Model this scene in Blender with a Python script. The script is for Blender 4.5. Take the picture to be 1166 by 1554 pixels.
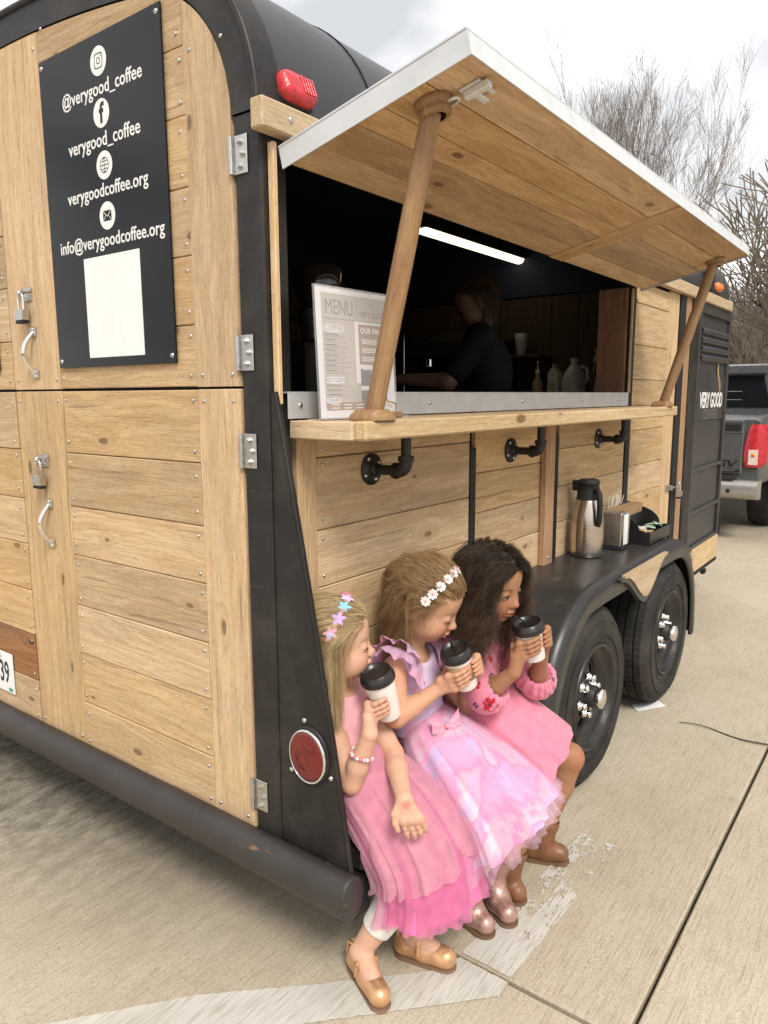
import bpy, math, random
import numpy as np
from mathutils import Matrix, Vector
random.seed(7); RNG = np.random.default_rng(11)
SC = bpy.context.scene; COL = SC.collection
for _o in list(bpy.data.objects): bpy.data.objects.remove(_o)

# ---------------------------------------------------------------- camera
FPX, PW, PH = 1112.0, 1166.0, 1554.0
def _d(x, y):
    v = np.array([x - PW/2, y - PH/2, FPX]); return v/np.linalg.norm(v)
_vx = _d(1425, 597); _vy = _d(-930, 607); _vy = _vy - _vx*_vx.dot(_vy); _vy /= np.linalg.norm(_vy)
_vz = np.cross(_vx, _vy); _R = np.stack([_vx, _vy, _vz], 1)
CAM = (0.0, 0.0, 1.52)
cd = bpy.data.cameras.new('camera'); cam = bpy.data.objects.new('camera', cd); COL.objects.link(cam)
cam.matrix_world = Matrix.Translation(CAM) @ Matrix([list(_R[0]), list(-_R[1]), list(-_R[2])]).transposed().to_4x4()
cd.sensor_fit = 'VERTICAL'; cd.sensor_height = 36; cd.lens = 36*FPX/PH; cd.clip_start = .05; cd.clip_end = 2000
SC.camera = cam
# ---------------------------------------------------------------- world: high thin overcast
SUN_EL, SUN_AZ = math.radians(50), math.radians(232)      # azimuth of the direction TO the sun, from +X
w = bpy.data.worlds.new('World'); SC.world = w; w.use_nodes = True
nt = w.node_tree; nt.nodes.clear()
def wn(t, **k):
    n = nt.nodes.new(t)
    for a, b in k.items(): setattr(n, a, b)
    return n
sky = wn('ShaderNodeTexSky', sky_type='NISHITA', sun_disc=False, sun_elevation=SUN_EL, sun_rotation=math.pi/2 - SUN_AZ)
sky.air_density = 1.2; sky.dust_density = 2.0
tc = wn('ShaderNodeTexCoord'); mp = wn('ShaderNodeMapping'); mp.inputs['Scale'].default_value = (1.2, 1.2, 2.6)
nz = wn('ShaderNodeTexNoise'); nz.inputs['Scale'].default_value = 2.1; nz.inputs['Detail'].default_value = 7; nz.inputs['Roughness'].default_value = .55
nz.inputs['Distortion'].default_value = .4
cr = wn('ShaderNodeValToRGB'); e = cr.color_ramp.elements
e[0].position = .36; e[0].color = (.54, .55, .57, 1); e[1].position = .60; e[1].color = (1.04, 1.03, 1.02, 1)
bg1 = wn('ShaderNodeBackground'); bg1.inputs[1].default_value = .10
bg2 = wn('ShaderNodeBackground'); bg2.inputs[1].default_value = .64
mx = wn('ShaderNodeMixShader'); mx.inputs[0].default_value = .95
wo = wn('ShaderNodeOutputWorld'); L = nt.links.new
L(tc.outputs['Generated'], mp.inputs[0]); L(mp.outputs[0], nz.inputs[0]); L(nz.outputs[0], cr.inputs[0])
L(sky.outputs[0], bg1.inputs[0]); L(cr.outputs[0], bg2.inputs[0]); L(bg1.outputs[0], mx.inputs[1]); L(bg2.outputs[0], mx.inputs[2]); L(mx.outputs[0], wo.inputs[0])
sl = bpy.data.lights.new('sun', 'SUN'); sl.energy = 1.5; sl.angle = math.radians(18); sl.color = (1, .94, .86)
sun = bpy.data.objects.new('sun', sl); COL.objects.link(sun)
_sd = Vector((math.cos(SUN_EL)*math.cos(SUN_AZ), math.cos(SUN_EL)*math.sin(SUN_AZ), math.sin(SUN_EL)))
sun.rotation_euler = _sd.to_track_quat('Z', 'Y').to_euler(); sun.location = (0, -5, 9)
vs = SC.view_settings; vs.view_transform = 'Standard'; vs.look = 'None'; vs.gamma = 1; vs.use_curve_mapping = False; vs.exposure = 1.1
SC.cycles.max_bounces = 5; SC.cycles.diffuse_bounces = 3; SC.cycles.glossy_bounces = 3; SC.cycles.transmission_bounces = 4; SC.cycles.transparent_max_bounces = 14; SC.cycles.caustics_reflective = False; SC.cycles.caustics_refractive = False; SC.cycles.use_denoising = True

# ---------------------------------------------------------------- helpers
WM = {}
def tag(o, label=None, cat=None, group=None, kind=None):
    if label: o['label'] = label
    if cat: o['category'] = cat
    if group: o['group'] = group
    if kind: o['kind'] = kind
    return o
def link(o, parent=None, M=None):
    COL.objects.link(o)
    M = M if M is not None else Matrix.Identity(4)
    o.matrix_basis = M; WM[o] = M
    if parent is not None:
        o.parent = parent; o.matrix_parent_inverse = WM[parent].inverted()
    return o
def empty(name, loc=(0, 0, 0), rz=0, parent=None):
    o = bpy.data.objects.new(name, None); o.empty_display_size = .1
    return link(o, parent, Matrix.Translation(loc) @ Matrix.Rotation(rz, 4, 'Z'))
class G:
    """collects shapes, becomes one mesh object"""
    def __init__(s): s.v = []; s.f = []; s.n = 0; s.sm = []
    def add(s, v, f, smooth=False):
        v = np.asarray(v, float); s.v.append(v); n = s.n
        s.f += [tuple(i + n for i in q) for q in f]; s.sm += [smooth]*len(f); s.n += len(v); return s
    def box(s, x0, x1, y0, y1, z0, z1, b=0.0, M=None):
        c = np.array([(x0+x1)/2, (y0+y1)/2, (z0+z1)/2]); h = np.array([abs(x1-x0), abs(y1-y0), abs(z1-z0)])/2
        v, f = chbox(h, b); v = v + c
        if M is not None: v = tr(M, v)
        return s.add(v, f)
    def cyl(s, p0, p1, r0, r1=None, n=16, caps=True, smooth=True):
        return s.tube([p0, p1], [r0, r0 if r1 is None else r1], n, caps, smooth)
    def tube(s, path, r, n=8, caps=True, smooth=True):
        P = np.asarray(path, float); m = len(P); r = np.full(m, r) if np.isscalar(r) else np.asarray(r, float)
        T = np.gradient(P, axis=0); T /= np.linalg.norm(T, axis=1)[:, None] + 1e-12
        u = np.cross(T[0], [0, 0, 1.0]);
        if np.linalg.norm(u) < .1: u = np.cross(T[0], [1.0, 0, 0])
        u /= np.linalg.norm(u); a = np.linspace(0, 2*math.pi, n, endpoint=False); V = []
        for i in range(m):
            u = u - T[i]*u.dot(T[i]); u /= np.linalg.norm(u) + 1e-12; w_ = np.cross(T[i], u)
            V.append(P[i] + r[i]*(np.cos(a)[:, None]*u + np.sin(a)[:, None]*w_))
        F = [(i*n+j, i*n+(j+1) % n, (i+1)*n+(j+1) % n, (i+1)*n+j) for i in range(m-1) for j in range(n)]
        s.add(np.concatenate(V), F, smooth)
        if caps:
            s.add(V[0], [tuple(range(n-1, -1, -1))]); s.add(V[-1], [tuple(range(n))])
        return s
    def lathe(s, prof, o, ax, n=24, smooth=True, a0=0, a1=2*math.pi, ref=None):
        """prof: (radius, distance along axis)"""
        ax = np.asarray(ax, float); ax /= np.linalg.norm(ax); o = np.asarray(o, float)
        u = np.cross(ax, [0, 0, 1.0]) if ref is None else np.asarray(ref, float)
        if np.linalg.norm(u) < .1: u = np.array([1.0, 0, 0])
        u = u - ax*u.dot(ax); u /= np.linalg.norm(u); w_ = np.cross(ax, u); full = abs(a1-a0-2*math.pi) < 1e-6
        a = np.linspace(a0, a1, n, endpoint=not full); V = []
        for r, h in prof: V.append(o + ax*h + r*(np.cos(a)[:, None]*u + np.sin(a)[:, None]*w_))
        k = n if full else n-1
        F = [(i*n+j, i*n+(j+1) % n, (i+1)*n+(j+1) % n, (i+1)*n+j) for i in range(len(prof)-1) for j in range(k)]
        return s.add(np.concatenate(V), F, smooth)
    def prism(s, poly, o, u, v, depth, smooth=False, two=True):
        """polygon (2D) in plane o,u,v extruded along u x v by depth"""
        o, u, v = (np.asarray(q, float) for q in (o, u, v)); nrm = np.cross(u, v)
        A = np.array([o + u*p[0] + v*p[1] for p in poly]); B = A + nrm*depth; n = len(poly)
        s.add(A, [tuple(range(n-1, -1, -1))]); s.add(B, [tuple(range(n))])
        s.add(np.concatenate([A, B]), [(i, (i+1) % n, n+(i+1) % n, n+i) for i in range(n)], smooth); return s
    def grid(s, P, close=False, smooth=True):
        """P: (m,n,3) points"""
        P = np.asarray(P, float); m, n = P.shape[:2]; k = n if close else n-1
        F = [(i*n+j, i*n+(j+1) % n, (i+1)*n+(j+1) % n, (i+1)*n+j) for i in range(m-1) for j in range(k)]
        return s.add(P.reshape(-1, 3), F, smooth)
    def ball(s, c, r, n=12, m=8, M=None):
        r = np.array([r, r, r]) if np.isscalar(r) else np.asarray(r, float); V = []
        for i in range(m+1):
            t = math.pi*i/m
            for j in range(n): p = 2*math.pi*j/n; V.append((math.sin(t)*math.cos(p), math.sin(t)*math.sin(p), math.cos(t)))
        V = np.array(V)*r
        if M is not None: V = V @ np.asarray(M).T
        F = [(i*n+j, (i+1)*n+j, (i+1)*n+(j+1) % n, i*n+(j+1) % n) for i in range(m) for j in range(n)]
        return s.add(V + np.asarray(c, float), F, True)
    def mesh(s, name):
        me = bpy.data.meshes.new(name); V = np.concatenate(s.v)
        me.from_pydata(V.tolist(), [], s.f); me.polygons.foreach_set('use_smooth', s.sm); me.update(); return me
    def build(s, name, mat, parent=None, M=None):
        me = s.mesh(name); o = bpy.data.objects.new(name, me)
        if mat: me.materials.append(mat)
        return link(o, parent, M)
def tr(M, v):
    M = np.array(M); return v @ M[:3, :3].T + M[:3, 3]
def chbox(h, b):
    if b <= 0:
        v = np.array([(x, y, z) for x in (-1, 1) for y in (-1, 1) for z in (-1, 1)])*h
        return v, [(0, 1, 3, 2), (4, 6, 7, 5), (0, 4, 5, 1), (2, 3, 7, 6), (0, 2, 6, 4), (1, 5, 7, 3)]
    b = min(b, .45*min(h)*1.0); V = []; idx = {}
    for sx in (-1, 1):
        for sy in (-1, 1):
            for sz in (-1, 1):
                for a in range(3):
                    p = np.array([sx, sy, sz], float)*h; s_ = [sx, sy, sz]
                    for q in range(3):
                        if q != a: p[q] -= s_[q]*b
                    idx[(sx, sy, sz, a)] = len(V); V.append(p)
    F = []
    for a in range(3):
        o1, o2 = [(1, 2), (2, 0), (0, 1)][a]
        for sg in (-1, 1):
            q = []
            for s1, s2 in ((-1, -1), (1, -1), (1, 1), (-1, 1)):
                t = [0, 0, 0]; t[a] = sg; t[o1] = s1; t[o2] = s2; q.append(idx[(*t, a)])
            F.append(tuple(q if sg > 0 else q[::-1]))
        for s1 in (-1, 1):
            for s2 in (-1, 1):
                t0 = [0]*3; t1 = [0]*3; t0[o1] = t1[o1] = s1; t0[o2] = t1[o2] = s2; t0[a] = -1; t1[a] = 1
                q = (idx[(*t0, o1)], idx[(*t1, o1)], idx[(*t1, o2)], idx[(*t0, o2)])
                F.append(q if s1*s2 < 0 else q[::-1])
    for sx in (-1, 1):
        for sy in (-1, 1):
            for sz in (-1, 1):
                q = tuple(idx[(sx, sy, sz, a)] for a in range(3)); F.append(q if sx*sy*sz > 0 else q[::-1])
    return np.array(V), F
_pm = {}
def plank(name, parent, c, L_, W_, T_, ax, up, mat, b=.0025, jit=0.0):
    """board: length along ax, width along up, thickness along ax x up; shared mesh per size"""
    key = (round(L_, 3), round(W_, 3), round(T_, 4), mat.name)
    if key not in _pm:
        g = G(); g.box(-L_/2, L_/2, -W_/2, W_/2, -T_/2, T_/2, b); me = g.mesh('board'); me.materials.append(mat); _pm[key] = me
    ax, up = Vector(ax).normalized(), Vector(up).normalized(); n = ax.cross(up); up = n.cross(ax)
    M = Matrix((ax, up, n)).transposed().to_4x4(); M.translation = Vector(c) + n*random.uniform(-jit, jit)
    o = bpy.data.objects.new(name, _pm[key]); return link(o, parent, M)
def copy_tree(o, M=None, parent=None, mp=None):
    c = o.copy(); COL.objects.link(c)
    if parent is None: c.matrix_basis = M; WM[c] = M
    else: c.parent = parent
    for ch in o.children: copy_tree(ch, None, c)
    return c
def text_geo(body, size, align='CENTER', bold=0.0, extr=0.0005, space=1.0, italic=0.0):
    cu = bpy.data.curves.new('t', 'FONT'); cu.body = body; cu.size = size; cu.align_x = align; cu.align_y = 'CENTER'
    cu.offset = bold; cu.extrude = extr; cu.space_character = space; cu.resolution_u = 3; cu.shear = italic
    o = bpy.data.objects.new('t', cu); COL.objects.link(o); me = o.to_mesh()
    v = np.array([q.co for q in me.vertices]); f = [tuple(p.vertices) for p in me.polygons]; o.to_mesh_clear()
    bpy.data.objects.remove(o); bpy.data.curves.remove(cu); return v, f
def text(g, body, size, o, u, v, sx=1.0, **k):
    o, u, v = (np.asarray(q, float) for q in (o, u, v)); n = np.cross(u, v); V, F = text_geo(body, size, **k)
    g.add(o + V[:, :1]*sx*u + V[:, 1:2]*v + V[:, 2:3]*n, F); return g

# ---------------------------------------------------------------- materials
def nodes(name):
    m = bpy.data.materials.new(name); m.use_nodes = True; t = m.node_tree; t.nodes.clear()
    def N(ty, ins=None, **k):
        n = t.nodes.new(ty)
        for a, b in k.items(): setattr(n, a, b)
        for a, b in (ins or {}).items():
            if hasattr(b, 'is_linked') or isinstance(b, bpy.types.NodeSocket): t.links.new(b, n.inputs[a])
            else: n.inputs[a].default_value = b
        return n
    p = N('ShaderNodeBsdfPrincipled'); o = N('ShaderNodeOutputMaterial', {'Surface': p.outputs[0]})
    return m, N, p, t, o
def ramp(N, fac, stops):
    r = N('ShaderNodeValToRGB', {'Fac': fac}); el = r.color_ramp.elements
    while len(el) < len(stops): el.new(.5)
    for q, (pos, c) in zip(el, stops): q.position = pos; q.color = (*c, 1) if len(c) == 3 else c
    return r.outputs[0]
def math_(N, op, a, b=0.0, c=0.0): return N('ShaderNodeMath', {0: a, 1: b, 2: c}, operation=op).outputs[0]
def mixc(N, fac, a, b, mode='MIX'):
    n = N('ShaderNodeMix', data_type='RGBA', blend_type=mode)
    for i, q in ((0, fac), (6, a), (7, b)):
        if isinstance(q, bpy.types.NodeSocket): n.id_data.links.new(q, n.inputs[i])
        else: n.inputs[i].default_value = q if i == 0 else (*q, 1)
    return n.outputs[2]
def plain(name, col, rough=.5, metal=0.0, var=.12, scale=18, bump=0.0, bscale=120, spec=.5, coat=0.0, rvar=.1, dust=0.0):
    m, N, p, t, o = nodes(name); tcx = N('ShaderNodeTexCoord').outputs['Object']
    nz = N('ShaderNodeTexNoise', {'Vector': tcx, 'Scale': scale, 'Detail': 5, 'Roughness': .6}).outputs[0]
    c = ramp(N, nz, [(.3, tuple(q*(1-var) for q in col)), (.7, tuple(min(1, q*(1+var)) for q in col))])
    if dust:
        d1 = N('ShaderNodeTexNoise', {'Vector': tcx, 'Scale': 4, 'Detail': 9, 'Roughness': .72}).outputs[0]; d2 = N('ShaderNodeTexNoise', {'Vector': N('ShaderNodeMapping', {'Vector': tcx, 'Scale': (9, 9, 90), 'Rotation': (.5, .4, .3)}).outputs[0], 'Scale': 1, 'Detail': 3}).outputs[0]
        c = mixc(N, N('ShaderNodeMapRange', {0: d1, 1: .46, 2: .72, 3: 0, 4: dust}).outputs[0], c, (.105, .092, .076)); c = mixc(N, N('ShaderNodeMapRange', {0: d2, 1: .71, 2: .74, 3: 0, 4: dust*.9}).outputs[0], c, (.16, .15, .14))
    t.links.new(c, p.inputs['Base Color']); p.inputs['Metallic'].default_value = metal
    t.links.new(math_(N, 'MULTIPLY_ADD', nz, 2*rvar, rough-rvar), p.inputs['Roughness'])
    p.inputs['Specular IOR Level'].default_value = spec; p.inputs['Coat Weight'].default_value = coat; p.inputs['Coat Roughness'].default_value = .08
    if bump:
        n2 = N('ShaderNodeTexNoise', {'Vector': tcx, 'Scale': bscale, 'Detail': 4}).outputs[0]
        bn = N('ShaderNodeBump', {'Height': n2, 'Strength': bump, 'Distance': .004}); t.links.new(bn.outputs[0], p.inputs['Normal'])
    return m
def wood(name, light, mid, dark, rough=.75, weather=0.0, knots=.5, saw=.35, gloss=.3, fine=1.0, flecks=.5, vary=.15):
    """boards: grain runs along local X"""
    m, N, p, t, o = nodes(name); tcn = N('ShaderNodeTexCoord').outputs['Object']; oi = N('ShaderNodeObjectInfo').outputs['Random']
    off = N('ShaderNodeCombineXYZ', {0: math_(N, 'MULTIPLY', oi, 37.0), 1: math_(N, 'MULTIPLY', oi, 11.3), 2: math_(N, 'MULTIPLY', oi, 5.7)}).outputs[0]
    q = N('ShaderNodeVectorMath', {0: tcn, 1: off}, operation='ADD').outputs[0]
    # knots: sparse cells, grain bends round them
    km = N('ShaderNodeMapping', {'Vector': q, 'Scale': (3.0, 7.0, 2.0)}).outputs[0]
    vo = N('ShaderNodeTexVoronoi', {'Vector': km, 'Scale': 1.0, 'Randomness': 1.0}, voronoi_dimensions='2D'); kd = math_(N, 'DIVIDE', vo.outputs['Distance'], math_(N, 'MULTIPLY_ADD', N('ShaderNodeSeparateColor', {0: vo.outputs['Color']}).outputs[1], .9, .35))
    pick = math_(N, 'LESS_THAN', N('ShaderNodeSeparateColor', {0: vo.outputs['Color']}).outputs[0], knots)
    kn = math_(N, 'MULTIPLY', pick, N('ShaderNodeMapRange', {0: kd, 1: .02, 2: .42, 3: 1.0, 4: 0.0}, interpolation_type='SMOOTHSTEP').outputs[0])
    core = math_(N, 'MULTIPLY', pick, N('ShaderNodeMapRange', {0: kd, 1: .06, 2: .10, 3: 1.0, 4: 0.0}, interpolation_type='SMOOTHSTEP').outputs[0])
    wob = N('ShaderNodeTexNoise', {'Vector': N('ShaderNodeMapping', {'Vector': q, 'Scale': (1.6, 5, 5)}).outputs[0], 'Scale': 1.0, 'Detail': 3}).outputs[0]
    sx = N('ShaderNodeSeparateXYZ', {0: q})
    gy = math_(N, 'ADD', math_(N, 'MULTIPLY', sx.outputs[1], 26.0*fine), math_(N, 'ADD', math_(N, 'MULTIPLY', wob, 4.2), math_(N, 'MULTIPLY', kn, 2.4)))
    gv = N('ShaderNodeCombineXYZ', {0: math_(N, 'MULTIPLY', sx.outputs[0], 1.3), 1: gy, 2: math_(N, 'MULTIPLY', sx.outputs[2], 9.0)}).outputs[0]
    rings = N('ShaderNodeTexNoise', {'Vector': gv, 'Scale': 1.0, 'Detail': 2, 'Roughness': .5}).outputs[0]
    ringl = math_(N, 'PINGPONG', math_(N, 'MULTIPLY', rings, 7.0), 1.0)
    fib = N('ShaderNodeTexNoise', {'Vector': N('ShaderNodeMapping', {'Vector': q, 'Scale': (9, 210*fine, 210)}).outputs[0], 'Scale': 1.0, 'Detail': 3, 'Roughness': .7}).outputs[0]
    sawn = N('ShaderNodeTexNoise', {'Vector': N('ShaderNodeMapping', {'Vector': q, 'Scale': (130, 12, 12)}).outputs[0], 'Scale': 1.0, 'Detail': 3}).outputs[0]
    big = N('ShaderNodeTexNoise', {'Vector': q, 'Scale': 5.0, 'Detail': 5, 'Roughness': .65}).outputs[0]
    c = mixc(N, ringl, light, mid)
    c = mixc(N, N('ShaderNodeMapRange', {0: fib, 1: .45, 2: .75, 3: 0, 4: .6}).outputs[0], c, dark)
    fl = N('ShaderNodeTexNoise', {'Vector': N('ShaderNodeMapping', {'Vector': q, 'Scale': (38, 150, 150)}).outputs[0], 'Scale': 1.0, 'Detail': 4, 'Roughness': .75}).outputs[0]
    c = mixc(N, N('ShaderNodeMapRange', {0: fl, 1: .55, 2: .68, 3: 0, 4: flecks}).outputs[0], c, tuple(q_*.7 for q_ in dark))
    ck = N('ShaderNodeTexNoise', {'Vector': N('ShaderNodeMapping', {'Vector': q, 'Scale': (2.2, 60, 60)}).outputs[0], 'Scale': 1.0, 'Detail': 2}).outputs[0]
    c = mixc(N, N('ShaderNodeMapRange', {0: ck, 1: .66, 2: .71, 3: 0, 4: .55}).outputs[0], c, tuple(q_*.6 for q_ in dark))
    c = mixc(N, math_(N, 'MULTIPLY', kn, .45), c, tuple(.6*a+.4*b for a, b in zip(mid, dark)))
    c = mixc(N, math_(N, 'MULTIPLY', core, .85), c, tuple(q_*.45 for q_ in dark))
    c = mixc(N, N('ShaderNodeMapRange', {0: big, 1: .42, 2: .72, 3: 0, 4: .35}).outputs[0], c, mid)
    if weather:
        gw = N('ShaderNodeTexNoise', {'Vector': N('ShaderNodeMapping', {'Vector': q, 'Scale': (2, 9, 9)}).outputs[0], 'Scale': 1.3, 'Detail': 6, 'Roughness': .7}).outputs[0]
        c = mixc(N, N('ShaderNodeMapRange', {0: gw, 1: .44, 2: .72, 3: 0, 4: weather}).outputs[0], c, (.20, .165, .125))
    hs = N('ShaderNodeHueSaturation', {'Color': c, 'Value': N('ShaderNodeMapRange', {0: oi, 1: 0, 2: 1, 3: 1-vary, 4: 1+vary}).outputs[0],
                                       'Saturation': N('ShaderNodeMapRange', {0: math_(N, 'FRACT', math_(N, 'MULTIPLY', oi, 7.31)), 1: 0, 2: 1, 3: .86, 4: 1.02}).outputs[0]})
    t.links.new(hs.outputs[0], p.inputs['Base Color']); p.inputs['Roughness'].default_value = rough; p.inputs['Specular IOR Level'].default_value = gloss
    hgt = math_(N, 'ADD', math_(N, 'MULTIPLY', math_(N, 'SUBTRACT', fib, fl), .6), math_(N, 'ADD', math_(N, 'MULTIPLY', ringl, .25), math_(N, 'MULTIPLY', sawn, saw)))
    bn = N('ShaderNodeBump', {'Height': hgt, 'Strength': .5, 'Distance': .004}); t.links.new(bn.outputs[0], p.inputs['Normal'])
    return m
W_SIDE = wood('rough_sawn_pine', (.66, .465, .25), (.54, .345, .16), (.30, .17, .075), weather=.34, knots=.30)
W_DOOR = wood('cedar_door_boards', (.63, .44, .24), (.52, .335, .16), (.29, .165, .072), weather=.30, knots=.30)
W_AWN = wood('awning_cedar', (.64, .42, .22), (.50, .30, .14), (.28, .14, .06), weather=.06, knots=.22, rough=.6, fine=.7, vary=.2)
W_CTR = wood('counter_pine', (.68, .52, .32), (.58, .41, .22), (.36, .2, .08), weather=.12, knots=.2, rough=.6, fine=.7)
W_POST = wood('turned_post', (.36, .205, .085), (.27, .14, .055), (.11, .048, .018), weather=.1, knots=0, rough=.45, gloss=.5)
W_RED = wood('red_cedar_board', (.33, .16, .065), (.24, .105, .04), (.12, .05, .02), weather=.2, knots=.6)
W_BAT = wood('planed_batten', (.50, .29, .14), (.42, .22, .095), (.28, .13, .05), knots=0, rough=.65)
W_JAMB = wood('jamb_wood', (.26, .12, .05), (.19, .085, .035), (.09, .04, .015), knots=.3)
BLACK = plain('charcoal_paint', (.016, .014, .0135), .48, var=.3, scale=6, bump=.12, bscale=60, spec=.35, dust=.32)
ROOFB = plain('roof_paint', (.026, .026, .027), .36, var=.2, scale=3, bump=.05, bscale=20, spec=.5, dust=.22)
BLKIRON = plain('black_iron', (.012, .012, .012), .45, var=.3, bump=.25, bscale=300)
DARKBLK = plain('flat_black', (.008, .008, .008), .7)
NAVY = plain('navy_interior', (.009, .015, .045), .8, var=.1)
STEEL = plain('zinc_steel', (.55, .54, .52), .34, 1.0, var=.12, scale=60, rvar=.12)
ALU = plain('brushed_aluminium', (.62, .63, .64), .42, .35, var=.08, scale=14, rvar=.12, bump=.05, bscale=200)
GALV = plain('galvanised', (.70, .71, .71), .45, .3, var=.10, scale=25, rvar=.12)
CHROME = plain('chrome', (.80, .79, .77), .10, 1.0, var=.06, scale=30, rvar=.05)
WHITE = plain('white_print', (.80, .80, .78), .5, var=.03)
RUBBER = plain('tyre_rubber', (.022, .021, .020), .72, var=.35, scale=14, bump=.2, bscale=90, spec=.3, dust=.45)
GLOSSBLK = plain('gloss_black_sign', (.006, .006, .007), .10, var=.1, spec=.28, rvar=.03)
# ================================================================ ground
m, N, p, t, o = nodes('leaf_litter_ground'); gp = N('ShaderNodeNewGeometry').outputs['Position']
n1 = N('ShaderNodeTexNoise', {'Vector': gp, 'Scale': .6, 'Detail': 8, 'Roughness': .7}).outputs[0]
t.links.new(ramp(N, n1, [(.35, (.09, .065, .035)), (.55, (.16, .12, .07)), (.7, (.12, .12, .05))]), p.inputs['Base Color']); p.inputs['Roughness'].default_value = .95
g = G(); g.add([(-300, -300, -.14), (600, -300, -.14), (600, 400, -.14), (-300, 400, -.14)], [(0, 1, 2, 3)])
tag(g.build('ground', m), kind='structure')
# concrete: broom finish along X, mottled, stain and painted shade beside the trailer
def concrete():
    m, N, p, t, o = nodes('broomed_concrete'); gp = N('ShaderNodeNewGeometry').outputs['Position']; oi = N('ShaderNodeObjectInfo').outputs['Random']
    big = N('ShaderNodeTexNoise', {'Vector': gp, 'Scale': .9, 'Detail': 8, 'Roughness': .62}).outputs[0]
    med = N('ShaderNodeTexNoise', {'Vector': gp, 'Scale': 9, 'Detail': 6, 'Roughness': .7}).outputs[0]
    grit = N('ShaderNodeTexNoise', {'Vector': gp, 'Scale': 110, 'Detail': 5, 'Roughness': .8}).outputs[0]
    broom = N('ShaderNodeTexNoise', {'Vector': N('ShaderNodeMapping', {'Vector': gp, 'Scale': (7.0, 190, 1), 'Rotation': (0, 0, .06)}).outputs[0], 'Scale': 1, 'Detail': 4, 'Roughness': .7}).outputs[0]
    c = ramp(N, big, [(.30, (.43, .365, .265)), (.5, (.52, .455, .345)), (.68, (.58, .52, .41))])
    c = mixc(N, N('ShaderNodeMapRange', {0: med, 1: .5, 2: .75, 3: 0, 4: .35}).outputs[0], c, (.30, .24, .16))
    c = mixc(N, N('ShaderNodeMapRange', {0: broom, 1: .50, 2: .70, 3: 0, 4: .55}).outputs[0], c, (.21, .165, .11))
    c = mixc(N, N('ShaderNodeMapRange', {0: grit, 1: .46, 2: .67, 3: 0, 4: .42}).outputs[0], c, (.17, .135, .09))
    vo = N('ShaderNodeTexVoronoi', {'Vector': gp, 'Scale': 75}).outputs['Distance']; c = mixc(N, N('ShaderNodeMapRange', {0: math_(N, 'ADD', vo, math_(N, 'MULTIPLY', med, .5)), 1: .40, 2: .33, 3: 0, 4: .6}).outputs[0], c, (.15, .12, .085))
    # algae stain plus painted-in shade at the trailer's tail: broken by streaks
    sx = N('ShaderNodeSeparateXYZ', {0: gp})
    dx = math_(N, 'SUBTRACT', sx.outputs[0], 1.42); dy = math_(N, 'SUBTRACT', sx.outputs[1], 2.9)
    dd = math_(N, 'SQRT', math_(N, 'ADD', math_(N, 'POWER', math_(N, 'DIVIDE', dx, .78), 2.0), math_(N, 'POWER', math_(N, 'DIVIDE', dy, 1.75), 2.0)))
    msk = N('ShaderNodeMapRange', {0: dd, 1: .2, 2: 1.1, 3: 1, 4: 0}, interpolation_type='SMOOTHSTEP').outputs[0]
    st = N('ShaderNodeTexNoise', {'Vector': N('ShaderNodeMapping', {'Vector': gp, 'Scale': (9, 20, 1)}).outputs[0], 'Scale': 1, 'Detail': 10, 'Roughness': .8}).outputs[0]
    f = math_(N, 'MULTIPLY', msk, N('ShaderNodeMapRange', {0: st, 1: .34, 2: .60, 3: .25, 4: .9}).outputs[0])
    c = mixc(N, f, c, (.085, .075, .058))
    sp = N('ShaderNodeTexNoise', {'Vector': gp, 'Scale': 3.1, 'Detail': 9, 'Roughness': .78}).outputs[0]
    c = mixc(N, N('ShaderNodeMapRange', {0: sp, 1: .60, 2: .70, 3: 0, 4: .45}).outputs[0], c, (.2, .165, .115))
    hs = N('ShaderNodeHueSaturation', {'Color': c, 'Value': N('ShaderNodeMapRange', {0: oi, 1: 0, 2: 1, 3: .96, 4: 1.04}).outputs[0]})
    t.links.new(hs.outputs[0], p.inputs['Base Color']); p.inputs['Roughness'].default_value = .88; p.inputs['Specular IOR Level'].default_value = .25
    h = math_(N, 'ADD', math_(N, 'MULTIPLY', broom, .8), math_(N, 'MULTIPLY', grit, .5))
    bn = N('ShaderNodeBump', {'Height': h, 'Strength': .5, 'Distance': .006}); t.links.new(bn.outputs[0], p.inputs['Normal']); return m
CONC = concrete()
JOINT = plain('joint_sealant', (.018, .015, .012), .85)
g = G(); g.add([(-7, -12.2, -.034), (34, -12.2, -.034), (34, 25, -.034), (-7, 25, -.034)], [(0, 1, 2, 3)])
pav = tag(g.build('pavement', JOINT), kind='structure')
xs = [1.56 + 4.12*k for k in range(-2, 8)]; ys = [.457 + 4.1*k for k in range(-3, 7)]
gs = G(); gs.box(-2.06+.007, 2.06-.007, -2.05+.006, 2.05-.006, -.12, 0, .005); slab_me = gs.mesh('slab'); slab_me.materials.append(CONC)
for i in range(len(xs)-1):
    for j in range(len(ys)-1):
        link(bpy.data.objects.new('slab', slab_me), pav, Matrix.Translation((xs[i]+2.06, ys[j]+2.05, 0)))
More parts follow.
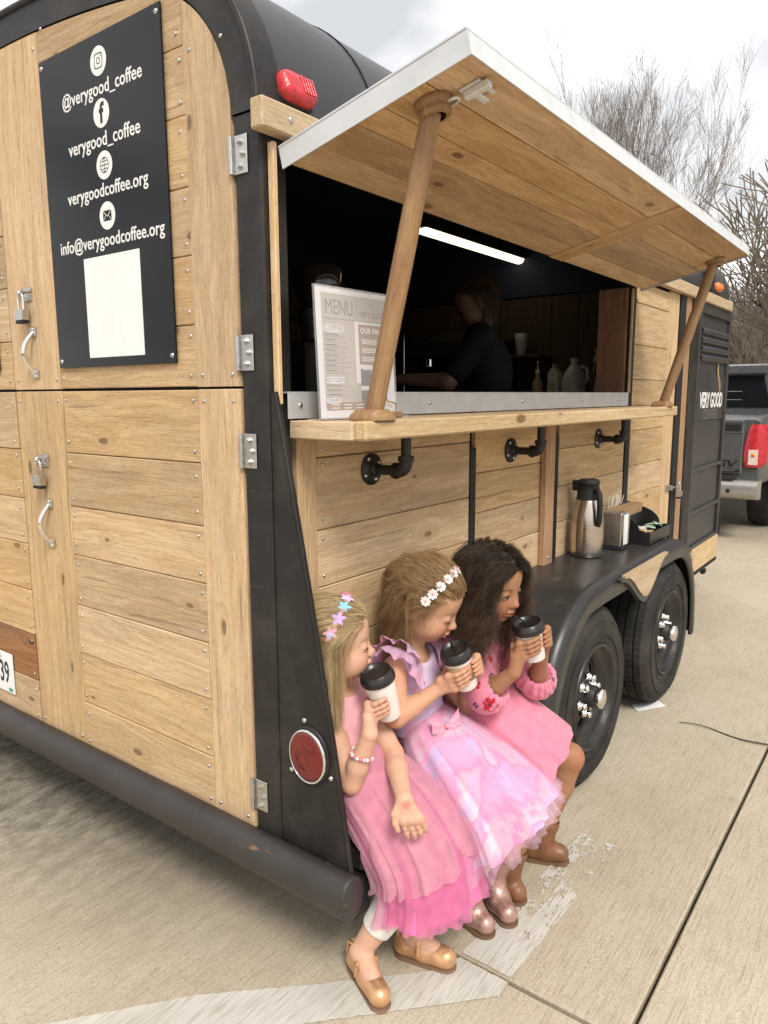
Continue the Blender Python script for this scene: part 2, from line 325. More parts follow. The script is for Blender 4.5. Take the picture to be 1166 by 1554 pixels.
# worn white paint
def worn(name, edge):
    m, N, p, t, o = nodes(name); gp = N('ShaderNodeNewGeometry').outputs['Position']
    a = N('ShaderNodeTexNoise', {'Vector': gp, 'Scale': 11, 'Detail': 9, 'Roughness': .72}).outputs[0]
    b = N('ShaderNodeTexNoise', {'Vector': N('ShaderNodeMapping', {'Vector': gp, 'Scale': (12, 130, 1), 'Rotation': (0, 0, .06)}).outputs[0], 'Scale': 1, 'Detail': 3}).outputs[0]
    sx = N('ShaderNodeSeparateXYZ', {0: gp})
    wr = N('ShaderNodeMapRange', {0: sx.outputs[0], 1: 1.62, 2: 1.95, 3: 0.0, 4: .13}).outputs[0]     # wears off towards the wheels
    al = math_(N, 'ADD', math_(N, 'MULTIPLY', a, .75), math_(N, 'MULTIPLY', b, .25))
    al = N('ShaderNodeMapRange', {0: math_(N, 'ADD', al, wr), 1: edge, 2: edge+.02, 3: .86, 4: 0}).outputs[0]
    big = N('ShaderNodeTexNoise', {'Vector': gp, 'Scale': 5, 'Detail': 6}).outputs[0]
    t.links.new(mixc(N, N('ShaderNodeMapRange', {0: b, 1: .46, 2: .70, 3: 0, 4: .7}).outputs[0], ramp(N, big, [(.3, (.54, .515, .46)), (.7, (.66, .635, .58))]), (.38, .335, .26)), p.inputs['Base Color'])
    p.inputs['Roughness'].default_value = .8
    t.links.new(al, p.inputs['Alpha']); bn = N('ShaderNodeBump', {'Height': b, 'Strength': .4, 'Distance': .004}); t.links.new(bn.outputs[0], p.inputs['Normal']); return m
def paint(name, poly, mat):
    P = []; n = len(poly)                                # ragged outline
    for i in range(n):
        a, b = np.array(poly[i]), np.array(poly[(i+1) % n]); k = max(2, int(np.linalg.norm(b-a)/.012))
        for q in range(k): P.append(a+(b-a)*q/k + RNG.normal(0, .0009, 2))
    gq = G(); gq.add([(x, y, .004) for x, y in P], [tuple(range(len(P)))]); return gq.build(name, mat)
tag(paint('painted_line', [(.60, 1.765), (.73, 1.64), (1.041, 1.384), (1.248, 1.162), (1.462, .947), (1.552, .908), (1.552, .762), (1.497, .762), (1.465, .791), (1.161, 1.084), (.66, 1.56), (.50, 1.71)], worn('worn_paint', .66)), kind='structure')
tag(paint('painted_line', [(1.57, .915), (1.962, .885), (2.3, .862), (2.3, .742), (2.122, .748), (1.86, .75), (1.57, .765)], worn('worn_paint_thin', .60)), kind='structure')

# ================================================================ trailer
YS, XR = 1.29, 1.27
TR = tag(empty('coffee_trailer', (3.6, 2.5, 0)), 'wood clad black horse trailer turned into a coffee stand with raised awning', 'trailer')
X, Y, Z = (1, 0, 0), (0, 1, 0), (0, 0, 1)
RY = (0, -1, 0)
def boardpoly(name, parent, poly, T_, c, ax, up, mat):
    """outline in local (length,width)"""
    g = G(); g.prism([(a, b) for a, b in poly], (0, 0, -T_/2), (1, 0, 0), (0, 1, 0), T_)
    ax, up = Vector(ax), Vector(up); n = ax.cross(up); M = Matrix((ax, up, n)).transposed().to_4x4(); M.translation = Vector(c)
    return g.build(name, mat, parent, M)
def zin(y, r=.36, top=0.0):
    y = y if y <= 2.5 else 5.0 - y
    if y < 1.749: q = r*r-(1.749-y)**2; return 2.17 + math.sqrt(max(q, 0))
    return 2.17 + r + .055*(1-((2.5-y)/.751)**2)
def arch(r, n=14, z0=None):
    """half-open profile list (y,z) from right foot over the roof to left foot"""
    P = [(1.749 - r*math.cos(a), 2.17 + r*math.sin(a)) for a in np.linspace(0, math.pi/2, n)]
    P += [(y, zin(y, r)) for y in np.linspace(1.749, 2.5, 10)[1:]]
    P = P + [(5-y, z) for y, z in P[-2::-1]]
    return ([(P[0][0], z0)] + P + [(P[-1][0], z0)]) if z0 is not None else P
# shell (dark sheet metal behind the boards), open at the serving hatch
g = G()
g.box(1.36, 5.97, YS+.024, YS+.05, .30, 1.50); g.box(1.36, 5.97, YS+.024, YS+.05, 2.085, 2.2); g.box(3.83, 5.97, YS+.024, YS+.05, 1.50, 2.085)
g.box(1.30, 5.97, 3.66, 3.70, .30, 2.2); g.box(1.30, 5.97, YS+.05, 3.66, .27, .31)
g.build('wall_shell', DARKBLK, TR)
A = arch(.445, z0=.31)
g = G(); g.prism([(a-2.5, b) for a, b in A], (1.286, 2.5, 0), (0, 1, 0), (0, 0, 1), .02); g.build('rear_backing', DARKBLK, TR)
g = G(); g.prism([(a-2.5, b) for a, b in A], (5.95, 2.5, 0), (0, 1, 0), (0, 0, 1), .02); g.build('front_wall', BLACK, TR)
# roof
A = arch(.452, 18, z0=2.12); g = G(); rows = []
for x in np.linspace(1.29, 5.98, 24): rows.append([(x, a, b) for a, b in A])
g.grid(rows); g2 = arch(.435, 18, z0=2.12); g.grid([[(x, a, b) for a, b in g2][::-1] for x in (1.29, 5.98)])
roof = g.build('roof', ROOFB, TR)
g = G(); g.tube([(1.72, a, b) for a, b in arch(.4535, 18)], .0025, 5); g.build('roof_seam', DARKBLK, roof)
# rear hoop lip with rolled edge
g = G(); A0, A1 = arch(.362, 18), arch(.456, 18); n = len(A0)
for xx, fl in ((1.262, 0), (1.335, 1)):
    g.grid([[(xx, a, b) for a, b in (A0 if not fl else A1)], [(xx, a, b) for a, b in (A1 if not fl else A0)]], smooth=False)
g.grid([[(1.262, a, b) for a, b in A1], [(1.335, a, b) for a, b in A1]]); g.grid([[(1.335, a, b) for a, b in A0], [(1.262, a, b) for a, b in A0]])
g.tube([(1.262, a, b) for a, b in arch(.448, 20)], .010, 8); g.build('rear_hoop', BLACK, TR)
# corner posts
for s in (0, 1):
    g = G(); y0, y1 = (1.297, 1.3865) if not s else (3.6135, 3.703)
    g.box(1.266, 1.352, y0, y1, .30, 2.172, .006); g.build('corner_post', BLACK, TR)
# flared corner panels with round tail lights
LENS = plain('red_lens', (.15, .008, .008), .12, var=.3, scale=40, bump=.35, bscale=140, spec=.6, rvar=.04)
LENSC = plain('red_lens_bright', (.55, .03, .04), .15, var=.35, scale=50, bump=.4, bscale=160, spec=.6, rvar=.04)
AMBER = plain('amber_lens', (.75, .20, .03), .18, var=.2, scale=50, bump=.3, bscale=160, rvar=.04)
def corner_panel(s):
    f = (lambda y: y) if s == 0 else (lambda y: 5.0 - y)
    zz = np.linspace(.335, 1.53, 22); yo = [1.062 + .218*((z-.335)/1.195)**1.12 for z in zz]
    outer = [(f(y), z) for y, z in zip(yo, zz)]; poly = [(f(1.295), .335)] + outer + [(f(1.295), 1.53)]
    if s: poly = poly[::-1]
    g = G(); g.prism([(b, a) for a, b in poly], (1.286, 0, 0), Z, Y, .012)
    P0 = [(1.272, y, z) for y, z in outer]; P1 = [(1.30, y+(.012 if not s else -.012), z) for y, z in outer]
    g.grid([P0, P1]); g.grid([[(a, b-(.004 if s else -.004), c) for a, b, c in P1], [(a, b-(.004 if s else -.004), c) for a, b, c in P0]])
    g.tube([(1.275, y, z) for y, z in outer], .005, 6)
    return g.build('corner_panel', BLACK, TR)
def round_tail(y):
    c = np.array([1.2735, y, .622])
    g = G(); th = np.linspace(0, 2*math.pi, 40, endpoint=False)
    def ring(r, d): return [(c[0]-d, c[1]+r*.86*math.cos(a), c[2]+r*math.sin(a)) for a in th]
    g.grid([ring(.080, 0), ring(.079, .005), ring(.073, .007), ring(.070, .004)], close=True)
    rt = g.build('tail_light', BLACK, TR)
    g = G(); g.grid([ring(.0715, .005), ring(.0715, .011), ring(.066, .013), ring(.066, .009)], close=True); g.build('chrome_ring', CHROME, rt)
    g = G(); g.grid([ring(.067, .008), ring(.062, .013), ring(.05, .0155), ring(.036, .0145), ring(.034, .0165), ring(.02, .0155), ring(.002, .017)], close=True); g.build('lens', LENS, rt)
    for a in (math.radians(80), math.radians(205), math.radians(-38)):
        q = c + [0, .088*.9*math.cos(a), .092*math.sin(a)]; g = G(); g.lathe([(.0075, 0), (.0075, .002), (.005, .005), (.0005, .006)], q, (-1, 0, 0), 10); g.build('screw', STEEL, rt)
for s in (0, 1): corner_panel(s); round_tail(1.192 if not s else 5-1.192)
# bumper tube
g = G(); g.cyl((1.236, 1.032, .312), (1.236, 3.968, .312), .057, n=28)
for y in (1.032, 3.968): g.lathe([(.0575, -.004), (.0575, .003), (.052, .006), (.001, .006)], (1.236, y, .312), (0, -1 if y < 2 else 1, 0), 28)
g.v = [(q-[1.25, 0, 0])*[.74, 1, 1]+[1.25, 0, 0] for q in g.v]
m, N, p, t, o = nodes('scuffed_bumper'); q = N('ShaderNodeTexCoord').outputs['Object']
n1 = N('ShaderNodeTexNoise', {'Vector': N('ShaderNodeMapping', {'Vector': q, 'Scale': (30, 7, 30)}).outputs[0], 'Scale': 1, 'Detail': 7, 'Roughness': .7}).outputs[0]
n2 = N('ShaderNodeTexNoise', {'Vector': q, 'Scale': 9, 'Detail': 5}).outputs[0]
c = ramp(N, n2, [(.3, (.026, .023, .022)), (.7, (.042, .037, .034))])
c = mixc(N, N('ShaderNodeMapRange', {0: n1, 1: .655, 2: .675, 3: 0, 4: .9}).outputs[0], c, (.20, .11, .055))
t.links.new(c, p.inputs['Base Color']); p.inputs['Roughness'].default_value = .5; g.build('bumper', m, TR)
g = G(); g.box(1.285, 1.36, 1.07, 3.93, .20, .298); g.box(1.36, 5.9, 1.35, 1.45, .19, .268); g.box(1.36, 5.9, 3.55, 3.65, .19, .268)
for x in (2.0, 3.2, 4.4, 5.4): g.box(x, x+.06, 1.45, 3.55, .2, .266)
g.cyl((2.66, 1.2, .355), (2.66, 3.8, .355), .03, n=10); g.cyl((3.645, 1.2, .355), (3.645, 3.8, .355), .03, n=10); g.build('chassis', DARKBLK, TR)
for sgn in (0, 1):
    g = G(); y0, y1 = (1.075, 1.288) if not sgn else (3.712, 3.925); g.box(1.335, 2.26, y0, y1, .31, .365, .006); g.build('running_board', BLACK, TR)

# ---------------- rear doors
XD = 1.272; T = .02
SCR = {}
def screw_patch(name, pts, n, parent, r=.0055):
    g = G()
    for q in pts: g.lathe([(r, 0), (r, .0012), (r*.7, .0028), (.0003, .0034)], q, n, 7)
    o = g.build(name, STEEL, parent); o['kind'] = 'stuff'; return o
def door(label, y0, y1, st0, st1, z0, z1, upper, wood_map=None, hingeside=0):
    """y0<y1; boards between st0..st1; stiles outside them"""
    D = empty('rear_door', (XD, (y0+y1)/2, z0), parent=TR); D['label'] = label; scr = []
    for a, b in ((y0, st0), (st1, y1)):
        if b-a < .02: continue
        if upper:
            ys_ = np.linspace(a+.0015, b-.0015, 12); mid = (a+b)/2; zc = z0
            poly = ([(0, ys_[0]-mid)] + [(zin(y)-.004-zc, y-mid) for y in ys_] + [(0, ys_[-1]-mid)])[::-1]
            boardpoly('board', D, poly, T, (XD, mid, zc), Z, Y, W_DOOR)
        else:
            plank('board', D, (XD, (a+b)/2, (z0+z1)/2), z1-z0, b-a-.003, T, Z, Y, W_DOOR)
        for zq in (z0+.03, (z1-.03) if not upper else zin((a+b)/2)-.05):
            for yq in (a+.025, b-.025): scr.append((XD-T/2, yq, zq))
    zq = z0; k = 0; hs = [.158, .172, .165, .168, .16, .17, .165, .175]
    while zq < z1-.01:
        h = hs[k % 8]; top = min(zq+h, z1); k += 1
        if z1-top < .04: top = z1
        mt = W_DOOR if not (wood_map and wood_map(k)) else W_RED
        if upper and top > 2.42:
            top = z1; ys_ = np.linspace(st0+.0015, st1-.0015, 20); mid = (st0+st1)/2
            poly = [(-(ys_[-1]-mid), 0), (-(ys_[0]-mid), 0)] + [(-(y-mid), zin(y)-.004-zq) for y in ys_]
            boardpoly('board', D, poly, T-.002, (XD, mid, zq), RY, Z, mt)
        else:
            plank('board', D, (XD, (st0+st1)/2, (zq+top)/2), st1-st0-.002, top-zq-.0022, T-.002, RY, Z, mt, jit=.0012)
        for zz in (zq+.03, top-.03):
            for yq in (st0+.02+random.uniform(-.004, .004), st1-.02+random.uniform(-.004, .004)): scr.append((XD-T/2+.001, yq, zz+random.uniform(-.008, .008)))
        zq = top
    screw_patch('screws', scr, (-1, 0, 0), D); return D
dlow = door('lower right rear door with vertical side boards', 1.389, 2.493, 1.553, 2.206, .352, 1.5385, False)
dup_ = door('upper right rear door with arched top', 1.389, 2.493, 1.553, 2.206, 1.545, 2.60, True)
dlow2 = door('lower left rear door with a reddish lower board', 2.505, 3.611, 2.505, 3.45, .352, 1.5385, False, lambda k: k == 2)
dup2 = door('upper left rear door', 2.505, 3.611, 2.505, 3.45, 1.545, 2.60, True)
# hinges
def hinge(z):
    h = empty('hinge', (1.262, 1.385, z), parent=TR)
    g = G(); g.cyl((1.258, 1.388, z-.042), (1.258, 1.388, z+.042), .0065, n=10); g.build('knuckle', STEEL, h)
    g = G(); g.box(1.2615, 1.2655, 1.338, 1.384, z-.043, z+.043, .0015); g.build('leaf', STEEL, h)
    for k in (-1, 0, 1):
        g = G(); g.lathe([(.009, 0), (.009, .003), (.0055, .0032), (.0055, .008), (.0005, .0085)], (1.2615, 1.355+(.008 if k else -.0), z+.027*k), (-1, 0, 0), 6, smooth=False); g.build('bolt', STEEL, h)
for z in (2.08, 1.625, 1.385, .46): hinge(z)
# handles and hasps on the centre stile
def handle(y, z):
    h = empty('pull_handle', (1.262, y, z), parent=TR); g = G()
    P = [(1.258-.034*math.sin(a), y+.004*math.sin(a), z-.066+.132*(a/math.pi)) for a in np.linspace(0, math.pi, 14)]
    g.tube(P, [.0065+.0015*math.sin(i/13*math.pi) for i in range(14)], 10); g.build('grip', CHROME, h)
    for k in (-1, 1):
        g = G(); g.box(1.256, 1.2615, y-.016, y+.016, z+k*.066-.014, z+k*.066+.014, .002); g.build('foot_plate', STEEL, h)
        g = G(); g.lathe([(.005, 0), (.004, .003), (.0004, .0035)], (1.256, y, z+k*.074), (-1, 0, 0), 8); g.build('screw', STEEL, h)
def hasp(y, z):
    h = empty('hasp', (1.262, y, z), parent=TR); g = G()
    g.box(1.257, 1.2615, y-.033, y+.012, z-.02, z+.02, .002); g.box(1.255, 1.2605, y+.014, y+.03, z-.012, z+.012, .002); g.build('hasp_plate', STEEL, h)
    g = G(); P = [(1.255-.022*math.sin(a), y, z-.012*math.cos(a)) for a in np.linspace(0, math.pi, 10)]; g.tube(P, .0035, 8); g.cyl((1.251, y-.04, z+.008), (1.251, y+.04, z+.008), .004, n=8); g.build('staple', STEEL, h)
def padlock(c, ax, out, label, s=1.0):
    """c: top of shackle; ax: lateral, out: thickness dir"""
    c, ax, out = (np.asarray(q, float) for q in (c, ax, out)); dn = np.array([0, 0, -1.0])
    r = tag(empty('padlock', tuple(c+dn*.085*s)), label, 'padlock', None)
    P = [c+dn*.052*s - ax*.015*s] + [c + dn*(.015-.015*math.sin(a))*s - ax*.015*s*math.cos(a) for a in np.linspace(0, math.pi, 12)] + [c+dn*.052*s + ax*.015*s]
    g = G(); g.tube(P, .004*s, 8); g.build('shackle', CHROME, r)
    M = np.eye(4); M[:3, 0] = ax; M[:3, 1] = out; M[:3, 2] = -dn; M[:3, 3] = c+dn*.067*s
    g = G(); g.box(-.024*s, .024*s, -.011*s, .011*s, -.017*s, .017*s, .003, M)
    for k in range(5): g.box(-.0245*s, .0245*s, -.0115*s, .0115*s, (-.015+.0066*k)*s, (-.0105+.0066*k)*s, 0, M)
    g.build('laminated_body', STEEL, r)
    M[:3, 3] = c+dn*.0885*s; g = G(); g.box(-.0235*s, .0235*s, -.0108*s, .0108*s, -.0045*s, .0045*s, .002, M); g.build('bottom_bumper', DARKBLK, r); return r
handle(2.345, 1.66); handle(2.325, 1.105); hasp(2.372, 1.845); hasp(2.345, 1.315)
padlock((1.240, 2.372, 1.846), (0, 1, 0), (1, 0, 0), 'steel padlock hanging on the hasp of the upper rear door')
padlock((1.240, 2.345, 1.316), (0, 1, 0), (1, 0, 0), 'steel padlock hanging on the hasp of the lower rear door')
# number plate
pl = empty('number_plate', (1.258, 2.822, .415), parent=TR)
g = G(); g.box(1.256, 1.259, 2.67, 2.975, .418, .575, .0012); g.build('plate', plain('plate_white', (.78, .79, .80), .35, var=.03), pl)
INK = plain('dark_ink', (.02, .02, .035), .5)
g = G(); text(g, '139', .118, (1.2555, 2.755, .492), (0, -1, 0), Z, sx=.62, bold=.0018, extr=.0005); text(g, 'GEORGIA', .034, (1.2555, 2.822, .558), (0, -1, 0), Z, sx=.9, extr=.0005); g.build('plate_lettering', INK, pl)
g = G(); g.box(1.2552, 1.256, 2.684, 2.712, .424, .438); g.build('year_sticker', plain('sticker_green', (.05, .35, .2), .5), pl)
# sign boards
def signboard(y0, y1, z0, z1, full):
    s = empty('contact_sign' if full else 'sign_board', (1.258, (y0+y1)/2, z0), parent=TR)
    s['label'] = 'black contact sign with white lettering' if full else 'second black sign on the left door'
    g = G(); g.box(1.2535, 1.2595, y0, y1, z0, z1, .0012); g.build('panel', GLOSSBLK, s)
    for yy in (y0+.015, y1-.015):
        for zz in (z0+.02, z1-.02):
            g = G(); g.lathe([(.007, 0), (.006, .003), (.0005, .0035)], (1.2535, yy, zz), (-1, 0, 0), 8); g.build('screw', STEEL, s)
    if not full: return s
    xo = 1.2532; yc = (y0+y1)/2; u = (0, -1, 0)
    yc = 1.892; lines = [('@verygood_coffee', 2.345, .373), ('verygood_coffee', 2.215, .338), ('verygoodcoffee.org', 2.085, .382), ('info@verygoodcoffee.org', 1.953, .496)]
    for tx, z, sz in lines:
        g = G(); V, F = text_geo(tx, .06, bold=.0006, extr=.0004, space=1.02); k_ = sz/(V[:, 0].max()-V[:, 0].min()); V = V*[k_, k_*1.06, 1]; sx = 1.0
        o_ = np.array([xo, yc, z]); g.add(o_ + V[:, :1]*sx*np.array(u) + V[:, 1:2]*np.array(Z) + V[:, 2:3]*np.array([-1, 0, 0]), F); g.build('lettering', WHITE, s)
    for k, z in enumerate((2.413, 2.282, 2.149, 2.017)):
        ic = G(); th = np.linspace(0, 2*math.pi, 32, endpoint=False); R_ = .037
        ic.prism([(R_*math.cos(a), R_*math.sin(a)) for a in th], (xo, yc, z), u, Z, .0004); io = ic.build('icon', WHITE, s)
        g = G(); xx = xo-.0005; e = .0003
        def ring2(r0, r1, cy=0, cz=0, n=24, k1=1, k2=1): g.grid([[(xx, yc-cy-r*math.cos(a)*k1, z+cz+r*math.sin(a)*k2) for a in np.linspace(0, 2*math.pi, n, endpoint=False)] for r in (r0, r1)], close=True, smooth=False)
        def bar(a, b, w_):
            a, b = np.array(a), np.array(b); d = (b-a)/np.linalg.norm(b-a); nn = np.array([-d[1], d[0]])*w_/2
            g.add([(xx, yc-q[0], z+q[1]) for q in (a-nn, b-nn, b+nn, a+nn)], [(0, 1, 2, 3)])
        if k == 0:
            def sq(r): return [(xx, yc-r*np.sign(math.cos(a))*abs(math.cos(a))**.45, z+r*np.sign(math.sin(a))*abs(math.sin(a))**.45) for a in np.linspace(0, 2*math.pi, 32, endpoint=False)]
            g.grid([sq(.0165), sq(.0195)], close=True, smooth=False); ring2(.006, .009); ring2(.0, .0022, .0105, .0105, 10)
        elif k == 1: text(g, 'f', .072, (xx+.0002, yc, z-.002), u, Z, bold=.0022, extr=.0003)
        elif k == 2:
            ring2(.0185, .021); bar((-.019, 0), (.019, 0), .0025); bar((0, -.019), (0, .019), .0025); ring2(.0175, .0195, k1=.45)
            bar((-.015, .010), (.015, .010), .002); bar((-.015, -.010), (.015, -.010), .002)
        else:
            g.add([(xx, yc-a, z+b) for a, b in ((-.02, -.014), (.02, -.014), (.02, .014), (-.02, .014))], [(0, 1, 2, 3)]); g2 = G()
            g = g; io2 = g.build('icon_mark', GLOSSBLK, io); g = G(); xx -= .0004
            bar((-.02, .014), (0, -.002), .002); bar((.02, .014), (0, -.002), .002); bar((-.02, -.014), (-.005, .002), .0016); bar((.02, -.014), (.005, .002), .0016)
            g.build('icon_mark', WHITE, io); continue
        g.build('icon_mark', GLOSSBLK, io)
    g = G(); g.box(xo-.0004, xo+.0002, 1.755, 2.022, 1.634, 1.914); g.build('blank_label', WHITE, s)
    return s
signboard(1.622, 2.192, 1.608, 2.482, True); signboard(2.578, 3.28, 1.608, 2.43, False)
# ---------------- side cladding (faces -Y)
sw = empty('side_cladding', (2.6, YS, .36), parent=TR); scr = []
TH = .022; YP = YS+TH/2
def side_rows(x0, x1, zs, mat, screws=True, jit=.0015):
    for z0, z1 in zip(zs[:-1], zs[1:]):
        plank('board', sw, ((x0+x1)/2, YP, (z0+z1)/2), x1-x0-.002, z1-z0-.0025, TH-.002, X, Z, mat, jit=jit)
        if screws:
            for xx in (x0+.02, x1-.02):
                for zz in (z0+.025, z1-.025): scr.append((xx+random.uniform(-.004, .004), YS+.0005, zz+random.uniform(-.006, .006)))
plank('board', sw, (1.393, YP, .905), 1.09, .073, TH, Z, (-1, 0, 0), W_SIDE)
side_rows(1.43, 2.225, [.366, .51, .672, .84, 1.008, 1.165, 1.36, 1.492], W_SIDE)
side_rows(2.268, 2.93, [.366, .60, .77, .955, 1.10, 1.245, 1.395, 1.492], W_SIDE)
side_rows(2.985, 3.82, [.366, .62, .80, .965, 1.125, 1.29, 1.492], W_SIDE)
side_rows(3.895, 4.49, [.366, .60, .79, .98, 1.14, 1.33, 1.46, 1.60, 1.78, 1.99], W_SIDE)
plank('board', sw, (4.19, YP, 2.045), .59, .105, TH, X, Z, W_SIDE)
plank('board', sw, (4.59, YP, 1.24), 1.74, .19, TH, Z, (-1, 0, 0), W_SIDE)
screw_patch('screws', scr, (0, -1, 0), sw)
for x0, x1, z1 in ((2.227, 2.266, 1.338), (2.935, 2.98, 1.35)):
    g = G(); g.box(x0, x1, YS-.003, YS+.02, .80, z1, .003); g.build('steel_upright', DARKBLK, TR)
g = G(); g.box(3.828, 3.892, YS-.004, YS+.02, .80, 2.09, .003); g.build('steel_upright', DARKBLK, TR)
plank('batten', TR, (2.845, YS-.014, 1.105), .60, .085, .026, Z, (-1, 0, 0), W_BAT)
g = G(); g.lathe([(.006, 0), (.005, .003), (.0004, .0035)], (2.85, YS-.027, .84), (0, -1, 0), 8); g.build('screw', STEEL, TR)
# header board over the hatch, plywood edge, jamb
plank('header_board', TR, (3.56, YS-.018, 2.145), 4.66, .066, .04, X, Z, W_CTR, b=.004)
g = G(); g.lathe([(.007, 0), (.006, .003), (.0004, .004)], (1.32, YS-.038, 2.148), (0, -1, 0), 8); g.build('screw', STEEL, TR)
plank('plywood_edge', TR, (1.292, YS-.004, 1.80), .60, .014, .02, Z, (-1, 0, 0), W_CTR)
plank('jamb_board', TR, (3.818, YS+.09, 1.79), .53, .15, .018, Z, (0, 1, 0), W_JAMB)
plank('plywood_edge', TR, (3.824, YS-.006, 1.79), .52, .008, .012, Z, (-1, 0, 0), W_CTR)
# sill
g = G(); g.box(1.318, 3.81, YS-.012, YS-.007, 1.464, 1.527, .001); g.box(1.318, 3.81, YS-.012, YS+.06, 1.527, 1.531); si = g.build('aluminium_sill', ALU, TR)
for x in (1.36, 1.95, 2.6, 3.2, 3.7):
    g = G(); g.lathe([(.007, 0), (.0055, .003), (.0004, .0035)], (x, YS-.012, 1.497), (0, -1, 0), 8); g.build('screw', STEEL, si)
# counter
ct = empty('serving_counter', (2.6, 1.16, 1.41), parent=TR)
ys_ = [1.083, 1.185, YS-.013]
for a, b in zip(ys_[:-1], ys_[1:]): plank('board', ct, (2.59, (a+b)/2, 1.4405), 2.50, b-a-.002, .040, X, Y, W_CTR, b=.003)
plank('front_board', ct, (1.905, 1.0645, 1.439), 1.15, .046, .036, X, Z, W_CTR, b=.005)
plank('front_board', ct, (3.175, 1.0645, 1.439), 1.386, .046, .036, X, Z, W_CTR, b=.005)
plank('end_board', ct, (1.3285, 1.1805, 1.438), .20, .044, .016, RY, Z, W_CTR, b=.003)
# pipe brackets
def bracket(x):
    b = empty('pipe_bracket', (x, YS, 1.315), parent=TR); z = 1.312; yo = 1.166
    g = G(); g.lathe([(.001, .010), (.022, .010), (.024, .006), (.046, .006), (.046, 0)], (x, YS, z), (0, -1, 0), 28); g.lathe([(.020, .006), (.019, .026), (.016, .027)], (x, YS, z), (0, -1, 0), 20); g.build('flange', BLKIRON, b)
    for k in range(4):
        a = .5+k*math.pi/2; g = G(); g.lathe([(.0065, 0), (.0055, .003), (.0004, .004)], (x+.034*math.cos(a), YS-.006, z+.034*math.sin(a)), (0, -1, 0), 8); g.build('screw', STEEL, b)
    g = G(); g.cyl((x, YS-.008, z), (x, yo+.03, z), .0145, n=16); g.cyl((x, yo, z+.03), (x, yo, 1.4195), .0145, n=16); g.build('pipe', BLKIRON, b)
    g = G(); P = [(x, yo+.028-.028*math.sin(a), z+.028-.028*math.cos(a)) for a in np.linspace(0, math.pi/2, 9)]; P = [(x, yo+.04, z)] + P + [(x, yo, z+.04)]
    g.tube(P, .0195, 16); g.lathe([(.023, -.006), (.023, .006), (.0195, .008)], (x, yo+.035, z), (0, 1, 0), 18); g.lathe([(.0195, -.008), (.023, -.006), (.023, .006)], (x, yo, z+.036), (0, 0, 1), 18); g.build('elbow', BLKIRON, b)
for x in (1.661, 2.531, 3.441): bracket(x)
# awning hatch
aw = empty('awning_hatch', (2.58, 1.262, 2.045), parent=TR)
o_ = np.array([0, 1.262, 2.045]); wv = np.array([0, -.9735, .2287]); nv = np.array([0, -.2287, -.9735])   # outward, downward
ws = [.012, .105, .215, .29, .395, .505]
for x0, x1 in ((1.302, 2.735), (2.865, 3.865)):
    for a, b in zip(ws[:-1], ws[1:]):
        c = o_ + wv*(a+b)/2 - nv*.010 + np.array([(x0+x1)/2, 0, 0]); plank('board', aw, c, x1-x0-.0015, b-a-.0025, .020, X, wv, W_AWN, b=.002, jit=.0015)
c = o_ + wv*.258 - nv*.008 + np.array([2.80, 0, 0]); plank('cross_board', aw, c, .494, .127, .022, wv, (-1, 0, 0), W_AWN, b=.002)
W4 = np.eye(4); W4[:3, 0] = X; W4[:3, 1] = wv; W4[:3, 2] = nv; W4[:3, 3] = o_
g = G(); g.box(1.303, 3.864, .010, .504, -.040, -.0215, 0, W4); g.build('plywood_core', W_AWN, aw)
g = G(); g.box(1.296, 3.871, .001, .512, -.0445, -.0405, 0, W4); g.box(1.2975, 1.3005, .001, .512, -.0404, .008, 0, W4); g.box(3.8665, 3.8695, .001, .512, -.0404, .008, 0, W4); g.build('aluminium_edge', ALU, aw)
g = G(); g.box(1.302, 3.865, .5085, .5115, -.0404, .006, 0, W4); g.build('aluminium_fascia', GALV, aw)
# catch under the awning
g = G(); g.box(1.395, 1.445, .425, .475, 0, .006, .001, W4); g.box(1.40, 1.418, .43, .49, .006, .022, .002, W4); g.box(1.425, 1.47, .44, .455, .006, .016, .002, W4); g.box(1.41, 1.46, .468, .476, .005, .012, .001, W4)
P = tr(W4, np.array([(1.40+.012*math.cos(a), .40+.02*math.sin(a), .014) for a in np.linspace(0, 2*math.pi, 14)])); g.tube(P, .0035, 8); g.build('catch', GALV, aw)
# props
def prop(b, tp):
    b, tp = np.array(b), np.array(tp); pr = empty('awning_prop', tuple(b), parent=TR); d = tp-b; L_ = np.linalg.norm(d); d /= L_
    ax = Vector(d); up = Vector((1, 0, 0)); n = ax.cross(up).normalized(); up = n.cross(ax); M = Matrix((ax, up, n)).transposed().to_4x4(); M.translation = Vector((b+tp)/2)
    g = G(); prof = [(.0225, -L_/2+.015), (.0225, -L_/2+.1), (.024, 0), (.0225, L_/2-.1), (.0215, L_/2-.02)]; g.lathe(prof, (0, 0, 0), (1, 0, 0), 20); g.build('pole', W_POST, pr, M)
    M2 = Matrix.Translation(tuple(b))
    g = G(); P = []
    for r, h in ((.040, .001), (.041, .008), (.037, .016), (.030, .024), (.028, .027), (.001, .027)):
        P.append([(r*np.sign(math.cos(a))*abs(math.cos(a))**.4*1.15, r*np.sign(math.sin(a))*abs(math.sin(a))**.4*1.15, h) for a in np.linspace(0, 2*math.pi, 32, endpoint=False)])
    g.grid(P, close=True); g.build('base_block', W_POST, pr, M2)
    M3 = np.eye(4); axn = Vector(nv); 
    g = G(); g.lathe([(.041, 0), (.043, .006), (.040, .014), (.032, .017), (.035, .022), (.035, .030), (.027, .034), (.022, .034)], tuple(tp-np.array(nv)*.001), nv, 28); g.build('top_cup', W_POST, pr)
prop((1.405, 1.085, 1.4612), (1.388, .905, 2.128)); prop((3.74, 1.085, 1.4612), (3.742, .885, 2.133))
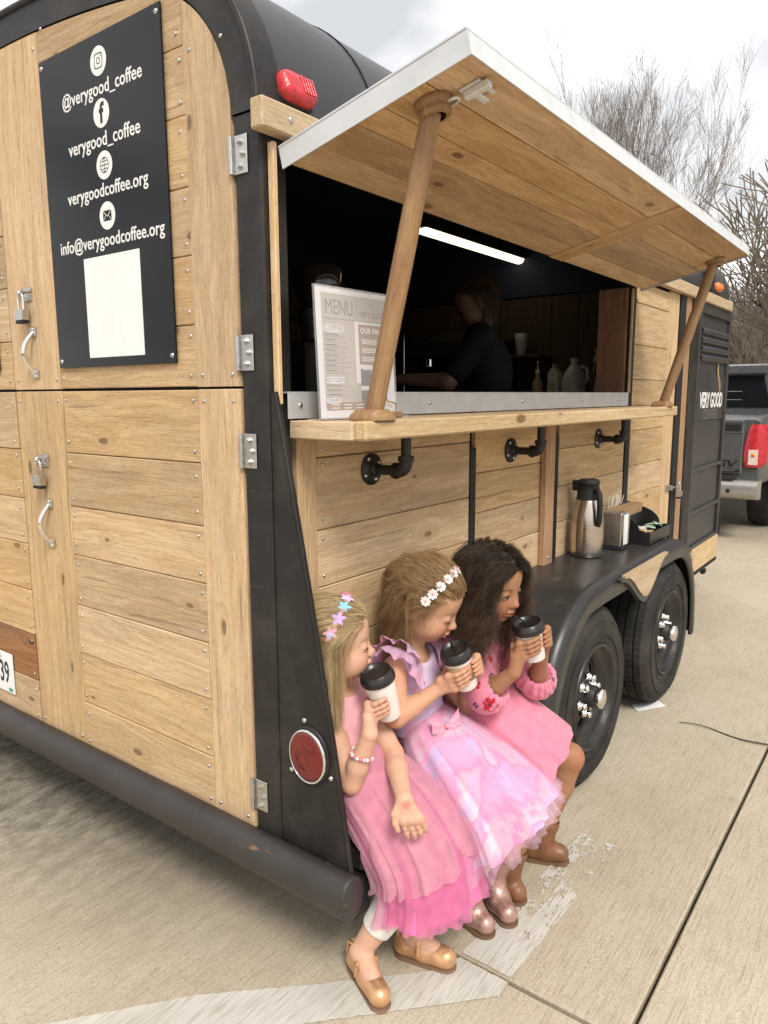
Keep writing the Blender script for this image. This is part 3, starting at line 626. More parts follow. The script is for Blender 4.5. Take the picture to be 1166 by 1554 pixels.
# marker lights
def marker(x, y, z, mats, sx, sz):
    h = empty('marker_light', (x, y, z), parent=TR); n_ = np.array([0, -.93, .36]); u = np.array([1.0, 0, 0]); v = np.array([0, .36, .93]); o2 = np.array([x, y, z])
    def sl(k, d): return [o2+n_*d+u*sx*k*np.sign(math.cos(a))*abs(math.cos(a))**.5+v*sz*k*np.sign(math.sin(a))*abs(math.sin(a))**.5 for a in np.linspace(0, 2*math.pi, 36, endpoint=False)]
    g = G(); g.grid([sl(1.08, -.012), sl(1.08, .012), sl(1.0, .016)], close=True); g.build('housing', DARKBLK, h)
    g = G(); g.grid([sl(.99, .014), sl(.97, .032), sl(.86, .042), sl(.6, .046), sl(.02, .047)], close=True)
    for k in range(5): g.tube([o2+n_*.0475+u*(sx*(.05+.16*k))+v*sz*q for q in (-.6, 0, .6)], .003, 5)
    g.build('lens', mats, h)
marker(1.385, 1.315, 2.232, LENSC, .058, .036); marker(5.62, 1.318, 2.245, AMBER, .06, .032)
g = G(); g.box(5.30, 5.42, 1.27, 1.33, 2.20, 2.33, .01); g.build('roof_vent_box', DARKBLK, TR)
# ---------------- front: side door frame, louvred panel with the name
g = G(); g.box(4.69, 4.80, YS-.012, YS+.02, .36, 2.11, .004); g.build('door_frame', DARKBLK, TR)
plank('frame_strip', TR, (4.865, YS+.0, 1.235), 1.75, .115, .02, Z, (-1, 0, 0), W_BAT)
g = G(); g.box(4.93, 5.10, YS-.02, YS+.02, .30, 2.12, .006); g.build('door_frame', BLACK, TR)
PANEL = plain('panel_grey_black', (.042, .041, .042), .42, var=.2, scale=5, bump=.05, bscale=40)
fp = empty('side_panel', (5.5, YS, .3), parent=TR)
g = G(); g.box(5.10, 5.99, YS-.002, YS+.018, .46, 2.12)
g.box(5.10, 5.99, YS-.022, YS-.002, 2.045, 2.12, .004); g.box(5.945, 5.99, YS-.022, YS-.002, .46, 2.043, .004); g.box(5.10, 5.15, YS-.022, YS-.002, .46, 2.043, .004)
for z in (1.015, .72, .47): g.box(5.152, 5.943, YS-.020, YS-.002, z-.014, z+.014, .005)
g.build('panel_sheet', PANEL, fp)
for k in range(4):
    z = 1.955-.058*k-.02; P = [[(x, YS-.004-.022*math.sin(a), z+.022*math.cos(a)) for a in np.linspace(0, math.pi, 8)] for x in (5.17, 5.93)]; g = G(); g.grid(P); g.build('louvre', PANEL, fp)
g = G(); g.box(5.155, 5.94, YS-.0085, YS-.0025, 1.345, 1.655, .001); nb = g.build('name_board', PANEL, fp)
g = G(); text(g, 'VERY GOOD', .145, (5.575, YS-.009, 1.475), X, Z, sx=.80, bold=.004, extr=.0006, space=.95); g.build('lettering', WHITE, nb)
TAN = plain('tan_print', (.45, .27, .13), .5)
g = G(); text(g, 'COFFEE', .10, (5.56, YS-.009, 1.378), X, Z, extr=.0006, space=1.15); g.build('lettering', plain('grey_print', (.16, .15, .14), .5), nb)
def steam(g, o, u, v, s, th=.0006):
    o, u, v = (np.asarray(q, float) for q in (o, u, v)); n = np.cross(u, v)
    def S(t): return np.array([.16*math.sin(t*5.6+.4)*(1-.25*t), t])
    for dx, t0, t1, w_ in ((0, .15, 1.0, .085), (.09, 0, .62, .06)):
        ts = np.linspace(t0, t1, 18); A_, B_ = [], []
        for q in ts:
            w2 = w_*math.sin(math.pi*(q-t0)/(t1-t0))**.7; c = S(q)+[dx, 0]; A_.append(o+u*s*(c[0]-w2)+v*s*c[1]+n*th); B_.append(o+u*s*(c[0]+w2)+v*s*c[1]+n*th)
        g.grid([A_, B_], smooth=False)
g = G(); steam(g, (5.74, YS-.009, 1.515), X, Z, .25); g.build('steam_emblem', TAN, nb)
plank('bottom_board', fp, (5.63, YS-.006, .37), .72, .175, .03, X, Z, W_CTR)
g = G(); g.box(5.27, 6.0, YS-.02, YS+.02, .25, .279, .004); g.box(5.6, 5.66, YS-.03, YS+.0, .215, .25, .004); g.box(5.992, 6.012, YS-.03, YS+.02, .46, .62, .004); g.build('bottom_rail', DARKBLK, fp)
g = G(); g.box(5.88, 5.99, YS-.02, YS+.012, 2.123, 2.19, .004); g.build('corner_cap', GALV, fp)
# hasp and lock on the side door
g = G(); g.box(4.60, 4.66, YS-.006, YS, .93, .97, .002); g.cyl((4.66, YS-.02, .95), (4.76, YS-.03, .95), .006, n=8); g.box(4.655, 4.668, YS-.026, YS-.004, .935, .965, .002); g.build('side_hasp', STEEL, TR)
padlock((4.745, YS-.045, .985), X, Y, 'small padlock hanging on the side door of the trailer', 1.15)

# ---------------- fender and wheels
YF = .955
def fpath(off=0.0):
    P = [(2.185, .22), (2.19, .40), (2.235, .55), (2.33, .685), (2.46, .775), (2.60, .81), (3.0, .812), (3.4, .812), (3.72, .808), (3.86, .775), (3.98, .69), (4.075, .55), (4.12, .40), (4.13, .24)]
    P = np.array(P); tt = np.linspace(0, len(P)-1, 90); s = np.arange(len(P))
    def cr(k):
        i = min(int(k), len(P)-2); f = k-i; p0, p1, p2, p3 = P[max(i-1, 0)], P[i], P[i+1], P[min(i+2, len(P)-1)]
        return .5*((2*p1)+(-p0+p2)*f+(2*p0-5*p1+4*p2-p3)*f*f+(-p0+3*p1-3*p2+p3)*f**3)
    Q = np.array([cr(k) for k in tt]); Tn = np.gradient(Q, axis=0); Tn /= np.linalg.norm(Tn, axis=1)[:, None]; Nn = np.stack([-Tn[:, 1], Tn[:, 0]], 1)
    return Q + Nn*off
def fender(mir):
    f = (lambda y: y) if not mir else (lambda y: 5.0-y)
    prof = [(YS-.002, 0.0), (YF+.045, 0.0)] + [(YF+.045-.045*math.sin(a), -.045+.045*math.cos(a)) for a in np.linspace(.2, math.pi/2, 6)] + [(YF, -.085), (YF+.01, -.093), (YF+.018, -.085), (YF+.018, -.05), (YF+.05, -.012), (YS-.002, -.012)]
    g = G(); P = []
    for y, d in prof: q = fpath(d); P.append([(a, f(y), b) for a, b in q])
    if mir: P = P[::-1]
    g.grid(P); return g.build('fender', ROOFB, TR)
fenders = [fender(0), fender(1)]
wl = G(); q = fpath(-.02)
wl.grid([[(a, 1.283, max(b, .2)) for a, b in q], [(a, 1.283, .2) for a, b in q]]); wl.build('wheel_well', DARKBLK, fenders[0])
# centre skirt with its wooden trim
def vskirt(x0, x1, zt, zb, n=16):
    top = [(x0, zt), (x1, zt)]; xm = (x0+x1)/2; B = []
    for k in range(2*n+1):
        s = -1+k/n; h = .5*(1+math.cos(math.pi*min(1, abs(s)**.92))); B.append((xm+(x1-x0)/2*s, zt-.012-(zt-zb-.012)*h))
    return [B[0]] + B + [(x1, zt), (x0, zt)]
g = G(); g.prism(vskirt(2.82, 3.47, .795, .635)[::-1], (0, YF+.004, 0), X, Z, .02); g.build('centre_skirt', ROOFB, fenders[0])
boardpoly('skirt_trim', TR, [(a-3.145, b-.73) for a, b in vskirt(2.86, 3.43, .805, .66)], .018, (3.145, YF-.0125, .73), X, Z, W_CTR)
g = G(); g.box(4.10, 4.19, 1.0, 1.20, .26, .285, .004); g.box(4.175, 4.19, 1.0, 1.22, .26, .40, .004); g.box(4.12, 4.18, 1.02, 1.2, .22, .26, .004); g.build('step_bracket', DARKBLK, TR)
RIM = plain('black_steel_rim', (.022, .020, .019), .34, var=.3, scale=30, spec=.5)
def wheel(x, side=0):
    """axis towards -Y; outer face y=.975"""
    c = np.array([x, .975, .355]); ax = np.array([0, -1.0, 0]); w_ = empty('wheel', tuple(c), parent=TR)
    n = 72
    g = G(); prof = [(.205, .0), (.235, .010), (.262, .016), (.290, .017), (.316, .010), (.334, -.002), (.345, -.018)]
    g.lathe(prof, c, ax, n); g.lathe([(.345, -.2), (.332, -.216), (.30, -.222), (.20, -.20)], c, ax, n)
    for rr in (.302, .246): g.lathe([(rr-.003, .0155), (rr, .0185), (rr+.003, .0155)], c, ax, n)
    # tread: four grooves, sipe blocks
    g.lathe([(.345, -.018), (.352, -.03), (.354, -.05), (.345, -.052), (.345, -.06), (.354, -.062), (.3555, -.095), (.346, -.097), (.346, -.106), (.3555, -.108), (.354, -.142), (.345, -.144), (.345, -.152), (.354, -.154), (.352, -.18), (.345, -.2)], c, ax, n, smooth=False)
    for k in range(n):
        a = 2*math.pi*(k+.5)/n; d = np.array([math.cos(a), 0, math.sin(a)]); tg = np.array([-math.sin(a), 0, math.cos(a)])
        M = np.eye(4); M[:3, 0] = tg; M[:3, 1] = (0, 1, 0); M[:3, 2] = d; M[:3, 3] = c + d*.349
        g.box(-.0115, .0105, .019, .048, -.004, .0065, 0, M); g.box(-.010, .0115, .063, .095, -.003, .0085, 0, M)
    g.build('tyre', RUBBER, w_)
    # rim with eight oval holes
    g = G(); g.lathe([(.212, -.02), (.212, .008), (.204, .014), (.198, .010), (.194, -.008), (.178, -.02), (.170, -.018), (.163, -.034), (.150, -.040), (.146, -.052)], c, ax, n)
    ho = 8; rad = np.linspace(.146, .07, 7); na = 96; P = []
    for r in rad:
        row = []
        for k in range(na):
            a = 2*math.pi*k/na; row.append(c + np.array([r*math.cos(a), .052-.016*math.sin((.146-r)/.076*math.pi*.5)**2, r*math.sin(a)]))
        P.append(row)
    V = np.array(P).reshape(-1, 3); F = []
    for i in range(len(rad)-1):
        rm = (rad[i]+rad[i+1])/2
        for k in range(na):
            a = 2*math.pi*(k+.5)/na; da = (a*ho/(2*math.pi)+.5) % 1-.5; da = da*2*math.pi/ho
            if ((rm-.117)/.021)**2 + (da*rm/.0165)**2 < 1: continue
            F.append((i*na+k, i*na+(k+1) % na, (i+1)*na+(k+1) % na, (i+1)*na+k))
    g.add(V, F, True); g.lathe([(.07, -.036), (.066, -.028), (.045, -.028), (.0425, -.02)], c, ax, 48)
    g.build('rim', RIM, w_)
    g = G(); g.lathe([(.15, -.075), (.001, -.075)], c, ax, 32); g.build('brake_drum', DARKBLK, w_)
    g = G(); g.lathe([(.043, -.03), (.043, .012), (.040, .015)], c, ax, 32); g.build('hub', BLACK, w_)
    g = G(); g.lathe([(.040, .014), (.040, .034), (.036, .043), (.018, .047), (.001, .048)], c, ax, 32); g.build('hub_cap', CHROME, w_)
    for k in range(6):
        a = 2*math.pi*k/6+.3; q = c + np.array([.071*math.cos(a), 0, .071*math.sin(a)])
        g = G(); g.lathe([(.020, -.03), (.020, -.024), (.0155, -.022), (.0155, -.006), (.013, .001), (.004, .003), (.0005, .003)], q, ax, 14); g.build('lug_nut', CHROME, w_)
    return w_
for x in (2.66, 3.645): wheel(x)
def far_wheel(x):
    c = np.array([x, 4.025, .355]); ax = np.array([0, 1.0, 0]); w_ = empty('wheel', tuple(c), parent=TR)
    g = G(); g.lathe([(.2, .0), (.29, .017), (.334, 0), (.354, -.03), (.354, -.18), (.332, -.216), (.2, -.2)], c, ax, 40); g.build('tyre', RUBBER, w_)
    g = G(); g.lathe([(.21, .008), (.198, .01), (.163, -.03), (.001, -.03)], c, ax, 32); g.build('rim', RIM, w_)
for x in (2.66, 3.645): far_wheel(x)
# ================================================================ inside the trailer
m, N, p, t, o = nodes('lamp_diffuser'); p.inputs['Base Color'].default_value = (.8, .75, .6, 1); p.inputs['Emission Color'].default_value = (1, .84, .55, 1); p.inputs['Emission Strength'].default_value = 1.5; LAMP = m
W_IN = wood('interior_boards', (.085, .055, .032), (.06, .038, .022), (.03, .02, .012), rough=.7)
inn = empty('interior_lining', (3, 2.5, .31), parent=TR)
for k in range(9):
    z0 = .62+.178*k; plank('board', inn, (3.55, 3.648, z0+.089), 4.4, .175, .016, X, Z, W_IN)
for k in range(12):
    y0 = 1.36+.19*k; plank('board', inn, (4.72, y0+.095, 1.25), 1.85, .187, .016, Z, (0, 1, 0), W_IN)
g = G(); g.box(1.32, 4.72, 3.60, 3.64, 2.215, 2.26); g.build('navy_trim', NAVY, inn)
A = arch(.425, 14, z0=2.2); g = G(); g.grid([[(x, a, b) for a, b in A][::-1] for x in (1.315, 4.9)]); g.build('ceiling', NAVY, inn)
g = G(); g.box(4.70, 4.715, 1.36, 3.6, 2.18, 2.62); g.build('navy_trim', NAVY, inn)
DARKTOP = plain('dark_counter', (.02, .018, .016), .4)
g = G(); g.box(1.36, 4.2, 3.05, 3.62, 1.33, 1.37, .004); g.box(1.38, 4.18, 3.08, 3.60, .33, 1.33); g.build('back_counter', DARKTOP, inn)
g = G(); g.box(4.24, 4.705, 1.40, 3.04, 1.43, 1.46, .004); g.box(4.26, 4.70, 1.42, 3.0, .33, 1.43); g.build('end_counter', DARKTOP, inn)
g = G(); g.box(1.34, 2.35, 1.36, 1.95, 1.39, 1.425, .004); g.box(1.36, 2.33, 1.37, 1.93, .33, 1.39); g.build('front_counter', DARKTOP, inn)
lm = empty('strip_lamp', (4.1, 2.35, 2.42), parent=TR)
g = G(); g.box(3.47, 4.69, 2.305, 2.395, 2.425, 2.47, .004); g.build('housing', DARKBLK, lm)
for x in (3.6, 4.5): g = G(); g.cyl((x, 2.35, 2.468), (x, 2.35, 2.60), .006, n=8); g.build('hanger_rod', DARKBLK, lm)
g = G(); P = [[(x, 2.35+.038*math.cos(a), 2.424-.03*math.sin(a)) for a in np.linspace(0, math.pi, 10)] for x in (3.49, 3.50, 4.66, 4.67)]; g.grid(P)
for x in (3.49, 4.67): g.prism([(.038*math.cos(a), -.03*math.sin(a)) for a in np.linspace(0, math.pi, 10)], (x-.001, 2.35, 2.424), (0, 1, 0), Z, .002)
g.build('diffuser', LAMP, lm)
GREY = plain('grey_plastic', (.25, .25, .25), .5); CREAM = plain('cream_plastic', (.62, .58, .50), .45); DKGL = plain('dark_glass', (.02, .015, .012), .1, spec=.6)
def grinder():
    r = tag(empty('coffee_grinder', (1.86, 1.66, 1.425)), 'dark coffee grinder with steel collar standing left inside the hatch', 'grinder'); x, y, z = 1.86, 1.66, 1.425
    g = G(); g.box(x-.09, x+.09, y-.11, y+.11, z, z+.035, .008); g.box(x-.045, x+.045, y+.01, y+.09, z+.035, z+.28, .01); g.build('stand', DARKBLK, r)
    g = G(); g.cyl((x, y, z+.28), (x, y, z+.36), .062, .066, n=24); g.lathe([(.066, 0), (.069, .004), (.069, .03), (.066, .034)], (x, y, z+.34), Z, 24); g.build('steel_collar', STEEL, r)
    g = G(); g.lathe([(.05, .0), (.075, .05), (.08, .13), (.06, .14), (.001, .142)], (x, y, z+.375), Z, 24); g.build('hopper', DKGL, r)
    g = G(); g.cyl((x-.03, y-.07, z+.04), (x-.03, y-.07, z+.28), .007, n=8); g.cyl((x+.02, y-.08, z+.12), (x+.02, y-.08, z+.28), .012, n=10); g.build('chute', STEEL, r)
    g = G(); g.box(x-.08, x+.06, y-.17, y-.115, z, z+.09, .004); g.build('drip_tray', GREY, r)
grinder()
def espresso():
    r = tag(empty('espresso_machine', (0, 0, 0)), 'black espresso machine with chrome rails on the end counter', 'coffee machine'); x, y, z = 0, 0, 0
    g = G(); g.box(x-.4, x+.4, y-.22, y+.25, z+.001, z+.12, .01); g.box(x-.4, x+.4, y-.02, y+.25, z+.12, z+.5, .02); g.box(x-.4, x+.4, y-.22, y+.25, z+.36, z+.5, .02); g.build('body', DARKBLK, r)
    for dx in (-.38, .38):
        g = G(); g.cyl((x+dx, y-.235, z+.04), (x+dx, y-.235, z+.56), .006, n=8); g.build('rail_post', CHROME, r)
    g = G(); g.cyl((x-.38, y-.235, z+.56), (x+.38, y-.235, z+.56), .006, n=8); g.build('rail', CHROME, r)
    for dx in (-.2, .12):
        g = G(); g.cyl((x+dx, y-.13, z+.30), (x+dx, y-.13, z+.36), .035, n=18); g.cyl((x+dx, y-.13, z+.30), (x+dx, y-.34, z+.28), .011, n=8); g.build('portafilter', CHROME, r)
    g = G(); g.tube([(x+.3, y-.22, z+.38), (x+.3, y-.27, z+.34), (x+.32, y-.28, z+.16)], .006, 8); g.build('steam_wand', CHROME, r)
    r.matrix_basis = Matrix.Translation((4.46, 2.68, 1.4605)) @ Matrix.Rotation(-math.pi/2, 4, 'Z') @ Matrix.Scale(.86, 4)
espresso()
def syrup(x, y, z, h, i):
    lab = ['tall syrup bottle with white pump beside the jug', 'dark syrup bottle with pump by the hatch jamb', 'short syrup bottle with pump at the counter end', 'amber syrup bottle with pump behind the others'][i]
    r = tag(empty('syrup_bottle', (x, y, z)), lab, 'bottle', 'syrup bottles on the end counter')
    g = G(); g.lathe([(.001, 0), (.034, .002), (.035, .02), (.035, h*.6), (.026, h*.72), (.013, h*.8), (.013, h*.9), (.001, h*.9)], (x, y, z+.001), Z, 16); g.build('bottle', plain('syrup_%d' % i, [(.12, .06, .03), (.05, .04, .03), (.2, .12, .06), (.14, .09, .05)][i], .15), r)
    g = G(); g.lathe([(.016, 0), (.016, .018), (.006, .02), (.006, .06), (.012, .062), (.012, .072), (.001, .072)], (x, y, z+h*.88), Z, 12); g.cyl((x, y, z+h*.88+.067), (x-.05, y-.02, z+h*.88+.06), .005, n=8); g.build('pump', CREAM, r)
for i, (x, y, h) in enumerate(((4.50, 1.72, .30), (4.46, 1.63, .33), (4.58, 1.66, .28), (4.62, 1.58, .36))): syrup(x, y, 1.46, h, i)
syr = tag(empty('pump_bottle', (4.5, 2.11, 1.46)), 'slim tan pump bottle left of the carton on the end counter', 'bottle')
g = G(); g.lathe([(.001, 0), (.034, .002), (.034, .14), (.014, .17), (.014, .2), (.001, .2)], (4.5, 2.11, 1.461), Z, 16); g.build('bottle', plain('tan_bottle', (.35, .25, .14), .3), syr)
g = G(); g.lathe([(.016, 0), (.016, .02), (.005, .022), (.005, .07), (.014, .072), (.001, .08)], (4.5, 2.11, 1.66), Z, 12); g.cyl((4.5, 2.11, 1.735), (4.45, 2.09, 1.73), .005, n=8); g.build('pump', CREAM, syr)
ctn = tag(empty('milk_carton', (4.5, 1.99, 1.46)), 'pale carton standing between pump bottle and jug', 'carton')
g = G(); g.box(4.465, 4.535, 1.955, 2.025, 1.461, 1.66, .003); g.prism([(-.035, 0), (.035, 0), (.004, .035), (-.004, .035)], (4.465, 1.99, 1.661), (0, 1, 0), Z, .07); g.box(4.466, 4.534, 1.986, 1.994, 1.69, 1.715); g.build('carton_body', CREAM, ctn)
g = G(); g.box(4.4635, 4.465, 1.965, 2.015, 1.50, 1.60); g.build('printed_panel', plain('carton_print', (.45, .36, .24), .5), ctn)
jg = tag(empty('milk_gallon', (4.5, 1.86, 1.46)), 'translucent white gallon jug on the end counter', 'jug')
g = G(); g.lathe([(.001, 0), (.07, .003), (.078, .02), (.078, .15), (.06, .2), (.03, .24), (.022, .25), (.022, .27), (.001, .27)], (4.5, 1.86, 1.461), Z, 20); g.tube([(4.5, 1.82, 1.70), (4.5, 1.775, 1.68), (4.5, 1.77, 1.62), (4.5, 1.79, 1.58)], .012, 8); g.build('jug_body', plain('milky_plastic', (.55, .53, .48), .35), jg)
g = G(); g.cyl((4.5, 1.86, 1.725), (4.5, 1.86, 1.748), .025, n=16); g.build('cap', CREAM, jg)
sh = empty('wall_shelf', (4.6, 2.27, 1.79), parent=TR); g = G(); g.box(4.5, 4.71, 2.1, 2.33, 1.765, 1.785, .003); g.build('shelf_board', W_IN, sh)
ps = tag(empty('paper_cup_stack', (4.58, 2.275, 1.786)), 'short stack of white paper cups on the wall shelf', 'cups')
for k in range(3):
    g = G(); g.lathe([(.001, .001), (.03, .001), (.042, .11), (.044, .113), (.042, .116)], (4.58, 2.275, 1.786+.012*k), Z, 20); g.build('paper_cup', WHITE, ps)
# ================================================================ on the counter
def menu():
    r = tag(empty('menu_holder', (1.50, 1.185, 1.462)), 'printed menu in a clear upright holder on the serving counter', 'menu')
    # panel plane leans back slightly; faces -Y
    o0 = np.array([1.492, 1.190, 1.4625]); u = np.array([.9985, -.055, 0]); u /= np.linalg.norm(u); v = np.array([0, .05, .9987]); n = np.cross(u, v); W_, H_ = .285, .318
    M = np.eye(4); M[:3, 0] = u; M[:3, 1] = v; M[:3, 2] = n; M[:3, 3] = o0
    PAP = plain('menu_paper', (.74, .71, .74), .35, var=.02); ac, N, p, t, o = nodes('clear_acrylic'); p.inputs['Base Color'].default_value = (.9, .92, .92, 1); p.inputs['Roughness'].default_value = .05; p.inputs['Alpha'].default_value = .16
    g = G(); g.box(-W_/2, W_/2, .004, H_, -.002, .0, 0, M); g.build('paper', PAP, r)
    g = G(); g.box(-W_/2-.004, W_/2+.004, 0, H_+.005, .0012, .0032, 0, M); g.box(-W_/2-.004, W_/2+.004, 0, H_+.005, -.0055, -.0030, 0, M); g.box(-W_/2-.02, W_/2+.02, 0, .004, -.03, .03, 0, M); g.build('acrylic_holder', ac, r)
    def P(x, y, d): return o0 + u*x + v*y + n*d
    def rect(g, x0, x1, y0, y1, d): g.add([P(x0, y0, d), P(x1, y0, d), P(x1, y1, d), P(x0, y1, d)], [(0, 1, 2, 3)])
    BEIGE = plain('menu_beige', (.44, .37, .32), .45, var=.03); BR = plain('menu_brown', (.28, .14, .06), .45, var=.05); GRN = plain('menu_text', (.10, .075, .06), .5)
    g = G(); rect(g, -.125, .128, .286-.04, .302+.004, .0002); rect(g, -.125, -.008, .088, .244, .0002); rect(g, -.125, .012, .025, .09, .00018); g.build('beige_block', BEIGE, r)
    g = G(); rect(g, .006, .118, .135, .238, .0003); rect(g, -.122, .12, .022, .042, .0004); g.build('brown_block', BR, r)
    g = G(); text(g, 'MENU', .052, P(-.062, .272, .0004), u, v, sx=.72, extr=.0001); rect(g, .002, .0035, .248, .300, .0005); rect(g, -.122, .12, .2445, .2462, .0005); text(g, 'VERY GOOD', .019, P(.063, .263, .0004), u, v, sx=.95, extr=.0001, bold=.0002); g.build('heading', GRN, r)
    g = G(); steam(g, P(.066, .274, .0004), u, v, .024, .0002); text(g, 'COFFEE', .010, P(.063, .252, .0004), u, v, extr=.0001); g.build('emblem', TAN, r)
    g = G(); text(g, 'OUR FAVES', .019, P(.062, .222, .0005), u, v, extr=.0001, bold=.0004)
    for k in range(4):
        for q in range(3): rect(g, .016, .016+RNG.uniform(.05, .095), .199-.022*k-.0045*q, .2012-.022*k-.0045*q, .0005)
    for k in range(2):
        for q in range(5): rect(g, -.105+.045*q, -.105+.045*q+.028, .0265+.008*k, .0288+.008*k, .0006)
    g.build('white_print', WHITE, r)
    g = G()
    for z0, h, wd in ((.222, .019, .072), (.096, .017, .072), (.046, .014, .052)):
        g.prism([(-.122+wd/2+(wd/2)*np.sign(math.cos(a))*abs(math.cos(a))**.5, z0+h/2*np.sign(math.sin(a))*abs(math.sin(a))**.6) for a in np.linspace(0, 2*math.pi, 24, endpoint=False)], P(0, 0, .0005), u, v, .0003)
    for q in range(2):
        for k in range(2): g.prism([(a, b) for a, b in ((.006+.06*q, .127-.055*k), (.052+.06*q, .127-.055*k), (.052+.06*q, .137-.055*k), (.006+.06*q, .137-.055*k))][:4], P(0, 0, .0006), u, v, .0003)
    g.build('white_tab', PAP, r)
    g = G(); text(g, 'COFFEE', .019, P(-.086, .222, .0010), u, v, extr=.0001); text(g, 'NOT COFFEE', .0135, P(-.086, .096, .0010), u, v, extr=.0001); text(g, 'SYRUPS', .012, P(-.096, .046, .0010), u, v, extr=.0001)
    zz = .207
    for k in range(8):
        rect(g, -.118, -.118+RNG.uniform(.03, .05), zz-.0012, zz+.0012, .0005); zz -= .0125
    zz = .084
    for k in range(3): rect(g, -.118, -.118+RNG.uniform(.04, .06), zz-.001, zz+.001, .0005); zz -= .0115
    g.build('menu_text', GRN, r); g = G(); zz = .2033
    for k in range(8):
        for q in range(2): rect(g, -.118, -.118+RNG.uniform(.07, .10), zz-.0006-.0034*q, zz+.0006-.0034*q, .0005)
        zz -= .0125
    zz = .0805
    for k in range(3): rect(g, -.118, -.118+RNG.uniform(.09, .115), zz-.0006, zz+.0006, .0005); zz -= .0115
    g.build('fine_print', plain('menu_fine', (.26, .20, .17), .5), r)
    m, N, p, t, o = nodes('coffee_bean_print'); q = N('ShaderNodeTexCoord').outputs['Object']; vo = N('ShaderNodeTexVoronoi', {'Vector': q, 'Scale': 260}).outputs[0]; t.links.new(ramp(N, vo, [(.1, (.2, .1, .05)), (.6, (.03, .015, .01))]), p.inputs['Base Color'])
    g = G()
    for q in range(2):
        for k in range(2): rect(g, .008+.06*q, .050+.06*q, .083-.055*k, .126-.055*k, .0004)
    g.build('photo_print', m, r)
menu()
ch = tag(empty('card_holder', (1.60, 1.17, 1.462)), 'small brass wire card holder on a wooden block beside the awning prop', 'card holder')
BRASS = plain('brass', (.55, .38, .14), .25, 1.0)
g = G(); g.box(1.535, 1.625, 1.15, 1.20, 1.4622, 1.4775, .003); g.build('wood_block', W_POST, ch)
g = G()
for y in (1.165, 1.185): g.tube([(1.545, y, 1.477), (1.545, y, 1.512), (1.612, y, 1.499), (1.612, y, 1.477)], .002, 6)
g.build('wire_frame', BRASS, ch)
g = G(); g.box(1.55, 1.605, 1.173, 1.176, 1.4778, 1.508); g.build('card', WHITE, ch)
# ================================================================ on the fender
def flask():
    x, y, z = 3.10, 1.195, .8125; r = tag(empty('thermal_flask', (x, y, z)), 'brushed steel thermal coffee carafe with black lid on the fender', 'carafe')
    m, N, p, t, o = nodes('brushed_steel'); q = N('ShaderNodeTexCoord').outputs['Object']; nn = N('ShaderNodeTexNoise', {'Vector': N('ShaderNodeMapping', {'Vector': q, 'Scale': (3, 3, 260)}).outputs[0], 'Scale': 1, 'Detail': 3}).outputs[0]
    p.inputs['Metallic'].default_value = 1; p.inputs['Base Color'].default_value = (.56, .50, .44, 1); t.links.new(math_(N, 'MULTIPLY_ADD', nn, .2, .14), p.inputs['Roughness'])
    g = G(); g.lathe([(.001, 0), (.066, .001), (.070, .006), (.070, .03), (.0725, .09), (.071, .15), (.064, .21), (.054, .245), (.05, .255)], (0, 0, 0), Z, 40); g.build('steel_body', m, r, Matrix.Translation((x, y, z)))
    g = G(); g.lathe([(.0515, .254), (.048, .29), (.044, .318), (.046, .320), (.048, .332), (.040, .342), (.001, .344)], (x, y, z), Z, 32); g.prism([(-.016, .29), (.016, .29), (.02, .335), (-.02, .335)], (x-.01, y+.03, z), (1, 0, 0), Z, -.035); g.build('lid', DARKBLK, r)
    a = -2.2; d = np.array([math.cos(a), math.sin(a), 0]); o2 = np.array([x, y, z])
    g = G(); g.tube([o2+d*.044+[0, 0, .295], o2+d*.068+[0, 0, .300], o2+d*.085+[0, 0, .285], o2+d*.090+[0, 0, .24], o2+d*.0895+[0, 0, .17], o2+d*.084+[0, 0, .145]], [.010, .011, .012, .0125, .012, .009], 10); g.build('handle', DARKBLK, r)
flask()
nd = tag(empty('napkin_dispenser', (3.34, 1.16, .8125)), 'small steel napkin dispenser between carafe and condiment tray', 'dispenser')
g = G(); g.box(3.285, 3.375, 1.10, 1.235, .8127, .825, .003); g.build('base', DARKBLK, nd)
g = G(); g.box(3.29, 3.37, 1.105, 1.23, .825, .985, .006); g.build('steel_case', STEEL, nd)
g = G(); g.box(3.298, 3.362, 1.1005, 1.1045, .835, .975, .001); g.build('napkins', WHITE, nd)
for xx in (3.292, 3.366): g = G(); g.box(xx, xx+.004, 1.098, 1.1049, .83, .98); g.build('face_frame', CHROME, nd)
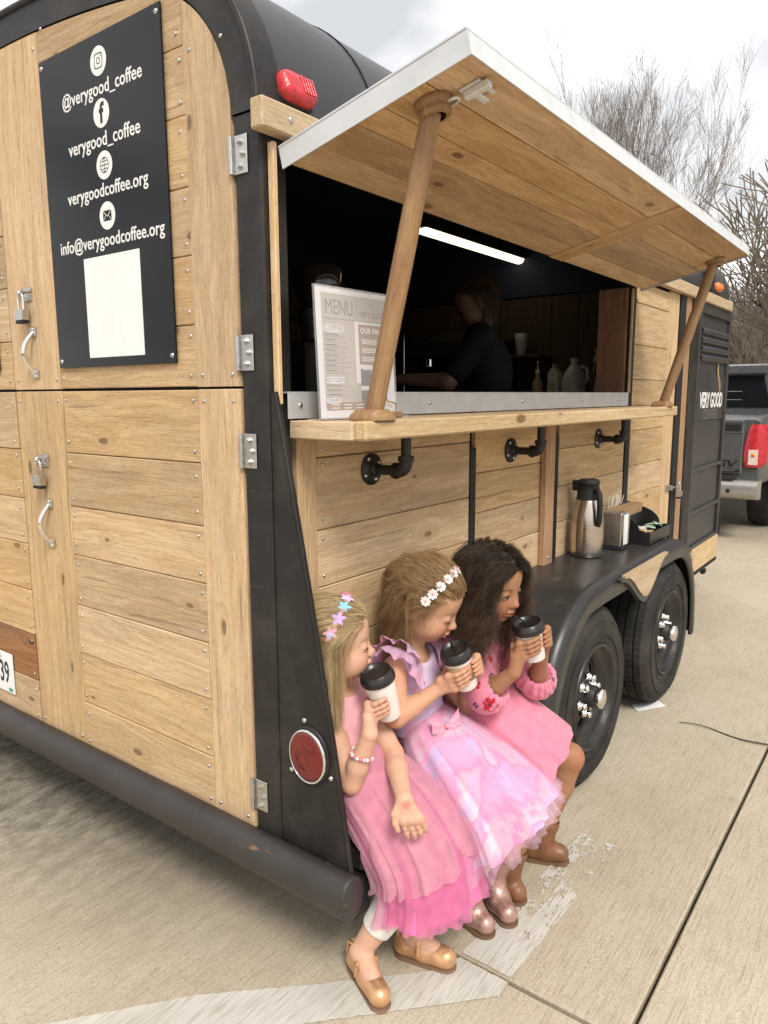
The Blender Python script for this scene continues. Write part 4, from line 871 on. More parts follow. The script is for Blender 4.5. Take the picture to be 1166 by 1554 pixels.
def caddy():
    x0, x1, y0, y1, z = 3.47, 3.79, 1.03, 1.27, .8128; r = tag(empty('condiment_tray', (3.63, 1.15, z)), 'black condiment tray of stirrers and sugar packets on the fender', 'tray')
    BK = plain('tray_black', (.016, .016, .017), .35)
    def cheek(x):
        pts = [(0, 0), (y1-y0, 0), (y1-y0, .15)] + [(.20-.0, .145)] + [(.19-.14*math.sin(a), .145-.085*(1-math.cos(a))) for a in np.linspace(.2, math.pi/2, 8)] + [(0, .062)]
        g.prism(pts, (x, y0, z), (0, 1, 0), Z, .004)
    g = G(); cheek(x0); cheek(x1-.004); g.box(x0+.004, x1-.004, y0, y0+.004, z, z+.06); g.box(x0+.004, x1-.004, y0, y1, z, z+.004); g.box(x0+.004, x1-.004, y1-.004, y1, z, z+.15); g.box(x0+.004, x1-.004, y0+.13, y0+.134, z+.004, z+.12); g.box((x0+x1)/2-.002, (x0+x1)/2+.002, y0+.004, y0+.13, z+.004, z+.058); g.box(x0+.004, x1-.004, y0+.134, y1-.004, z+.08, z+.084); g.build('tray_body', BK, r)
    sp = [plain('sugar_white', (.72, .68, .60), .6), plain('sugar_tan', (.42, .27, .14), .6), plain('sugar_green', (.42, .55, .42), .6)]
    for k in range(14):
        i = 2 if k % 2 else (0 if k % 4 else 1); cx = x0+.085+RNG.uniform(-.05, .05) + (.15 if i == 2 else 0); M = Matrix.Translation((cx, y0+.067+RNG.uniform(-.035, .035), z+.052+.0012*k)) @ Matrix.Rotation(RNG.uniform(-.5, .5), 4, 'Z') @ Matrix.Rotation(RNG.uniform(-.35, .35), 4, 'X')
        g = G(); g.box(-.03, .03, -.02, .02, -.0012, .0012, .0005); pk = tag(g.build('sugar_packet', sp[i], None, M), ['white sugar packet lying in the condiment tray', 'brown sugar packet lying in the condiment tray', 'green sweetener packet lying in the condiment tray'][i if i else 0], 'packet', 'packets in the condiment tray')
    KR = plain('kraft_sleeve', (.36, .23, .12), .7)
    for k in range(11):
        M = Matrix.Translation((x0+.03+.026*k, y0+.18, z+.125)) @ Matrix.Rotation(.25, 4, 'Y') @ Matrix.Rotation(RNG.uniform(-.1, .1), 4, 'Z')
        g = G(); g.box(-.002, .002, -.045, .045, -.038, .038, .0006); tag(g.build('cup_sleeve', KR, None, M), 'brown card cup sleeve standing in the row in the condiment tray', 'cup sleeve', 'cup sleeves in the condiment tray')
    for k in range(26):
        a = np.array([x0+.015+RNG.uniform(0, .17), y1-.02, z+.09]); b = a + [RNG.normal(0, .018), RNG.uniform(-.03, .005), .12+RNG.uniform(-.012, .012)]
        g = G(); g.tube([a, b], .0022, 5); tag(g.build('stir_stick', CREAM), 'pale wooden stir stick in the bundle at the back of the condiment tray', 'stirrer', 'stirrers in the condiment tray')
    for k in range(7):
        M = Matrix.Translation((x0+.16+.021*k, y1-.035, z+.155)); g = G(); g.lathe([(.001, .012), (.007, .01), (.0085, 0), (.0085, -.03), (.001, -.03)], (0, 0, 0), Z, 10); tag(g.build('plug_stick', DARKBLK, None, M), 'black lid plug in the row at the back of the condiment tray', 'lid plug', 'lid plugs in the condiment tray')
caddy()
# ================================================================ litter
g = G(); g.prism([(0, 0), (.17, -.02), (.19, .05), (.03, .07)], (3.42, 1.03, .003), (.9, -.44, 0), (.44, .9, 0), .001); tag(g.build('paper_scrap', WHITE), 'scrap of white paper on the concrete behind the front wheel', 'paper')
st = tag(empty('twig', (3.42, .65, .005)), 'thin dark fallen twig on the concrete', 'twig'); g = G(); P = [(3.412+.02*math.sin(k*.7), .835-.045*k, .006+.003*math.sin(k)) for k in range(11)]; g.tube(P, [.0018+.0002*k for k in range(11)], 6); g.build('stem', plain('twig_bark', (.06, .045, .035), .8), st)
# ================================================================ pickup truck
CARP = plain('grey_car_paint', (.19, .19, .195), .28, .55, var=.06, coat=.6, rvar=.04); BUMP = plain('silver_bumper', (.42, .40, .37), .3, .5, var=.06, rvar=.05); CGL = plain('tinted_glass', (.012, .014, .016), .06, spec=.7, rvar=.02)
def truck():
    xr, yc, hw = 8.3, 2.32, .93; T_ = tag(empty('pickup_truck', (xr+2.6, yc, 0)), 'grey pickup truck hitched ahead of the wooden trailer', 'pickup')
    def hull(sections, name, mat, par, cap=True):
        g = G(); g.grid(sections, close=True)
        if cap: n = len(sections[0]); g.add(sections[0], [tuple(range(n))]); g.add(sections[-1], [tuple(range(n-1, -1, -1))])
        return g.build(name, mat, par)
    def sec(x, w0, w1, z0, z1, r=.06):       # rounded trapezoid: w0 half width at bottom, w1 at top
        P = []
        for cx, cz, a0 in ((w0-r, z0+r, -90), (w1-r, z1-r, 0), (-w1+r, z1-r, 90), (-w0+r, z0+r, 180)):
            for a in np.linspace(math.radians(a0), math.radians(a0+90), 5): P.append((x, yc-(cx+r*math.cos(a)), cz+r*math.sin(a)))
        return P
    # bed shell (sides), cab lower, hood
    hull([sec(xr+.02, hw-.03, hw-.03, .62, 1.26), sec(xr+.06, hw, hw-.01, .58, 1.29), sec(xr+1.55, hw+.01, hw, .56, 1.30), sec(xr+3.3, hw+.01, hw, .56, 1.20), sec(xr+4.7, hw, hw-.05, .56, 1.13), sec(xr+5.1, hw-.12, hw-.16, .58, 1.02)], 'body', CARP, T_)
    hull([sec(xr+1.56, hw-.06, hw-.20, 1.24, 1.86, .09), sec(xr+1.70, hw-.05, hw-.19, 1.24, 1.885, .09), sec(xr+2.9, hw-.05, hw-.19, 1.22, 1.885, .09), sec(xr+3.75, hw-.08, hw-.22, 1.15, 1.22, .03)], 'cab', CARP, T_)
    g = G(); g.add([(xr+1.552, yc-.72, 1.36), (xr+1.552, yc+.72, 1.36), (xr+1.556, yc+.63, 1.74), (xr+1.556, yc-.63, 1.74)], [(0, 1, 2, 3)]); g.build('rear_window', CGL, T_)
    for zc in (1.45, 1.55): g = G(); g.box(xr+1.545, xr+1.552, yc-.4, yc+.4, zc, zc+.008); g.build('window_bar', GREY, T_)
    g = G(); g.box(xr+1.548, xr+1.5515, yc-.2, yc+.2, 1.40, 1.56); g.box(xr+1.5, xr+1.55, yc-.66, yc+.66, 1.745, 1.775, .01); g.build('high_brake_light', DARKBLK, T_)
    for sg in (-1, 1):
        y = yc+sg*(hw-.085); g = G(); g.add([(xr+1.75, y+sg*.032, 1.34), (xr+3.3, y+sg*.032, 1.30), (xr+2.85, y-sg*.055, 1.80), (xr+1.85, y-sg*.055, 1.80)], [(0, 1, 2, 3)]); g.build('side_window', CGL, T_)
        g = G(); g.box(xr+1.7, xr+3.0, yc+sg*(hw-.26)-.02, yc+sg*(hw-.26)+.02, 1.90, 1.94, .012); [g.box(xr+q, xr+q+.08, yc+sg*(hw-.26)-.015, yc+sg*(hw-.26)+.015, 1.865, 1.90) for q in (1.75, 2.85)]; g.build('roof_rail', plain('silver_rail', (.6, .6, .6), .3, .6), T_)
        # lamps
        P = []
        for z, yi, yo in ((.775, .775, .92), (.80, .755, .95), (.98, .755, .965), (1.18, .79, .955), (1.215, .82, .93)): P.append((z, yi, yo))
        l = empty('tail_light', (xr, yc+sg*.86, .78), parent=T_)
        for z0, z1, mt, nm in ((.775, .985, 'c', 'lower_lens'), (.985, 1.215, 'r', 'upper_lens')):
            zz = np.linspace(z0, z1, 6); rows = []
            for z in zz:
                yi = np.interp(z, [q[0] for q in P], [q[1] for q in P]); yo = np.interp(z, [q[0] for q in P], [q[2] for q in P])
                rows.append([(xr+.012, yc+sg*yi, z), (xr-.006, yc+sg*(yi+.012), z), (xr-.010, yc+sg*(yi+.5*(yo-yi)), z), (xr+.01, yc+sg*(yo-.015), z), (xr+.09, yc+sg*(yo+.012), z), (xr+.2, yc+sg*(yo+.0), z)])
            g = G(); g.grid(rows if sg < 0 else [r_[::-1] for r_ in rows]); g.build(nm, LENSC, l)
        g = G(); g.box(xr-.014, xr-.006, yc+sg*.85-.045, yc+sg*.85+.045, .80, .955, .004); g.build('reverse_lens', plain('pale_lens', (.75, .62, .55), .15, scale=60), l)
        g = G(); g.lathe([(.018, 0), (.016, .006), (.001, .008)], (xr-.014, yc+sg*.85, .90), (-1, 0, 0), 12); g.build('bulb', AMBER, l)
        for xw in (xr+1.2, xr+4.35):
            c = np.array([xw, yc+sg*.90, .375]); ax = np.array([0, float(sg), 0]); w_ = empty('wheel', tuple(c), parent=T_)
            g = G(); g.lathe([(.21, -.005), (.29, .012), (.345, 0), (.372, -.03), (.372, -.20), (.34, -.24), (.2, -.22)], c, ax, 40); g.build('tyre', RUBBER, w_)
            g = G(); g.lathe([(.215, .0), (.19, -.03), (.06, -.02), (.001, -.02)], c, ax, 32); g.build('rim', BUMP, w_)
            g = G(); P2 = [[(xw+r_*math.cos(a), yc+sg*yy, .38+r_*math.sin(a)) for a in np.linspace(-.15, math.pi+.15, 24)] for r_, yy in ((.40, .937), (.47, .945), (.475, .935))]; g.grid(P2); g.build('wheel_arch', DARKBLK, T_)
    tg = empty('tailgate', (xr, yc, .7), parent=T_)
    g = G(); g.box(xr-.005, xr+.03, yc-.745, yc+.745, .70, 1.245, .012); g.box(xr-.012, xr+.05, yc-.745, yc+.745, 1.215, 1.262, .01); g.box(xr-.012, xr+.0, yc-.74, yc+.74, 1.12, 1.135, .003); g.build('gate_panel', CARP, tg)
    g = G(); g.box(xr-.011, xr-.0055, yc-.72, yc+.72, 1.145, 1.21, .003); g.build('gate_inset', DARKBLK, tg)
    g = G(); text(g, 'SV', .105, (xr-.0062, yc-.60, .80), (0, -1, 0), Z, sx=1.5, bold=.003, italic=.25, extr=.002); g.box(xr-.0085, xr-.0055, yc-.735, yc-.46, .72, .748, .001); g.build('badge', DARKBLK, tg)
    g = G(); text(g, 'MIDNIGHT', .026, (xr-.0088, yc-.598, .734), (0, -1, 0), Z, sx=1.5, extr=.0006); g.build('badge_lettering', GREY, tg)
    hull([[(xr-.16+.04*abs(math.sin(k))*0, 0, 0)]*0 or [(xr-.15, yc+s_*.80, z) for s_, z in ()] or [(xr+.12, yc-.945, z) if i < 2 else (xr+.12, yc-.945, z) for i, z in enumerate((.44, .64))]]*0 or [[(xr-.03+dx, yy, z) for dx, z in ((0.13, .44), (-.06, .45), (-.115, .50), (-.12, .58), (-.09, .635), (.13, .64))] for yy, ddx in ((yc-.93, .1), (yc-.80, 0), (yc+.80, 0), (yc+.93, .1))], 'rear_bumper', BUMP, T_)
    g = G(); g.lathe([(.022, 0), (.02, .004), (.001, .002)], (xr-.150, yc-.66, .535), (-1, 0, 0), 14); g.build('parking_sensor', DARKBLK, T_)
    g = G(); g.box(xr-.13, xr+.1, yc-.7, yc+.7, .64, .662, .004); g.build('bumper_step', DARKBLK, T_)
    g = G(); g.box(xr+.2, xr+5.0, yc-.5, yc+.5, .40, .56); g.box(xr+1.1, xr+1.3, yc-.7, yc+.7, .30, .42); g.box(xr-.25, xr+.2, yc-.04, yc+.04, .38, .44); g.cyl((xr-.3, yc, .46), (xr-.3, yc, .5), .025, n=12); g.build('underbody', DARKBLK, T_)
truck()
g = G(); g.tube([(5.97, 2.5, .36), (7.2, 2.4, .44), (8.0, 2.32, .47)], .05, 10); g.tube([(5.97, 1.8, .30), (7.2, 2.38, .42)], .04, 8); g.tube([(5.97, 3.2, .30), (7.2, 2.42, .42)], .04, 8); g.build('drawbar', DARKBLK, TR)
# ================================================================ bare trees
BARK = plain('grey_bark', (.20, .165, .135), .9, var=.35, scale=3); BARK2 = plain('brown_bark', (.21, .17, .13), .9, var=.35, scale=3)
def tree_geo(seed, H_, spread, stems, twig, levels=5, dens=1.0, z0=.2, Rw=None):
    r = np.random.default_rng(seed); g = G()
    def seg(path, rad, n): g.tube(path, rad, n, caps=False)
    def grow(p0, d, L_, rad, lev):
        n = 5 if lev < 3 else 3; P = [p0]; d = d/np.linalg.norm(d)
        for k in range(n):
            d = d + r.normal(0, .09 if lev < 2 else .14, 3) + np.array([0, 0, .05 if lev > 0 else 0.02]); d /= np.linalg.norm(d); P.append(P[-1]+d*L_/n)
        R_ = np.linspace(rad, rad*(.5 if lev < levels-1 else .35), n+1); seg(P, np.maximum(R_, twig), 7 if lev < 1 else (4 if lev < 3 else 3))
        if lev >= levels-1: return
        kids = int((6 if lev < 2 else 5)*dens + r.random())
        for k in range(kids):
            tpos = r.uniform(.3, 1.0) if k else 1.0; i = min(int(tpos*n), n-1); q = P[i]+(P[i+1]-P[i])*(tpos*n-i)
            az = r.uniform(0, 2*math.pi); u = np.cross(d, [0.3, .2, 1]); u /= np.linalg.norm(u); w_ = np.cross(d, u); ang = r.uniform(.25, .62) if k else r.uniform(.05, .25)
            nd = d*math.cos(ang) + (u*math.cos(az)+w_*math.sin(az))*math.sin(ang); nd[2] += .12
            grow(q, nd, L_*r.uniform(.52, .74), max(rad*r.uniform(.38, .55), twig), lev+1)
    if z0 > .5: seg([np.array([0, 0, .0]), np.array([.05, 0, z0*.5]), np.array([0, .04, z0+.1])], [H_*.016, H_*.013, H_*.011], 8)
    for k in range(stems):
        a = 2*math.pi*k/stems + r.uniform(-.4, .4); dd = np.array([math.cos(a)*spread, math.sin(a)*spread, 1.0])
        grow(np.array([.12*math.cos(a), .12*math.sin(a), z0]), dd, H_*.46, H_*.0075, 0)
    mz = max(q[:, 2].max() for q in g.v); kk = H_/mz; g.v = [q*[1.0*kk**.5, 1.0*kk**.5, kk] for q in g.v]
    if Rw: A2 = np.concatenate(g.v); k2 = Rw/np.percentile(np.hypot(A2[:, 0], A2[:, 1]), 98); g.v = [q*[k2, k2, 1] for q in g.v]
    return g
def tree(name, loc, g, label, group, bark, H_):
    r = tag(empty(name, loc), label, 'tree', group)
    g.build('crown', bark, r, Matrix.Translation(loc)); k = G(); x, y, z = loc
    k.tube([(x, y, z-.2), (x+.03, y, z+.3), (x, y+.03, z+.2+H_*.05)], [H_*.03, H_*.022, H_*.02], 10); k.build('trunk', bark, r); return r
tree('bare_tree', (26, 8.5, -.1), tree_geo(5, 13.6, .42, 6, .0062, 6, .76, 2.6, 3.9), 'tall bare tree with fanned upright branches behind the awning', None, BARK, 13)
tree('bare_tree', (24, 4.3, -.1), tree_geo(13, 5.4, .35, 5, .006, 6, .74, .6, 2.2), 'shorter bare tree leaning over beside the tall one', None, BARK, 8)
protos = [tree_geo(21+k, 5.6, .45, 5, .009, 5, .86, .2, 2.7) for k in range(3)]
pm = []
for k, gq in enumerate(protos):
    x, y = ((25.5, 6.2), (27.5, 4.6), (29, 5.6))[k]; pm.append(tree('thicket_tree', (x, y, -.1), gq, 'grey brown bare tree in the tangled wood beyond the pickup', 'bare trees beyond the pickup', BARK2, 6))
rr = random.Random(4)
for k in range(22):
    x = rr.uniform(25, 36); y = -14 + 1.55*k + rr.uniform(-.6, .6); copy_tree(pm[k % 3], Matrix.Translation((x, y, -.1)) @ Matrix.Rotation(rr.uniform(0, 6), 4, 'Z') @ Matrix.Scale(rr.uniform(.75, 1.05), 4))
# wooded bank and brush behind
m, N, p, t, o = nodes('leaf_litter_bank'); gp = N('ShaderNodeNewGeometry').outputs['Position']
n1 = N('ShaderNodeTexNoise', {'Vector': gp, 'Scale': 2.2, 'Detail': 9, 'Roughness': .75}).outputs[0]
t.links.new(ramp(N, n1, [(.35, (.06, .045, .03)), (.52, (.15, .11, .075)), (.68, (.25, .20, .145))]), p.inputs['Base Color']); p.inputs['Roughness'].default_value = 1
g = G(); rows = []
for i, x in enumerate(np.linspace(34.5, 60, 14)):
    rows.append([(x, y, -.2+4.6*(1-math.exp(-i*.28))+.5*math.sin(y*.37+i)+.25*math.sin(y*1.3)) for y in np.linspace(-45, 60, 80)])
g.grid(rows); tag(g.build('wooded_bank', m), kind='structure')
g = G(); r = np.random.default_rng(3)
for k in range(5200):
    x = r.uniform(24.5, 40); y = r.uniform(-12, 24); z0 = max(0, (x-34.5)*.35); h = r.uniform(.7, 3.0); d = r.normal(0, .4, 2)*h
    mid = np.array([x+d[0]*.5+r.normal(0, .1), y+d[1]*.5+r.normal(0, .1), z0+h*.55]); g.tube([(x, y, z0-.1), mid, (x+d[0]*1.5, y+d[1]*1.5, z0+h)], [.02, .014, .008], 3, caps=False)
tag(g.build('brush', BARK2), 'tangled grey brown undergrowth at the foot of the bare trees', 'undergrowth', kind='stuff')
# overhead cables on two poles
PW_ = plain('pole_wood', (.12, .09, .065), .9)
for x, y, lb in ((16.5, 17, 'utility pole standing beyond the trailer roof'), (16.5, -9, 'utility pole standing out to the right of the pickup')):
    r = tag(empty('utility_pole', (x, y, 0)), lb, 'pole'); g = G(); g.tube([(x, y, -.2), (x, y, 3), (x, y, 6.4)], [.15, .13, .1], 12); g.build('shaft', PW_, r); g = G(); g.box(x-.05, x+.05, y-.6, y+.6, 6.0, 6.12, .01); g.build('crossarm', PW_, r)
for z, sag, lb in ((5.15, .42, 'topmost thin overhead cable'), (4.86, .38, 'overhead cable just below the topmost one'), (4.2, .3, 'third overhead cable down'), (3.65, .3, 'lowest overhead cable')):
    g = G(); g.tube([(16.5, y, z-sag*(1-((y-4)/13)**2)) for y in np.linspace(-9, 17, 30)], .011, 5); c = g.build('overhead_cable', DARKBLK); tag(c, lb + ' between the utility poles', 'cable')
# ================================================================ people: signed-distance bodies, one skin each
def nrm(v): v = np.asarray(v, float); return v/np.linalg.norm(v)
class Vol:
    def __init__(s, lo, hi, h):
        s.lo = np.asarray(lo, float); s.h = h; s.n = np.ceil((np.asarray(hi)-s.lo)/h).astype(int)+1; s.d = np.full(s.n, 1.0, np.float32)
    def blk(s, lo, hi):
        a = np.clip(np.floor((lo-s.lo)/s.h).astype(int), 0, s.n); b = np.clip(np.ceil((hi-s.lo)/s.h).astype(int)+1, 0, s.n)
        if (b <= a).any(): return None, None
        sl = tuple(slice(i, j) for i, j in zip(a, b))
        ax = [(s.lo[q]+s.h*np.arange(a[q], b[q])).astype(np.float32) for q in range(3)]
        return sl, (ax[0][:, None, None], ax[1][None, :, None], ax[2][None, None, :])
    def comb(s, sl, nd, k, op):
        d = s.d[sl]
        if op == 'u': h = np.maximum(k-np.abs(d-nd), 0)/k; s.d[sl] = np.minimum(d, nd)-h*h*k*.25
        elif op == 's': nd = -nd; h = np.maximum(k-np.abs(d-nd), 0)/k; s.d[sl] = np.maximum(d, nd)+h*h*k*.25
    def cap(s, a, b, r0, r1=None, k=.01, op='u'):
        a, b = np.asarray(a, float), np.asarray(b, float); r1 = r0 if r1 is None else r1; m = max(r0, r1)+k+3*s.h
        sl, g = s.blk(np.minimum(a, b)-m, np.maximum(a, b)+m)
        if sl is None: return
        ba = b-a; L2 = max(ba.dot(ba), 1e-12); p = [g[q]-np.float32(a[q]) for q in range(3)]
        t = np.clip((p[0]*ba[0]+p[1]*ba[1]+p[2]*ba[2])/L2, 0, 1)
        nd = np.sqrt((p[0]-t*ba[0])**2+(p[1]-t*ba[1])**2+(p[2]-t*ba[2])**2)-(r0+(r1-r0)*t); s.comb(sl, nd.astype(np.float32), k, op)
    def ell(s, c, r, R=None, k=.01, op='u'):
        c, r = np.asarray(c, float), np.asarray(r, float); R = np.eye(3) if R is None else np.asarray(R); m = max(r)+k+3*s.h
        sl, g = s.blk(c-m, c+m)
        if sl is None: return
        p = [g[q]-np.float32(c[q]) for q in range(3)]; q = [p[0]*R[0, i]+p[1]*R[1, i]+p[2]*R[2, i] for i in range(3)]     # R columns = axes
        k0 = np.sqrt(sum((q[i]/r[i])**2 for i in range(3)))+1e-9; k1 = np.sqrt(sum((q[i]/r[i]**2)**2 for i in range(3)))+1e-9
        s.comb(sl, (k0*(k0-1)/k1).astype(np.float32), k, op)
    def half(s, o, n, k=.004):
        """cut away everything on the side n points to"""
        sl, g = s.blk(s.lo-1, s.lo+s.n*s.h+1); nd = sum((g[q]-np.float32(o[q]))*np.float32(n[q]) for q in range(3)).astype(np.float32); s.d = np.maximum(s.d, nd)
    def mesh(s):
        d = s.d; I = d < 0; c = np.zeros(np.array(d.shape)-1, np.uint8)
        for i in (0, 1):
            for j in (0, 1):
                for k in (0, 1): c += I[i:i+c.shape[0], j:j+c.shape[1], k:k+c.shape[2]]
        A = np.argwhere((c > 0) & (c < 8)); cs = np.array(c.shape); flat = (A[:, 0]*cs[1]+A[:, 1])*cs[2]+A[:, 2]
        off = np.array([(i, j, k) for i in (0, 1) for j in (0, 1) for k in (0, 1)])
        val = np.stack([d[A[:, 0]+o[0], A[:, 1]+o[1], A[:, 2]+o[2]] for o in off], 1).astype(float)
        acc = np.zeros((len(A), 3)); cnt = np.zeros(len(A))
        for a in range(8):
            for b in range(a+1, 8):
                if np.abs(off[a]-off[b]).sum() != 1: continue
                m = (val[:, a] < 0) != (val[:, b] < 0); t = val[m, a]/(val[m, a]-val[m, b]); acc[m] += off[a]+t[:, None]*(off[b]-off[a]); cnt[m] += 1
        V = s.lo+s.h*(A+acc/cnt[:, None]); Q = []
        st = np.array([cs[1]*cs[2], cs[2], 1])
        for ax in range(3):
            u, w_ = (ax+1) % 3, (ax+2) % 3; sl0 = [slice(None)]*3; sl1 = [slice(None)]*3; sl0[ax] = slice(0, -1); sl1[ax] = slice(1, None)
            E_ = np.argwhere(I[tuple(sl0)] != I[tuple(sl1)]); E_ = E_[(E_[:, u] > 0) & (E_[:, w_] > 0) & (E_[:, u] < cs[u]) & (E_[:, w_] < cs[w_])]
            f0 = E_ @ st; ids = [f0-st[u]-st[w_], f0-st[w_], f0, f0-st[u]]; q = np.stack([np.searchsorted(flat, i) for i in ids], 1)
            fl = I[E_[:, 0], E_[:, 1], E_[:, 2]]; q[~fl] = q[~fl][:, ::-1]; Q.append(q)
        return V, np.concatenate(Q)
def bulk(name, V, Q, mat, parent, col=None, smooth=True, M=None):
    me = bpy.data.meshes.new(name); V = np.asarray(V, np.float32); Q = np.asarray(Q, np.int32); n, k = Q.shape
    me.vertices.add(len(V)); me.vertices.foreach_set('co', V.ravel()); me.loops.add(n*k); me.loops.foreach_set('vertex_index', Q.ravel())
    me.polygons.add(n); me.polygons.foreach_set('loop_start', np.arange(0, n*k, k, dtype=np.int32)); me.polygons.foreach_set('use_smooth', np.full(n, smooth)); me.update(calc_edges=True); me.validate()
    if col is not None:
        at = me.color_attributes.new('Col', 'FLOAT_COLOR', 'POINT'); c4 = np.ones((len(V), 4), np.float32); c4[:, :3] = col; at.data.foreach_set('color', c4.ravel())
    me.materials.append(mat); return link(bpy.data.objects.new(name, me), parent, M)
def smoothV(V, Q, it=2):
    e = np.concatenate([Q[:, [0, 1]], Q[:, [1, 2]], Q[:, [2, 3]], Q[:, [3, 0]]]); e = np.concatenate([e, e[:, ::-1]])
    for _ in range(it):
        a = np.zeros_like(V); c = np.zeros(len(V)); np.add.at(a, e[:, 0], V[e[:, 1]]); np.add.at(c, e[:, 0], 1); V = .5*V+.5*a/np.maximum(c, 1)[:, None]
    return V
def skin_mat(name):
    m, N, p, t, o = nodes(name); a = N('ShaderNodeAttribute', attribute_name='Col').outputs['Color']; q = N('ShaderNodeTexCoord').outputs['Object']
    nz = N('ShaderNodeTexNoise', {'Vector': q, 'Scale': 70, 'Detail': 4}).outputs[0]
    hs = N('ShaderNodeHueSaturation', {'Color': a, 'Value': math_(N, 'MULTIPLY_ADD', nz, .26, .87)}); t.links.new(hs.outputs[0], p.inputs['Base Color'])
    p.inputs['Roughness'].default_value = .55; p.inputs['Specular IOR Level'].default_value = .3; p.inputs['Subsurface Weight'].default_value = .12; p.inputs['Subsurface Radius'].default_value = (1, .35, .2); p.inputs['Subsurface Scale'].default_value = .006
    n2 = N('ShaderNodeTexNoise', {'Vector': q, 'Scale': 420, 'Detail': 2}).outputs[0]; t.links.new(N('ShaderNodeBump', {'Height': n2, 'Strength': .12, 'Distance': .001}).outputs[0], p.inputs['Normal']); return m
SKIN = skin_mat('skin')
class Head:
    def __init__(s, H, yaw, pitch, roll, sc):
        yaw, pitch, roll = (math.radians(q) for q in (yaw, pitch, roll)); s.c = np.asarray(H, float); s.s = sc
        f = np.array([math.cos(yaw)*math.cos(pitch), math.sin(yaw)*math.cos(pitch), math.sin(pitch)]); l = nrm(np.cross([0, 0, 1], f)); u = np.cross(f, l); l2 = l*math.cos(roll)+u*math.sin(roll); s.R = np.stack([f, l2, np.cross(f, l2)], 1)
    def P(s, *a): return s.c + s.s*(s.R @ np.asarray(a, float))
    def to(s, V): return ((np.asarray(V)-s.c) @ s.R)/s.s
    def build(s, v, eyes, nose=1.0):
        S = s.s; R = s.R
        def E(c, r, k, op='u', rot=None): v.ell(s.P(*c), np.array(r)*S, R if rot is None else R @ rot, k*S, op)
        E((-.012, 0, .020), (.087, .072, .078), .02); E((.028, 0, .026), (.052, .060, .054), .03); E((.024, 0, -.036), (.056, .056, .062), .03)
        E((.052, 0, -.084), (.020, .022, .018), .03)
        for y in (-1, 1):
            E((.052, y*.030, -.050), (.026, .025, .029), .024); E((.010, y*.042, -.055), (.035, .016, .03), .03)
            E((.097, y*.032, -.013), (.017, .020, .011), .016, 's'); E((.0655, y*.031, -.0135), (.0150, .0170, .0145), .004)
            e = np.array([[math.cos(.25), 0, math.sin(.25)], [0, 1, 0], [-math.sin(.25), 0, math.cos(.25)]])
            E((-.010, y*.0735, -.016), (.0165, .0065, .027), .006, rot=e); E((-.008, y*.082, -.014), (.008, .0065, .014), .004, 's', rot=e); E((-.006, y*.074, -.036), (.008, .005, .008), .005)
            E((.0850, y*.0085, -.0435), (.0068, .0055, .0048), .005)
        v.cap(s.P(.076, 0, -.012), s.P(.089, 0, -.034), .0055*S, .0075*S, .012*S); E((.0915, 0, -.0380), (.0092*nose, .0085, .0078), .007)
        E((.086, 0, -.055), (.005, .006, .006), .008)
        E((.0835, 0, -.0625), (.0085, .0165, .0050), .005); E((.0805, 0, -.0725), (.0090, .0140, .0055), .005)
        v.cap(s.P(.0925, -.013, -.0680), s.P(.0925, .013, -.0680), .0016*S, k=.002, op='s'); E((.078, 0, -.083), (.008, .016, .004), .008, 's')
        if eyes:
            for y in (-1, 1): E((.082, y*.031, -.0150), (.010, .0125, .0045), .0015, 's')
def fingers(v, W, A, B, e1, e2, hs, th0, dth, rb=.030, rt=.043, fr=.0063, thumb=(-35, -85), th_h=.05, slope=.012):
    """hand closed round a tapered cup: A bottom, B top; fingers run from angle th0 through dth (towards e2)"""
    A, B, W = np.asarray(A), np.asarray(B), np.asarray(W); ax = nrm(B-A); L_ = np.linalg.norm(B-A); e1 = nrm(np.asarray(e1)-ax*np.dot(e1, ax)); e2 = np.asarray(e2)-ax*np.dot(e2, ax); e2 = nrm(e2-e1*np.dot(e2, e1)); tips = []
    def Q(th, h, pad): r = rb+(rt-rb)*h/L_+pad; a = math.radians(th); return A+ax*h+r*(math.cos(a)*e1+math.sin(a)*e2)
    ks = []
    for i, h in enumerate(hs):
        t0 = th0+(4, 0, 2, 8)[i]; dt = dth*(.92, 1.0, .95, .80)[i]; rr = fr*(1, 1.03, 1, .88)[i]
        J = [Q(t0, h, .013), Q(t0+dt*.42, h+slope*.4, rr+.004), Q(t0+dt*.74, h+slope*.75, rr+.001), Q(t0+dt, h+slope, rr-.0005)]
        ks.append(J[0]); v.cap(J[0], J[1], rr*1.18, rr*1.06, .003); v.cap(J[1], J[2], rr*1.06, rr*.98, .003); v.cap(J[2], J[3], rr*.98, rr*.82, .003); tips.append(J[3])
    for i, K in enumerate(ks): v.cap(W, K, .0155, .0095, .008)
    for a, b in zip(ks[:-1], ks[1:]): v.cap(a, b, .0095, k=.008)
    tb = W+.45*(ks[0]-W)+.010*nrm(Q(-60, hs[0], 0)-A); J = [tb, Q(thumb[0]*.6, th_h, .016), Q(thumb[0]+.45*(thumb[1]-thumb[0]), th_h+.010, .009), Q(thumb[1], th_h+.016, .0065)]
    v.cap(W, J[0], .0145, .0115, .01); v.cap(J[0], J[1], .0110, .0092, .006); v.cap(J[1], J[2], .009, .0078, .004); v.cap(J[2], J[3], .0078, .0066, .003); tips.append(J[3]); return tips
